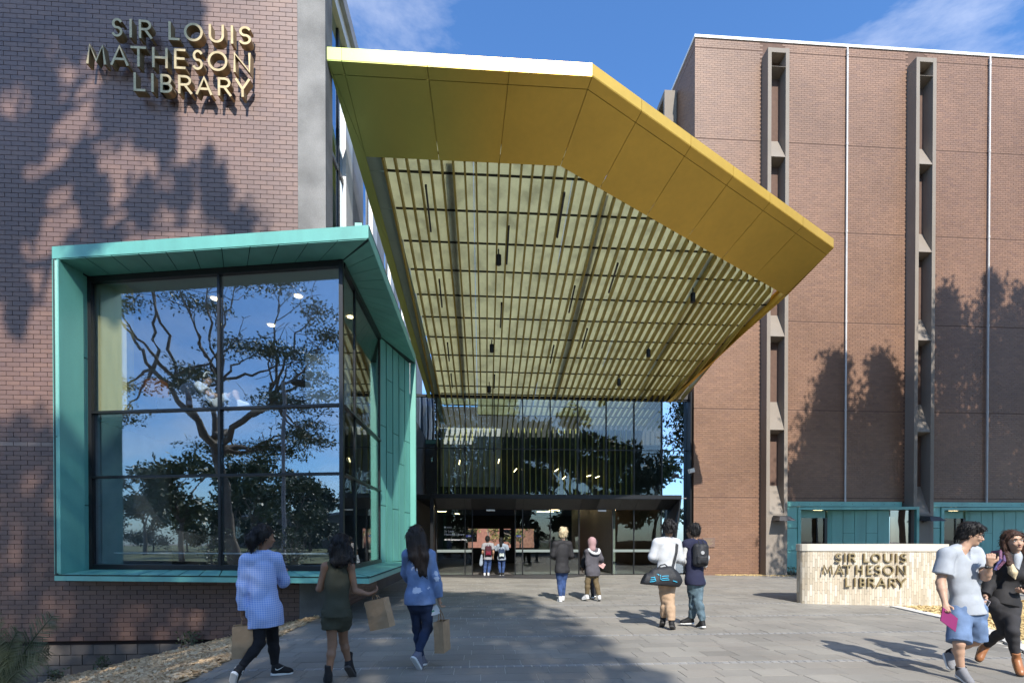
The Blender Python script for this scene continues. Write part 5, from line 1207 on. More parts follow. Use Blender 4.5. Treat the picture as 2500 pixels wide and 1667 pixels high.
def figure(key, label, look, pitch=0., skin_m=SK_TAN, S=1., sex='m', h=.008, hands=(.5, .5), top=None, bottom=None, shoes=None, torso=1., face=False, foot_dir=None, base=None, lean_w=None, roll=0.):
    """look: heading of the face in plan. Returns the thing and the frame of the head."""
    J = {k: V3(v) for k, v in POSES[key].items()}
    mid_ = (J['shL'] + J['shR']) / 2; wmax = (.325 if sex == 'm' else .265) * S; w_ = np.linalg.norm(J['shL'] - J['shR'])
    if w_ > wmax:
        for s in 'LR': sh0 = J['sh' + s].copy(); J['sh' + s] = mid_ + (sh0 - mid_) * wmax / w_; J['el' + s] = J['el' + s] + (J['sh' + s] - sh0) * .5
    gz = min(J['toL'][2], J['toR'][2]); bx = (J['hipL'] + J['hipR']) / 2
    root = thing('person', tuple(base) if base is not None else (bx[0], bx[1], 0), label, 'person')
    for s in 'LR':                                                       # keep the soles on the paving
        if base is None: J['to' + s][2] = max(J['to' + s][2], .035); J['an' + s][2] = max(J['an' + s][2], .085)
    sh = (J['shL'] + J['shR']) / 2; hip = (J['hipL'] + J['hipR']) / 2; spine = nrm(sh - hip)
    lat = nrm(nrm(J['shR'] - J['shL']) + nrm(J['hipR'] - J['hipL']) * .6); lat = nrm(lat - spine * (lat @ spine)) if lean_w is None else nrm(lean_w)
    dep = np.cross(lat, spine); fem = sex == 'f'; T = torso
    L = np.linalg.norm(sh - hip)
    shw = .150 if fem else .172; f0 = .64
    pts = [(sh - spine * .10 * S, .106 if fem else .128), (hip + spine * L * .62, (.106 if fem else .126)), (hip + spine * L * .34, .096 if fem else .116), (hip + spine * .03, .122 if fem else .122), (hip - spine * .05, .126 if fem else .120)]
    pts = [(p, r * T * S) for p, r in pts]
    F = nrm((math.cos(look) * math.cos(pitch), math.sin(look) * math.cos(pitch), math.sin(pitch))); sd = nrm(np.cross(F, (0, 0, 1))); U_ = np.cross(sd, F)
    if roll: sd, U_ = sd * math.cos(roll) + U_ * math.sin(roll), U_ * math.cos(roll) - sd * math.sin(roll)
    R = np.stack([sd, F, U_], 1); hc = J['head']; HS = S * 1.0
    def torso_ops(B, e, lo=5, fl=0.):
        for i in range(min(lo, len(pts)) - 1):
            (a, ra), (b, rb) = pts[i], pts[i + 1]; B.cone(a, b, ra + e + (fl * i), rb + e + fl * (i + 1), w=dep, f=f0 + .02, k=.035)
    def arm_ops(B, s, e, to=1., cap=True, rs_=1.):
        a, b, c = J['sh' + s], J['el' + s], J['wr' + s]; r1, r2, r3 = (.047, .038, .026) if fem else (.055, .045, .030)
        r1, r2, r3 = r1 * S * rs_, r2 * S * rs_, r3 * S * rs_
        n0 = sh + spine * .045 * S + nrm(a - sh) * .03 * S
        B.cone(n0, a, (.042 if fem else .05) * S + e, r1 + e * .9, k=.03)
        if to <= .5: B.cone(a, a + (b - a) * to * 2, r1 + e, r1 * .96 + e * 1.35, capb=cap, k=.03); return
        B.cone(a, b, r1 + e, r2 + e, k=.03); m = b + (c - b) * .3
        en = b + (c - b) * ((to - .5) * 2)
        B.cone(b, m, r2 + e, r2 * 1.03 + e, k=.02); B.cone(m, en, r2 * 1.03 + e, r3 + (r2 - r3) * (2 - 2 * to) + e * 1.1, capb=cap, k=.02)
    def leg_ops(B, s, e, to=1., cap=True, ee=None, kk=.03):
        a, b, c = J['hip' + s] - spine * .02, J['kn' + s], J['an' + s]; ee = e if ee is None else ee
        r0, r1, r2, r3 = [q * S for q in ((.075, .050, .047, .034) if fem else (.074, .052, .049, .036))]
        if to <= .5: B.cone(a, a + (b - a) * to * 2, r0 + e, r0 + (r1 - r0) * to * 2 + ee, capb=cap, k=kk); return
        bk = nrm(np.cross(lat, c - b)); bk = bk if bk @ np.array((F[0], F[1], 0)) < 0 else -bk
        m = b + (c - b) * .32 + bk * .012 * S; en = b + (c - b) * ((to - .5) * 2)
        if to < .62: B.cone(a, b, r0 + e, r1 + ee, k=kk); B.cone(b, en, r1 + ee, r1 + ee, capb=cap, k=kk); return
        B.cone(a, b, r0 + e, r1 + (e + ee) / 2, k=kk); B.cone(b, m, r1 + (e + ee) / 2 * .96, r2 + ee, k=.025); B.cone(m, en, r2 + ee, r3 + ee, capb=cap, k=.025)
    # body
    B = Blob(h, .018)
    torso_ops(B, -.012); nk = J['neck']
    B.cone(sh + spine * .02 * S, hc - U_ * .07 * HS - F * .005, .052 * S, (.046 if fem else .052) * S, k=.03)
    B.ell(hc + U_ * .022 * HS - F * .012 * HS, np.array((.074, .094, .092)) * HS, R, k=.02); B.ell(hc - U_ * .035 * HS + F * .022 * HS, np.array((.060, .068, .082)) * HS, R, k=.025)
    B.cone(hc - U_ * .095 * HS + F * .062 * HS, hc - U_ * .098 * HS + F * .055 * HS, .024 * HS, .024 * HS, k=.03)
    B.cone(hc + F * .086 * HS - U_ * .004 * HS, hc + F * .106 * HS - U_ * .040 * HS, .009 * HS, .0135 * HS, k=.012)
    for q in (-1, 1):
        B.ell(hc + sd * q * .077 * HS - F * .006 * HS - U_ * .018 * HS, np.array((.009, .020, .031)) * HS, R, k=.008)
        B.ell(hc + sd * q * .030 * HS + F * .078 * HS - U_ * .036 * HS, np.array((.022, .018, .020)) * HS, R, k=.02)
        B.cone(hc + sd * q * .012 * HS + F * .090 * HS + U_ * .026 * HS, hc + sd * q * .050 * HS + F * .074 * HS + U_ * .022 * HS, .010 * HS, .008 * HS, k=.012)
    B.cone(hc + F * .088 * HS - U_ * .064 * HS - sd * .016 * HS, hc + F * .088 * HS - U_ * .064 * HS + sd * .016 * HS, .009 * HS, .009 * HS, k=.010)
    for s in 'LR':
        arm_ops(B, s, -.004, 1., False); leg_ops(B, s, -.010 if bottom and bottom.get('len', .97) > .6 else -.003, 1., False)
        ci = hands['LR'.index(s)]
        sidev = (np.array((F[0], F[1], 0.)) if True else F) + .001; hand(B, J['wr' + s], J['ha' + s], sidev, S, ci)
        B.cone(J['an' + s], J['to' + s] * .55 + J['an' + s] * .45 + np.array((0, 0, .005)), .028 * S, .017 * S, k=.02)
    v, q = B.mesh(); np_mesh('body', v, q, skin_m, root, True)
    if face: face_bits(root, hc, F, sd, U_, HS, h)
    # clothes
    if bottom:
        B = Blob(max(h, .009), .022); e, ee = bottom.get('e', .014), bottom.get('ee', bottom.get('e', .014))
        for i in (2, 3): B.cone(pts[i][0], pts[i + 1][0], pts[i][1] + e * .8, pts[i + 1][1] + e, w=dep, f=f0 + .08, k=.03, capa=(i == 2))
        for s in 'LR':
            leg_ops(B, s, e, bottom.get('len', .97), True, ee)
            if fem or True: B.ell(J['hip' + s] - spine * .05, np.array((.060, .060, .07)) * S + e * .4, k=.05)
        bt = bottom.get('butt', .038); bdir = -nrm(dep if dep @ np.array((F[0], F[1], 0)) > 0 else -dep)
        for s in 'LR': B.ell(J['hip' + s] + bdir * bt * S - spine * .055, np.array((.060, .060, .072)) * S + e * .35, k=.05)
        B.cut(hip + spine * .035 * S, spine); v, q = B.mesh(bottom.get('wr', .004), 20, 3, (1, 1, 1.1)); np_mesh(bottom.get('name', 'trousers'), v, q, bottom['mat'], root, True)
    if top:
        B = Blob(max(h, .009), .025); e = top.get('e', .022); dr = top.get('drop', .12); fl = top.get('flare', .0)
        torso_ops(B, e, 4, fl)
        hd = V3(top.get('hem_dir', (0, 0, 0))); end = hip - spine * dr + hd
        B.cone(pts[3][0], end, pts[3][1] + e + 3 * fl, pts[3][1] + e + top.get('hem', .01), capb=True, w=dep, f=f0 + .16, k=.03)
        if dr > .04:
            bb = -nrm(dep if dep @ np.array((F[0], F[1], 0)) > 0 else -dep); B.cone(hip + spine * .02 + bb * .03, end + bb * .04, .085 * S + e * .6, .095 * S + e * .6, capb=True, w=dep, f=.9, k=.04)
            for s in 'LR': B.ell(J['hip' + s] + bb * .03 - spine * .045, np.array((.075, .075, .08)) * S + e * .5, k=.05)
            B.cut(end, -spine)
        if not top.get('sleeveless'):
            for s in 'LR': arm_ops(B, s, top.get('se', e * .7), top.get('sleeve', .97), True)
        else:
            for s in 'LR':
                n0 = sh + spine * .045 * S; B.cone(n0, J['sh' + s] * .62 + n0 * .38, .045 * S + e * .4, .040 * S + e * .4, k=.03)
        if fem and top.get('bust', True):
            fd_ = nrm(np.array((F[0], F[1], 0)) * 0 + (dep if dep @ F > 0 else -dep))
            for q in (-1, 1): B.ell(sh - spine * .19 * S + lat * q * .062 * S + fd_ * .075 * S, np.array((.058, .058, .062)) * S + e * .4, k=.04)
        if top.get('collar'): B.cone(sh + spine * .03 * S, nk - (nk - sh) * .15, .064 * S, .062 * S, capb=True, k=.02)
        if not top.get('collar'):
            B.hole(sh + spine * .035 * S, hc - U_ * .02, .060 * S, .085 * S); vn = dep if dep @ F > 0 else -dep; B.hole(sh + spine * .05 * S + vn * .06, sh + vn * .10 - spine * top.get('vee', .0) * S, .052 * S, .012 * S)
        for p_, n_ in top.get('cuts', []): B.cut(p_, n_)
        v, q = B.mesh(top.get('wr', .008), top.get('wf', 15), top.get('seed', 1), (1, 1, .75)); np_mesh(top.get('name', 'shirt'), v, q, top['mat'], root, True)
        for bx_ in top.get('bands', []):
            B = Blob(max(h, .009), .02); t0, t1 = bx_[0], bx_[1]; a = hip + (end - hip) * t0; b = hip + (end - hip) * t1
            B.cone(a, b, pts[3][1] + e + top.get('hem', .01) + .006, pts[3][1] + e + top.get('hem', .01) + .003, True, True, dep, f0 + .1); v, q = B.mesh(); np_mesh(bx_[2], v, q, bx_[3], root, True)
    if top and top.get('arms'):
        am = top['arms']
        for s in 'LR':
            B = Blob(max(h, .009), .02); a, b, c = J['sh' + s], J['el' + s], J['wr' + s]; e_ = am['e']
            B.cone(a + (b - a) * am.get('t0', .05), b, .055 * S + e_, .045 * S + e_, capa=True, k=.03); B.cone(b, c, .045 * S + e_, .032 * S + e_, capb=True, k=.02)
            v, q = B.mesh(.006, 16, 8); np_mesh('sleeve', v, q, am['mat'], root, True)
    if shoes:
        for i, s in enumerate('LR'):
            a, t = J['an' + s], J['to' + s]; u = nrm(t - a); shin = nrm(a - J['kn' + s])
            dp = shin - u * (shin @ u)
            if np.linalg.norm(dp) < .25: dp = dp + np.array((0, 0, -.5)); dp = dp - u * (dp @ u)
            if base is None and t[2] < .06 and a[2] < .13: dp = np.array((0, 0, -1.)); dp = dp - u * (dp @ u)
            dp = nrm(dp); an_ = math.asin(min(.05 / max(.06, np.linalg.norm(t - a)), .6))
            fw, down = u * math.cos(an_) - dp * math.sin(an_), dp * math.cos(an_) + u * math.sin(an_); lt = np.cross(fw, down)
            heel = a - fw * .035 * S + down * .055 * S; toe = heel + fw * .235 * S
            boot = shoes.get('boot', 0)
            B = Blob(min(h, .008), .015)
            B.cone(heel + fw * .03 - down * .01, toe - fw * .05 * S + down * .006, .036 * S, .036 * S, w=lt, f=1.08, k=.02); B.cone(toe - fw * .05 * S + down * .004, toe - fw * .03 * S + down * .010, .036 * S, .028 * S, k=.02)
            B.cone(heel + fw * .035 * S - down * .015, a - down * (.03 + boot), .037 * S, .040 * S, capb=True, k=.02); B.cone(heel + fw * .05 * S - down * .03, toe - fw * .09 * S - down * .0, .030 * S, .030 * S, k=.02)
            B.cone(a - down * .005 + fw * .01, heel + fw * .15 * S - down * .012, .043 * S, .034 * S, k=.02)
            B.cut(heel + down * .022 * S, down); v, q = B.mesh(); so = np_mesh('shoe', v, q, shoes['mat'], root, True)
            B = Blob(min(h, .008), .01); hh = shoes.get('heel', 0)
            for z_ in (.020, .034):
                B.cone(heel + fw * .028 * S + down * z_ * S, toe - fw * .042 * S + down * z_ * S, .037 * S, .038 * S, k=.01)
            B.cut(heel + down * .041 * S, down); B.cut(heel + down * .012 * S, -down); v, q = B.mesh(); np_mesh('sole', v, q, shoes['sole'], so, True)
            if shoes.get('swoosh'):
                o_ = a + down * .018 + fw * .03
                for sg in (-1, 1):
                    base_ = o_ + lt * sg * .0415 * S
                    P_ = [base_ + fw * x_ * .045 - down * y_ * .045 for x_, y_ in ((-.9, .35), (-.75, -.12), (-.35, -.25), (.2, -.02), (1.1, .6), (.1, .12), (-.4, .0), (-.62, .1))]
                    MB().prism([tuple(p) for p in P_], tuple(lt * sg * .004)).build('shoe_mark', SOLE_W, so)
    return root, dict(c=hc, F=F, sd=sd, U=U_, R=R, S=HS, J=J, sh=sh, hip=hip, spine=spine, lat=lat, dep=dep, root=root, h=h, pts=pts)
def face_bits(root, c, F, sd, U_, S, h):
    for q in (-1, 1):
        e = c + sd * q * .031 * S + F * .0815 * S + U_ * .004 * S
        B = Blob(.0028, .003); B.ell(e, np.array((.0145, .0085, .0060)) * S, np.stack([sd, F, U_], 1)); v, f = B.mesh(); ey = np_mesh('eye', v, f, EYE_W, root, True)
        B = Blob(.0022, .002); B.ell(e + F * .0045 * S, np.array((.0062, .0055, .0060)) * S, np.stack([sd, F, U_], 1)); v, f = B.mesh(); np_mesh('iris', v, f, EYE_D, ey, True)
        MB().tube([tuple(c + sd * q * x * S + F * y * S + U_ * z * S) for x, y, z in ((.012, .0985, .0245), (.030, .0945, .031), (.050, .080, .0255))], [.0032 * S, .0042 * S, .002 * S], 6).build('eyebrow', H_DARK, root, True)
        MB().tube([tuple(c + sd * q * x * S + F * y * S + U_ * z * S) for x, y, z in ((.016, .0865, .009), (.031, .0905, .0125), (.047, .0805, .009))], .0022 * S, 6).build('eyelid', H_DARK, root, True)
    MB().tube([tuple(c + sd * x * S + F * y * S + U_ * z * S) for x, y, z in ((-.024, .086, -.066), (-.010, .0985, -.0635), (0, .100, -.0645), (.010, .0985, -.0635), (.024, .086, -.066))], [.002*S, .0052*S, .0052*S, .0052*S, .002*S], 8).build('lips', LIP, root, True)
def hair_cap(fr, mat, grow=.012, back=0., low=-.02, front=.045, extra=None, wr=.006, wf=40, seed=2, name='hair', side=0., strand=.06):
    """hair over the skull, cut back from the face; extra bones for tails and long lengths"""
    c, F, sd, U_, S, R = fr['c'], fr['F'], fr['sd'], fr['U'], fr['S'], fr['R']; B = Blob(.007, .02)
    B.ell(c + U_ * .030 * S - F * (.016 + back) * S, np.array((.076 + grow * .6 + side, .096 + grow * .8, .091 + grow)) * S, R)
    B.ell(c - U_ * .03 * S - F * .040 * S, np.array((.072 + grow * .4 + side, .060 + grow, .085)) * S, R)
    B.cut(c + F * front * S + U_ * .02 * S, nrm(F * .80 - U_ * .62)); B.cut(c + U_ * low * S * 2.2 - F * 0, nrm(-U_ * .9 + F * .35))
    if extra:
        B2 = Blob(.008, .022)
        for (a, b, ra, rb) in extra: B2.cone(a, b, ra, rb)
        v2, q2 = B2.mesh(wr * 1.3, wf, seed + 5, (1, 1, .25))
    v, q = B.mesh(wr, wf, seed, (1, 1, .5))
    if extra: v, q = np.concatenate([v, v2]), np.concatenate([q, q2 + len(v)])
    o = np_mesh(name, v, q, mat, fr['root'], True)
    rs = np.random.default_rng(seed + 30); P = v[q].mean(1); Nn = np.cross(v[q[:, 1]] - v[q[:, 0]], v[q[:, 2]] - v[q[:, 0]]); Nn /= np.linalg.norm(Nn, axis=1)[:, None] + 1e-9
    mb = MB(); ln = strand * S
    for i in rs.choice(len(P), min(len(P), 260), False):                  # loose locks lying on the mass
        p0, n0 = P[i], Nn[i]; dn = -U_ * 1.0 - F * .25 + rs.normal(size=3) * .35; dn = dn - n0 * (dn @ n0); dn = dn / (np.linalg.norm(dn) + 1e-9); l = ln * rs.uniform(.5, 1.3)
        mb.tube([tuple(p0 - n0 * .003), tuple(p0 + dn * l * .5 + n0 * .004), tuple(p0 + dn * l + n0 * (.0005 + abs(rs.normal()) * .0025))], [.0038, .0034, .0010], 4, False)
    tag(mb.build('locks', mat, o, True), kind='stuff')
    return o
def glasses(fr, mat):
    c, F, sd, U_, S = fr['c'], fr['F'], fr['sd'], fr['U'], fr['S']; mb = MB()
    for q in (-1, 1):
        o = c + sd * q * .033 * S + F * .104 * S + U_ * .002 * S
        mb.tube([tuple(o + sd * math.cos(t) * .027 * S + U_ * math.sin(t) * .018 * S - F * abs(q * .033 + math.cos(t) * .027 * q * q) * .0 ) for t in np.linspace(0, 6.283, 17)], .0026 * S, 6, False)
        mb.tube([tuple(o + sd * q * .027 * S), tuple(c + sd * q * .084 * S - F * .0 * S + U_ * .004 * S)], .0026 * S, 6)
    mb.tube([tuple(c - sd * .007 * S + F * .106 * S), tuple(c + sd * .007 * S + F * .106 * S)], .0026 * S, 6)
    return mb.build('glasses', mat, fr['root'])
# ------------------------------------------------------------------ the people in the forecourt
def gingham(name, lat, c0, c1, period):
    m, nt, out = _new(name); N, L = nt.nodes, nt.links; b = N.new('ShaderNodeBsdfPrincipled'); b.inputs['Roughness'].default_value = .85
    b.inputs['Specular IOR Level'].default_value = .2; L.new(b.outputs[0], out.inputs['Surface']); g = N.new('ShaderNodeNewGeometry'); s_ = []
    for v in (tuple(lat), (0.08 * lat[1], -.08 * lat[0], 1.0)):
        d = N.new('ShaderNodeVectorMath'); d.operation = 'DOT_PRODUCT'; d.inputs[1].default_value = v; L.new(g.outputs['Position'], d.inputs[0])
        m1 = N.new('ShaderNodeMath'); m1.operation = 'MULTIPLY'; m1.inputs[1].default_value = 1 / period; L.new(d.outputs['Value'], m1.inputs[0])
        m2 = N.new('ShaderNodeMath'); m2.operation = 'FRACT'; L.new(m1.outputs[0], m2.inputs[0])
        m3 = N.new('ShaderNodeMath'); m3.operation = 'GREATER_THAN'; m3.inputs[1].default_value = .5; L.new(m2.outputs[0], m3.inputs[0]); s_.append(m3.outputs[0])
    a = N.new('ShaderNodeMath'); a.operation = 'ADD'; L.new(s_[0], a.inputs[0]); L.new(s_[1], a.inputs[1])
    h = N.new('ShaderNodeMath'); h.operation = 'MULTIPLY'; h.inputs[1].default_value = .5; L.new(a.outputs[0], h.inputs[0])
    mx = N.new('ShaderNodeMixRGB'); mx.inputs['Color1'].default_value = (*c0, 1); mx.inputs['Color2'].default_value = (*c1, 1); L.new(h.outputs[0], mx.inputs['Fac']); L.new(mx.outputs[0], b.inputs['Base Color'])
    return m
BLACKC = cloth('black_cotton', (.014,.014,.016)); BLACKJ = cloth('black_jacket', (.022,.021,.022), rough=.7); JEANS_D = cloth('dark_jeans', (.022,.035,.075), var=.25)
JEANS_B = cloth('blue_jeans', (.035,.065,.16), var=.35); JEANS_F = cloth('faded_jeans', (.10,.15,.18), var=.5); DENIM_S = cloth('denim_shorts', (.12,.18,.30), var=.25)
OLIVE = cloth('olive_cotton', (.052,.052,.034)); KHAKI = cloth('khaki_twill', (.42,.29,.19)); BROWN_T = cloth('brown_trousers', (.13,.095,.05)); CHARC = cloth('charcoal_jeans', (.035,.034,.037))
WHITE_K = cloth('white_knit', (.48,.49,.50)); GREY_T = cloth('heather_tee', (.34,.365,.40), var=.16); NAVY = cloth('navy_wool', (.018,.02,.045)); MAROON = cloth('maroon_rib', (.16,.02,.05))
GREYJ = cloth('grey_parka', (.075,.07,.078)); MAUVE = cloth('mauve_scarf', (.36,.22,.215)); WHITE_C = cloth('white_cotton', (.58,.58,.57)); PALE_B = cloth('pale_blue', (.24,.28,.33))
SHOE_B = cloth('black_shoe', (.015,.015,.016), rough=.6); SHOE_W = cloth('white_shoe', (.68,.67,.66), rough=.6); SHOE_G = cloth('grey_shoe', (.20,.20,.21)); SHOE_C = cloth('canvas_shoe', (.16,.16,.20)); BOOT = M('tan_leather', (.30,.12,.045), rough=.4, var=.2, vscale=12)
R90 = math.pi / 2; LATA = nrm(V3(POSES['gingham']['shR']) - V3(POSES['gingham']['shL'])); LATA = nrm((LATA[0], LATA[1], 0))

# woman in the gingham shirt
GING = gingham('gingham', LATA, (.50,.58,.80), (.25,.37,.72), .022)
r, f = figure('gingham', 'woman in blue gingham shirt and black leggings with a paper bag', .75, -.08, SK_BROWN, .96, 'f', .0075, (.9, .6),
    top=dict(mat=GING, e=.030, se=.024, drop=.14, flare=.006, hem=.026, wr=.012, wf=17, collar=True, sleeve=.99, cuts=[]), bottom=dict(mat=BLACKC, e=.006, ee=.006, len=.94, name='leggings'), shoes=dict(mat=SHOE_B, sole=SOLE_W, swoosh=True))
c, F, sd, U_ = f['c'], f['F'], f['sd'], f['U']
hair_cap(f, H_BLACK, .016, .01, -.02, .040, [(c - F*.095 + U_*.0, c - F*.125 - U_*.05, .050, .058), (c - F*.125 - U_*.05, c - F*.115 - U_*.135, .056, .030)], wr=.010)
MB().tube([tuple(c - F*.115 + U_*.02 + sd*.03), tuple(c - F*.13 + U_*.015), tuple(c - F*.115 + U_*.02 - sd*.03)], .012, 8).build('hair_tie', cloth('pink_tie', (.4,.12,.14)), r)
# woman in the olive romper
r, f = figure('romper', 'woman in olive romper and black ankle boots swinging a paper bag', 1.35, -.05, SK_BROWN, .95, 'f', .0075, (.5, .9),
    top=dict(mat=OLIVE, name='romper_top', e=.010, drop=.05, sleeveless=True, hem=.012, wr=.007, wf=17), bottom=dict(mat=OLIVE, name='romper_shorts', e=.020, ee=.035, len=.235, wr=.007), shoes=dict(mat=SHOE_B, sole=SOLE_D, boot=.09))
c, F, sd, U_ = f['c'], f['F'], f['sd'], f['U']
hair_cap(f, H_BLACK, .018, .012, -.05, .035, [(c - F*.06 - U_*.02 + sd*q*.03, c - F*.075 - U_*.165 + sd*(q*.045 + .02), .062, .040) for q in (-1.2, 0, 1.2)] + [(c - F*.04 + sd*.06, c - F*.05 + sd*.165 - U_*.12, .045, .016), (c - F*.05 + sd*.06 - U_*.04, c - F*.06 + sd*.15 - U_*.17, .045, .014), (c - F*.03 - sd*.07 - U_*.05, c - F*.03 - sd*.11 - U_*.19, .03, .010)], wr=.008)
# woman in the ripped denim jacket
_j = {k: V3(v) for k, v in POSES['denim'].items()}; _s = (_j['shL'] + _j['shR']) / 2; _h = (_j['hipL'] + _j['hipR']) / 2; _sp = nrm(_s - _h); _l = nrm(_j['shR'] - _j['shL'])
RIPS = [(_s - _sp * a + _l * b + np.array((0, -.10, 0)), r_) for a, b, r_ in ((.10, -.075, .034), (.135, -.075, .030), (.10, .0, .034), (.145, .005, .030), (.40, -.03, .040), (.40, .0, .036), (.30, .12, .030), (.35, .125, .026), (.36, -.13, .022))] + [(_j['elR'] + np.array((.01, -.05, .06)), .030), (_j['elR'] + np.array((.015, -.05, .0)), .026)]
def ripped_at(name, col, rip, spots):
    m = M(name, col, rough=.85, var=.25, vscale=12, spec=.2, bump=.3, bscale=180); nt = m.node_tree; N, L = nt.nodes, nt.links
    b = next(n for n in N if n.type == 'BSDF_PRINCIPLED'); src = b.inputs['Base Color'].links[0].from_socket; g = N.new('ShaderNodeNewGeometry'); cur = None
    n = N.new('ShaderNodeTexNoise'); n.inputs['Scale'].default_value = 45; L.new(g.outputs['Position'], n.inputs['Vector'])
    for c_, r_ in spots:
        d = N.new('ShaderNodeVectorMath'); d.operation = 'DISTANCE'; d.inputs[1].default_value = tuple(c_); L.new(g.outputs['Position'], d.inputs[0])
        a = N.new('ShaderNodeMath'); a.operation = 'MULTIPLY_ADD'; a.inputs[1].default_value = .05; L.new(n.outputs['Fac'], a.inputs[0]); L.new(d.outputs['Value'], a.inputs[2])
        lt = N.new('ShaderNodeMath'); lt.operation = 'LESS_THAN'; lt.inputs[1].default_value = r_ * .8 + .033; L.new(a.outputs[0], lt.inputs[0])
        if cur is None: cur = lt.outputs[0]
        else:
            mxx = N.new('ShaderNodeMath'); mxx.operation = 'MAXIMUM'; L.new(cur, mxx.inputs[0]); L.new(lt.outputs[0], mxx.inputs[1]); cur = mxx.outputs[0]
    mx = N.new('ShaderNodeMixRGB'); mx.inputs['Color2'].default_value = (*rip, 1); L.new(cur, mx.inputs['Fac']); L.new(src, mx.inputs['Color1']); L.new(mx.outputs[0], b.inputs['Base Color']); return m
DEN = ripped_at('ripped_denim', (.155,.225,.38), (.55,.58,.66), RIPS)
r, f = figure('denim', 'long haired woman in ripped denim jacket and dark jeans with a paper bag', 1.75, -.03, SK_TAN, .97, 'f', .0075, (.5, .75),
    top=dict(mat=DEN, name='jacket', e=.026, se=.020, drop=.065, flare=.006, hem=.026, wr=.009, wf=12, collar=True), bottom=dict(mat=JEANS_D, e=.007, ee=.006, len=.97, wr=.005, name='jeans'), shoes=dict(mat=SHOE_C, sole=SOLE_W))
c, F, sd, U_ = f['c'], f['F'], f['sd'], f['U']; dn = f['spine']
hair_cap(f, H_DARK, .020, .014, -.06, .038, [(c - F*.07 + sd*q*.035, c - F*.10 - dn*.22 + sd*(q*.05 + .03), .066, .062) for q in (-1, 0, 1)] + [(c - F*.10 - dn*.22 + sd*(q*.05 + .03), c - F*.115 - dn*.43 + sd*(q*.035 + .075), .058, .020) for q in (-1, -.2, .8)], wr=.012)
# blond man
r, f = figure('blonde', 'blond man in black bomber jacket and blue jeans walking to the doors', 1.35, 0, SK_LIGHT, 1.0, 'm', .010, (.5, .5),
    top=dict(mat=BLACKJ, name='jacket', e=.028, se=.020, drop=.11, hem=.0, wr=.008, collar=True), bottom=dict(mat=JEANS_B, e=.010, ee=.010, len=.95, wr=.006, name='jeans'), shoes=dict(mat=SHOE_W, sole=SOLE_W))
c, F, sd, U_ = f['c'], f['F'], f['sd'], f['U']
hair_cap(f, H_BLOND, .016, .004, -.022, .05, [(c + U_*.10 + sd*q, c + U_*.135 + sd*q*1.3 - F*.01, .03, .012) for q in (-.04, 0, .04)], wr=.012); glasses(f, white_m)
# hijab woman and companion
r, f = figure('hijab', 'woman in mauve headscarf and grey hooded parka with olive trousers', 1.9, 0, SK_TAN, .93, 'f', .010, (.5, .5),
    top=dict(mat=GREYJ, name='parka', e=.036, se=.028, drop=.14, hem=.016, wr=.010, bust=False), bottom=dict(mat=BROWN_T, e=.014, ee=.014, len=.96, wr=.006), shoes=dict(mat=SHOE_W, sole=SOLE_W))
c, F, sd, U_ = f['c'], f['F'], f['sd'], f['U']; B = Blob(.009, .03)
B.ell(c + U_*.02 - F*.015, (.098, .112, .115), f['R']); B.cone(c - F*.02 - U_*.03, c - F*.025 - U_*.14, .085, .080); B.cut(c + F*.055, nrm(F*.9 - U_*.2)); v, q = B.mesh(.006, 22, 3); np_mesh('headscarf', v, q, MAUVE, r, True)
hd_ = f['sh'] + f['spine'] * .02; B = Blob(.009, .02); ly = f['lat']; bk_ = -nrm((F[0], F[1], 0))
for k in range(8):
    t0, t1 = math.pi * k / 8, math.pi * (k + 1) / 8; P_ = lambda t: hd_ + ly * math.cos(t) * .125 + bk_ * (.05 + math.sin(t) * .095) + np.array((0, 0, .035 - math.sin(t) * .10))
    B.cone(P_(t0), P_(t1), .026, .026)
v, q = B.mesh(.004, 24, 2); np_mesh('hood', v, q, WHITE_C, r, True)
r, f = figure('companion', 'dark clad companion half hidden behind the woman in the headscarf', 1.7, 0, SK_BROWN, .93, 'f', .011, (.5, .5),
    top=dict(mat=BLACKJ, name='jacket', e=.034, se=.028, drop=.12, wr=.008, bust=False), bottom=dict(mat=CHARC, e=.008, ee=.008, len=.96, name='jeans'), shoes=dict(mat=SHOE_B, sole=SOLE_W)); hair_cap(f, H_BLACK, .014, .01, -.03)
# man in the white sweater
r, f = figure('sweater', 'curly haired man in white sweater and khaki trousers carrying a duffel bag', 1.35, -.18, SK_TAN, 1.02, 'm', .009, (.5, .9),
    top=dict(mat=WHITE_K, name='sweater', e=.028, se=.018, drop=.12, hem=.0, wr=.011, wf=12, collar=True), bottom=dict(mat=KHAKI, e=.016, ee=.022, len=.95, wr=.008, wf=18) if False else dict(mat=KHAKI, e=.016, ee=.022, len=.95, wr=.008), shoes=dict(mat=SHOE_B, sole=SOLE_D))
hair_cap(f, H_BLACK, .030, .012, -.02, .05, None, wr=.020, wf=62)
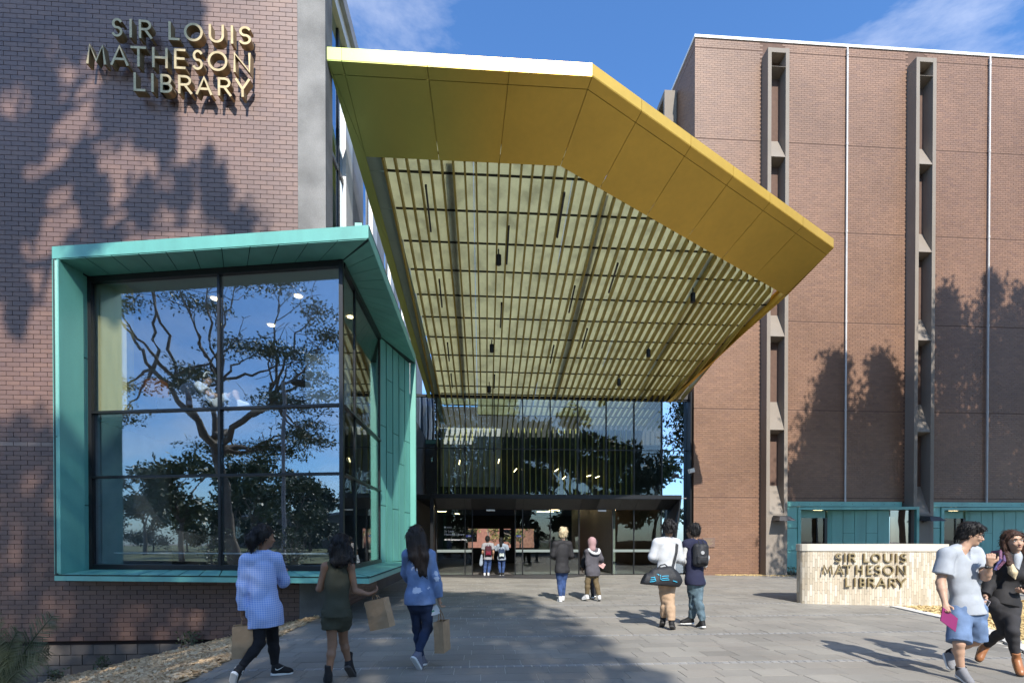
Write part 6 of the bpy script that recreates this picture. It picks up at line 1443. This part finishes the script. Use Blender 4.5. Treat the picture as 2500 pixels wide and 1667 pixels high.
# man in the varsity jacket
r, f = figure('varsity', 'man in navy varsity jacket with white sleeves and a black backpack', 2.2, -.05, SK_TAN, 1.0, 'm', .009, (.5, .5),
    top=dict(mat=NAVY, name='jacket', e=.030, se=.022, sleeve=.10, drop=.10, hem=.004, wr=.008, arms=dict(mat=WHITE_C, e=.012, t0=.12), bands=[(.55, .80, 'rib_band', MAROON), (.82, 1.06, 'rib_band', MAROON)]), bottom=dict(mat=JEANS_F, e=.014, ee=.014, len=.97, wr=.009, name='jeans'), shoes=dict(mat=SHOE_B, sole=SOLE_W))
hair_cap(f, H_BLACK, .014, .006, -.025, .05, None, wr=.009); glasses(f, black_m)
B = Blob(.009, .015); B.cone(f['sh'] + f['spine']*.035, f['J']['neck'] * .6 + f['sh'] * .4 , .068, .064, capb=True); v, q = B.mesh(); np_mesh('collar', v, q, MAROON, r, True)
# man in the grey tee, walking towards the viewer
lk = math.atan2(-.72, .69); r, f = figure('greytee', 'man in grey tee and denim shorts wearing glasses, holding a magenta folder', lk, -.22, SK_LIGHT, .97, 'm', .0065, (.7, .95), face=True,
    top=dict(mat=GREY_T, name='tee', e=.026, se=.024, sleeve=.34, drop=.075, hem=.016, wr=.010, wf=15, vee=.07), bottom=dict(mat=DENIM_S, e=.024, ee=.046, len=.475, wr=.008, name='shorts'), shoes=dict(mat=SHOE_G, sole=SOLE_W))
c, F, sd, U_ = f['c'], f['F'], f['sd'], f['U']
hair_cap(f, H_BLACK, .014, .0, -.022, .050, [(c + U_*.085 + F*.02, c + U_*.075 + F*.088 - sd*.015, .040, .018), (c + U_*.085 + F*.02 + sd*.03, c + U_*.058 + F*.085 + sd*.035, .035, .014)], wr=.009); glasses(f, black_m)
J = f['J']; ax_ = nrm(J['wrR'] - J['elR']); B = Blob(.004, .006); p = J['wrR'] - ax_ * .015; B.cone(p - ax_*.009, p + ax_*.009, .033, .033, True, True); B.cone(p + nrm(np.cross(ax_, (0, 1, 0))) * .028, p + nrm(np.cross(ax_, (0, 1, 0))) * .036, .017, .017); v, q = B.mesh(); np_mesh('watch', v, q, black_m, r, True)
for s in 'LR':
    B = Blob(.007, .01); B.cone(J['an' + s] + nrm(J['kn' + s] - J['an' + s]) * .035, J['an' + s] - nrm(J['kn' + s] - J['an' + s]) * .03, .047, .045, True, True); v, q = B.mesh(); np_mesh('sock', v, q, BLACKC, r, True)
# woman in the black jacket
lk = math.atan2(-.93, -.36); r, f = figure('blackjacket', 'frowning woman in black jacket and jeans with tan boots and a blond tipped braid', lk, .02, SK_LIGHT, .93, 'f', .0065, (.6, .6), face=True, roll=-.12,
    top=dict(mat=BLACKJ, name='jacket', e=.022, se=.018, drop=.035, hem=.010, wr=.010, wf=15, vee=.12), bottom=dict(mat=CHARC, e=.008, ee=.007, len=.93, wr=.005, name='jeans'), shoes=dict(mat=BOOT, sole=SOLE_D, boot=.07))
c, F, sd, U_ = f['c'], f['F'], f['sd'], f['U']; PR = {k: V3(v) for k, v in PROPS.items()}
hair_cap(f, H_BROWN, .016, .006, -.035, .040, [(c - F*.02 + sd*q*.07 - U_*.0, c - F*.02 + sd*q*.085 - U_*.13, .034, .026) for q in (-1, 1)], wr=.008)
B = Blob(.006, .012); b0, b1, b2 = PR['braid0'], PR['braid1'], PR['braid2']
for k in range(7):
    p0 = b0 + (b1 - b0) * k / 7 ; p1 = b0 + (b1 - b0) * (k + 1) / 7; o_ = np.array((.012 * (-1) ** k, 0, 0)); B.cone(p0 + o_, p1 - o_, .024, .022)
v, q = B.mesh(.003, 60); np_mesh('braid', v, q, H_BROWN, r, True)
B = Blob(.006, .012); B.cone(b1, b1 + (b2 - b1) * .55, .022, .034); B.cone(b1 + (b2 - b1) * .55, b2, .034, .010); v, q = B.mesh(.004, 60); np_mesh('braid_end', v, q, H_BLOND, r, True)
B = Blob(.007, .015); B.cone(f['sh'] + f['spine']*.0, f['J']['neck'] + (f['J']['neck'] - f['sh']) * .2, .072, .060, capb=True); fr2 = nrm((F[0], F[1], 0)); B.cone(f['sh'] + fr2*.055 + f['spine']*.02, f['sh'] + fr2*.095 - f['spine']*.13, .045, .02); v, q = B.mesh(); np_mesh('inner_shirt', v, q, GREY_T, r, True)
# two students in the doorway
r, f = figure('redpack', 'student in white tee and jeans with a dark red backpack in the doorway', R90, 0, SK_TAN, 1.0, 'm', .012, (.5, .5), top=dict(mat=cloth('white_tee_shaded', (.26,.26,.27)), name='tee', e=.028, sleeve=.3, se=.03, drop=.08, wr=.006), bottom=dict(mat=JEANS_B, e=.014, len=.97, name='jeans'), shoes=dict(mat=SHOE_W, sole=SOLE_W)); hair_cap(f, H_BLACK, .014)  # white tee with the doorway shade put into its colour
r, f = figure('bluepack', 'student in pale hooded jacket with a blue and white backpack in the doorway', 1.4, 0, SK_TAN, .98, 'f', .012, (.2, .2), top=dict(mat=PALE_B, name='jacket', e=.034, se=.028, drop=.10, wr=.006, collar=True), bottom=dict(mat=JEANS_B, e=.010, len=.97, name='jeans'), shoes=dict(mat=SHOE_B, sole=SOLE_W)); c = f['c']; hair_cap(f, H_BLACK, .018, .01, -.05, .04, [(c - f['F']*.06, c - f['F']*.09 - f['U']*.2, .07, .05)])
# reader behind the bay glass
r, f = figure('reader', 'reader with headphones reclining in a lounge chair behind the bay window', -.1, -.2, SK_LIGHT, .98, 'm', .011, (.4, .4), lean_w=(.1, 1, 0), base=(PROPS['chair0'][0] + .5, 9.9, 3.95),
    top=dict(mat=WHITE_C, name='tee', e=.028, sleeve=.3, se=.03, drop=.02, wr=.006), bottom=dict(mat=WHITE_C, e=.02, ee=.03, len=.30, name='shorts'), shoes=dict(mat=SHOE_W, sole=SOLE_W)); hair_cap(f, H_BLACK, .014)
c, F, sd, U_ = f['c'], f['F'], f['sd'], f['U']; MB().tube([tuple(c + sd * math.cos(t) * .10 + U_ * math.sin(t) * .125 + U_*.02) for t in np.linspace(0, math.pi, 13)], .014, 8).build('headphones', white_m, r)

# ------------------------------------------------------------------ things carried
KRAFT = M('kraft_paper', (.36,.235,.13), rough=.8, var=.12, vscale=14, bump=.25, bscale=30); KRAFT_D = M('kraft_handle', (.30,.19,.10), rough=.8)
def paper_bag(c, wdir, up, w, d, h_, label, grip):
    c = V3(c); u = nrm(up); w_ = nrm(V3(wdir) - u * (V3(wdir) @ u)); d_ = np.cross(u, w_); t = thing('paper_bag', tuple(c - u * h_ / 2), label, 'bag', 'brown paper bags carried by the three women')
    def P(x, y, z): return tuple(c + w_ * x * w / 2 + d_ * y * d / 2 + u * z * h_ / 2)
    rs = np.random.default_rng(int(abs(c[0]) * 1000)); mb = MB(); V, F_ = [], []; n = 9
    ring = [(-1,-1),(-.33,-1.03),(.33,-1),(1,-1),(1.0,0),(1,1),(.33,1.02),(-.33,1),(-1,1),(-1.0,0)]
    for i in range(n):
        z = -1 + 2 * i / (n - 1); tp = 1.0 - .02 * i / n
        for (x, y) in ring:
            k = .035 if 0 < i else 0
            side = .0 if abs(x) < 1 else (-.13 * np.sign(x) * (i / n) if y == 0 else 0)
            V.append(P(x * tp + side + rs.normal() * k * .35, y * tp + rs.normal() * k, z + (rs.normal() * .01 if i else 0)))
    m = len(ring)
    for i in range(n - 1):
        for j in range(m): F_.append((i*m + j, i*m + (j+1) % m, (i+1)*m + (j+1) % m, (i+1)*m + j))
    F_.append(tuple(range(m - 1, -1, -1))); mb.add(V, F_); o = mb.build('bag_body', KRAFT, t)
    so = o.modifiers.new('thickness', 'SOLIDIFY'); so.thickness = .003
    g = V3(grip)
    for y in (-.55, .55):
        a, b = V3(P(-.35, y, .98)), V3(P(.35, y, .98)); hp = g if np.linalg.norm(g - c) < h_ * 1.3 else c + u * h_ * .75
        MB().tube([tuple(a - u * .03), tuple(a + (hp - a) * .6 - w_ * .01), tuple(hp), tuple(b + (hp - b) * .6 + w_ * .01), tuple(b - u * .03)], .0045, 6).build('handle', KRAFT_D, t)
    return t
PZ = {k: {a: V3(b) for a, b in v.items()} for k, v in POSES.items()}
paper_bag(PROPS['bagA'], (.92, .38, 0), (.03, 0, 1), .235, .12, .335, 'brown paper bag hanging from the hand of the gingham shirted woman', PZ['gingham']['haL'] + np.array((0, 0, -.02)))
paper_bag(PROPS['bagB'], (.90, -.35, .30), (-.22, .05, .95), .24, .115, .315, 'tilted brown paper bag swung by the woman in the olive romper', PZ['romper']['haR'] + np.array((0, 0, -.02)))
paper_bag(PROPS['bagC'], (.25, .97, 0), (-.04, 0, 1), .24, .115, .355, 'brown paper bag seen edge on beside the woman in the denim jacket', PZ['denim']['haR'] + np.array((0, 0, -.03)))
t = thing('napkin', tuple(PROPS['napkin']), 'crumpled white napkin held by the woman in the denim jacket', 'napkin')
p = V3(PROPS['napkin']); MB().obox(p, (.045, .01, .03), (.0, .004, .0), (-.02, 0, .035)).build('sheet', WHITE_C, t); MB().obox(p + np.array((.02, .004, -.02)), (.035, .01, .012), (.0, .004, .0), (-.012, 0, .03)).build('fold', WHITE_C, t)
MB().obox(p + np.array((-.012, -.007, -.01)), (.014, .003, .004), (.0, .001, .0), (-.004, 0, .008)).build('green_print', M('green_print', (.03,.22,.12), var=0), t)
t = thing('folder', tuple(PROPS['folder']), 'flat magenta folder held at his side by the man in shorts', 'folder')
p = V3(PROPS['folder']); MA = M('magenta_card', (.18,.010,.085), rough=.5, var=.05); a_ = nrm((.80, -.05, -.60)); b_ = nrm((.10, .12, 1.0)); b_ = nrm(b_ - a_ * (a_ @ b_) * .4)
MB().obox(p, a_ * .098, np.cross(a_, b_) * .004, b_ * .072).build('cover', MA, t); MB().obox(p - np.cross(a_, b_) * .006, a_ * .094, np.cross(a_, b_) * .0015, b_ * .068).build('pages', white_m, t)
p = V3(PROPS['phone']); t = thing('phone', tuple(p), 'patterned phone in the hand of the woman in the black jacket', 'phone'); MB().obox(p, (.028, -.01, -.02), (.004, .008, .0), (.025, 0, .04)).build('case', M('grey_pattern', (.25,.22,.25), var=.6, vscale=60), t); MB().obox(p + np.array((-.003,-.007,0)), (.024, -.009, -.017), (.0006, .001, 0), (.022, 0, .036)).build('screen', black_m, t)
p = V3(PROPS['clutch']); t = thing('clutch', tuple(p), 'pale pink clutch under the arm of the woman in the headscarf', 'purse'); PK = M('pink_leather', (.60,.36,.33), rough=.5); MB().obox(p, (.075, .02, -.05), (.01, .02, 0), (.03, 0, .05)).build('pouch', PK, t); MB().obox(p + np.array((0, -.021, .02)), (.07, .018, -.045), (.001, .004, 0), (.012, 0, .02)).build('flap', PK, t)
# duffel bag
NYL = cloth('black_nylon', (.02,.021,.024), rough=.55); CY = M('cyan_print', (.05,.42,.62), rough=.5, var=0)
p = V3(PROPS['duffel']); t = thing('duffel_bag', tuple(p), 'large black duffel bag with cyan print slung behind the sweater man', 'duffel bag')
wd = nrm((.97, -.05, .10)); dd = np.array((0, 1., 0)); B = Blob(.010, .03)
B.cone(p - wd*.20 - np.array((0,0,.05)), p + wd*.19 - np.array((0,0,.05)), .145, .150, w=dd, f=.78); B.cone(p - wd*.10 + np.array((0,0,.06)), p + wd*.13 + np.array((0,0,.06)), .10, .105, w=dd, f=.8); B.cut(p - np.array((0,0,.135)), (-.10, -.15, -1)); B.cut(p - wd*.30, -wd*.85 + np.array((0,0,.5))); B.cut(p + wd*.295, wd*.92 + np.array((0,0,.35)))
v, q = B.mesh(.008, 14, 4); np_mesh('bag_body', v, q, NYL, t, True)
sh_ = V3(PROPS['dufSh']); tp = V3(PROPS['dufTop'])
mb = MB(); pts_ = [p + wd*.17 + np.array((0, -.02, .10)), tp, sh_ * .5 + tp * .5 + np.array((.012, -.015, 0)), sh_ + np.array((.0, -.01, 0)), sh_ + np.array((-.03, .07, .035)), sh_ + np.array((-.09, .19, -.05))]
for a, b in zip(pts_[:-1], pts_[1:]): mb.bar(tuple(a), tuple(b), .006, .042, (0, 1, 0)) if False else mb.bar(tuple(a), tuple(b), .042, .006, (0, -1, .2))
mb.build('strap', NYL, t)
MB().tube([tuple(p + wd*x + np.array((0, -.03, z))) for x, z in ((-.06, .155), (-.02, .20), (.05, .205), (.09, .165))], .011, 8).build('grab_handle', NYL, t)
def fy(x, z):                                                            # depth of the bag's near skin
    r_ = .148 if z < .0 else .148 - .45 * max(0, z); zz = (z + .05) / .155; return -.78 * r_ * math.sqrt(max(.05, 1 - zz * zz)) - .016
def on_bag(x, z): return tuple(p + wd * x + np.array((0, fy(x, z), z)))
for pts2 in ([(-.02, .065), (-.05, .04), (-.055, -.015), (-.03, -.035)], [(-.02, .065), (.03, .06), (.085, .055)], [(-.03, .025), (.03, .025), (.08, .022)], [(-.035, -.01), (.03, -.008), (.07, -.01)], [(-.03, -.035), (.03, -.038), (.08, -.04)], [(-.21, .02), (-.14, .025)], [(-.22, -.01), (-.14, -.012)], [(-.23, -.04), (-.15, -.04)], [(-.15, .03), (-.135, -.04)], [(.14, -.06), (.21, -.09)]):
    MB().tube([on_bag(*q_) for q_ in pts2], .0055, 6).build('print_line', CY, t)
cat = [(-.115,.085),(-.09,.075),(-.075,.082),(-.045,.10),(-.055,.082),(-.07,.064),(-.068,.045),(-.078,.045),(-.084,.062),(-.10,.066)]
MB().prism([on_bag(*q_) for q_ in cat], (0, -.006, 0)).build('leaping_cat', CY, t)
# backpacks
def backpack(p, w, d, h_, mat, label, group=None, up=(0, 0, 1), front=(0, -1, 0), badge=None, pocket=None, straps=None):
    p = V3(p); u = nrm(up); f_ = nrm(V3(front) - u * (V3(front) @ u)); s_ = np.cross(f_, u); t = thing('backpack', tuple(p), label, 'backpack', group); B = Blob(.008, .02)
    for q in (-1, 1):
        B.cone(p + s_*q*(w/2 - d*.45) - u*(h_/2 - d*.45), p + s_*q*(w/2 - d*.45) + u*(h_/2 - d*.45), d*.48, d*.46)
    B.ell(p, (w*.47, d*.52, h_*.48), np.stack([s_, f_, u], 1)); B.ell(p - u*h_*.2, (w*.45, d*.55, h_*.3), np.stack([s_, f_, u], 1)); v, q = B.mesh(.004, 18); np_mesh('pack_body', v, q, mat, t, True)
    B = Blob(.007, .012); pc = p - u*h_*.20 + f_*d*.50
    B.cone(pc - s_*w*.26 - u*h_*.12, pc - s_*w*.26 + u*h_*.12, .03, .03); B.cone(pc + s_*w*.26 - u*h_*.12, pc + s_*w*.26 + u*h_*.12, .03, .03); B.ell(pc, (w*.36, .035, h_*.17), np.stack([s_, f_, u], 1)); v, q = B.mesh(.003, 22); np_mesh('front_pocket', v, q, pocket or mat, t, True)
    MB().bar(tuple(pc + f_*.036 - s_*w*.3 + u*h_*.10), tuple(pc + f_*.036 + s_*w*.3 + u*h_*.10), .006, .008).build('zip', dark_m, t)
    for q in (-1, 1): MB().tube([tuple(p + s_*q*w*.16 + u*h_*.47 + f_*d*.2), tuple(p + s_*q*w*.14 + u*h_*.60), tuple(p + s_*q*w*.10 + u*h_*.62 - f_*d*.1)], .009, 7).build('top_handle', mat, t)
    for q in (-1, 1): MB().tube([tuple(p + s_*q*w*.30 + u*h_*.40 - f_*d*.4), tuple(p + s_*q*w*.38 + u*h_*.52 - f_*(d*.4 + .07)), tuple(p + s_*q*w*.42 + u*h_*.40 - f_*(d*.4 + .19)), tuple(p + s_*q*w*.46 + u*h_*.05 - f_*(d*.4 + .19)), tuple(p + s_*q*w*.48 - u*h_*.30 - f_*(d*.4 + .03))], .016, 7).build('shoulder_strap', mat, t)
    if badge:
        c_ = p + u*h_*.10 + f_*(d*.50); MB().tube([tuple(c_), tuple(c_ + f_*.016)], .030, 20).build('round_badge', badge, t)
    return t
backpack(PROPS['packH'], .25, .13, .38, NYL, 'black backpack with a round grey badge on the varsity jacket man', badge=M('grey_badge', (.33,.33,.33), rough=.5))
backpack(PROPS['packK'], .27, .13, .42, cloth('maroon_pack', (.05,.014,.02)), 'dark red backpack on the student in the doorway', pocket=cloth('red_pocket', (.16,.012,.03)))
backpack(PROPS['packL'], .25, .12, .36, cloth('navy_pack', (.02,.035,.07)), 'blue and white patterned backpack on the student in the doorway', pocket=cloth('white_pocket', (.45,.5,.45), var=.5))
t = thing('tote_bag', tuple(PROPS['tote']), 'pale plastic tote hanging from the doorway student’s left hand'.replace('’s', "'s"), 'bag'); p = V3(PROPS['tote'])
B = Blob(.012, .03); B.cone(p + np.array((.03, 0, .22)), p - np.array((0, 0, .16)), .02, .075, w=(0, 1, 0), f=.5); v, q = B.mesh(.012, 16); np_mesh('bag_body', v, q, PALE_B, t, True); MB().tube([tuple(p + np.array((.03, 0, .2))), tuple(p + np.array((.04, .02, .30)))], .008, 6).build('handle', PALE_B, t)
p = V3(PROPS['jbag']) ; FLO = M('floral_strap', (.20,.16,.35), rough=.7, var=.9, vscale=55, pieces=[(.06,.055,.16),(.20,.07,.09)])
t = thing('backpack', tuple(p), 'black backpack with floral straps on the woman in the black jacket', 'backpack')
B = Blob(.010, .03); B.ell(p - np.array((.0, -.0, .05)), (.12, .09, .18)); v, q = B.mesh(.005, 16); np_mesh('pack_body', v, q, NYL, t, True)
for a in ('strap', 'strapb'):
    mb = MB(); P_ = [V3(PROPS[a + str(k)]) for k in range(3)]; o_ = np.array((0, -.012, 0))
    P_ = [P_[0] + np.array((.02, .12, -.02))] + P_
    for i in range(3): mb.bar(tuple(P_[i] + o_), tuple(P_[i + 1] + o_), .030, .010, (0, -1, .1))
    mb.build('shoulder_strap', FLO, t)
# lounge chair and lamp behind the bay glass
p = V3(PROPS['chair0']); t = thing('lounge_chair', (p[0], 10.1, 3.94), 'dark round lounge chair behind the upper bay window glass', 'chair'); B = Blob(.016, .05)
B.ell(p + np.array((-.06, .15, .03)), (.24, .40, .27)); B.cut(p + np.array((.20, 0, .12)), nrm((.62, 0, .78))); B.cone(p + np.array((0, .05, -.2)), p + np.array((.75, .05, -.24)), .06, .05, w=(0, 1, 0), f=4.5); v, q = B.mesh(); np_mesh('shell', v, q, cloth('navy_upholstery', (.03,.045,.085)), t, True)
MB().tube([(p[0] + .15, 10.1, 3.94), (p[0] + .15, 10.1, 4.02)], .2, 16).build('foot', black_m, t)
p = V3(PROPS['lampshade']); t = thing('lamp', (p[0], p[1], 3.94), 'orange shaded floor lamp behind the upper bay window glass', 'lamp')
MB().tube([(p[0], p[1], p[2] - .17), (p[0], p[1], p[2] + .12), (p[0], p[1], p[2] + .17)], [.24, .21, .12], 20).build('shade', M('orange_shade', (.55,.20,.07), rough=.7, emit=.05), t); MB().tube([(p[0], p[1], 3.95), (p[0], p[1], p[2])], .015, 8).build('stem', black_m, t)
MB().tube([(p[0], p[1], 3.94), (p[0], p[1], 3.97)], .14, 16).build('foot', black_m, t)
# lettering on the glass beside the doors
t = thing('glass_notice', (-1.45, 19.98, 1.6), 'small white library notice lettered on the glass left of the doors', 'sign')
WP = M('white_vinyl', (.75,.75,.75), rough=.6, var=0)
def text(s_, x, z, size, y_=19.978):
    cu = bpy.data.curves.new('line', 'FONT'); cu.body = s_; cu.size = size; cu.extrude = .0015; o = bpy.data.objects.new('line', cu); COL.objects.link(o); dg = bpy.context.evaluated_depsgraph_get()
    me = bpy.data.meshes.new_from_object(o.evaluated_get(dg)); bpy.data.objects.remove(o); me.materials.clear(); me.materials.append(WP)
    for v_ in me.vertices: co = v_.co.copy(); v_.co = (co.x, -co.z * 1.0, co.y)
    link_mesh('text_line', me, t, Vector((x, y_, z)) - origin_of(t))
text('Sir Louis', -1.55, 1.78, .115); text('Matheson Library', -1.55, 1.65, .115); text('40-44 Exhibition Walk', -1.55, 1.44, .10)
MB().tube([(-1.52, 19.975, 1.98), (-1.52, 19.98, 1.98)], .035, 14).build('round_emblem', WP, t)
for k in range(2): MB().box(-1.46, 19.976, 1.985 - .035 * k, -1.25, 19.979, 1.995 - .035 * k).build('text_line', WP, t)
for x, lab in ((-.55, 'small blue and white sticker on the glass left of the open door'), (1.52, 'small blue and white sticker on the glass right of the open door')):
    t2_ = thing('door_sticker', (x, 20.04, 1.62), lab, 'sticker'); MB().box(x - .10, 20.042, 1.58, x + .10, 20.046, 1.66).build('print', M('blue_vinyl', (.10,.12,.55), rough=.5, var=0), t2_); MB().box(x - .03, 20.039, 1.605, x + .075, 20.0415, 1.635).build('mark', WP, t2_)
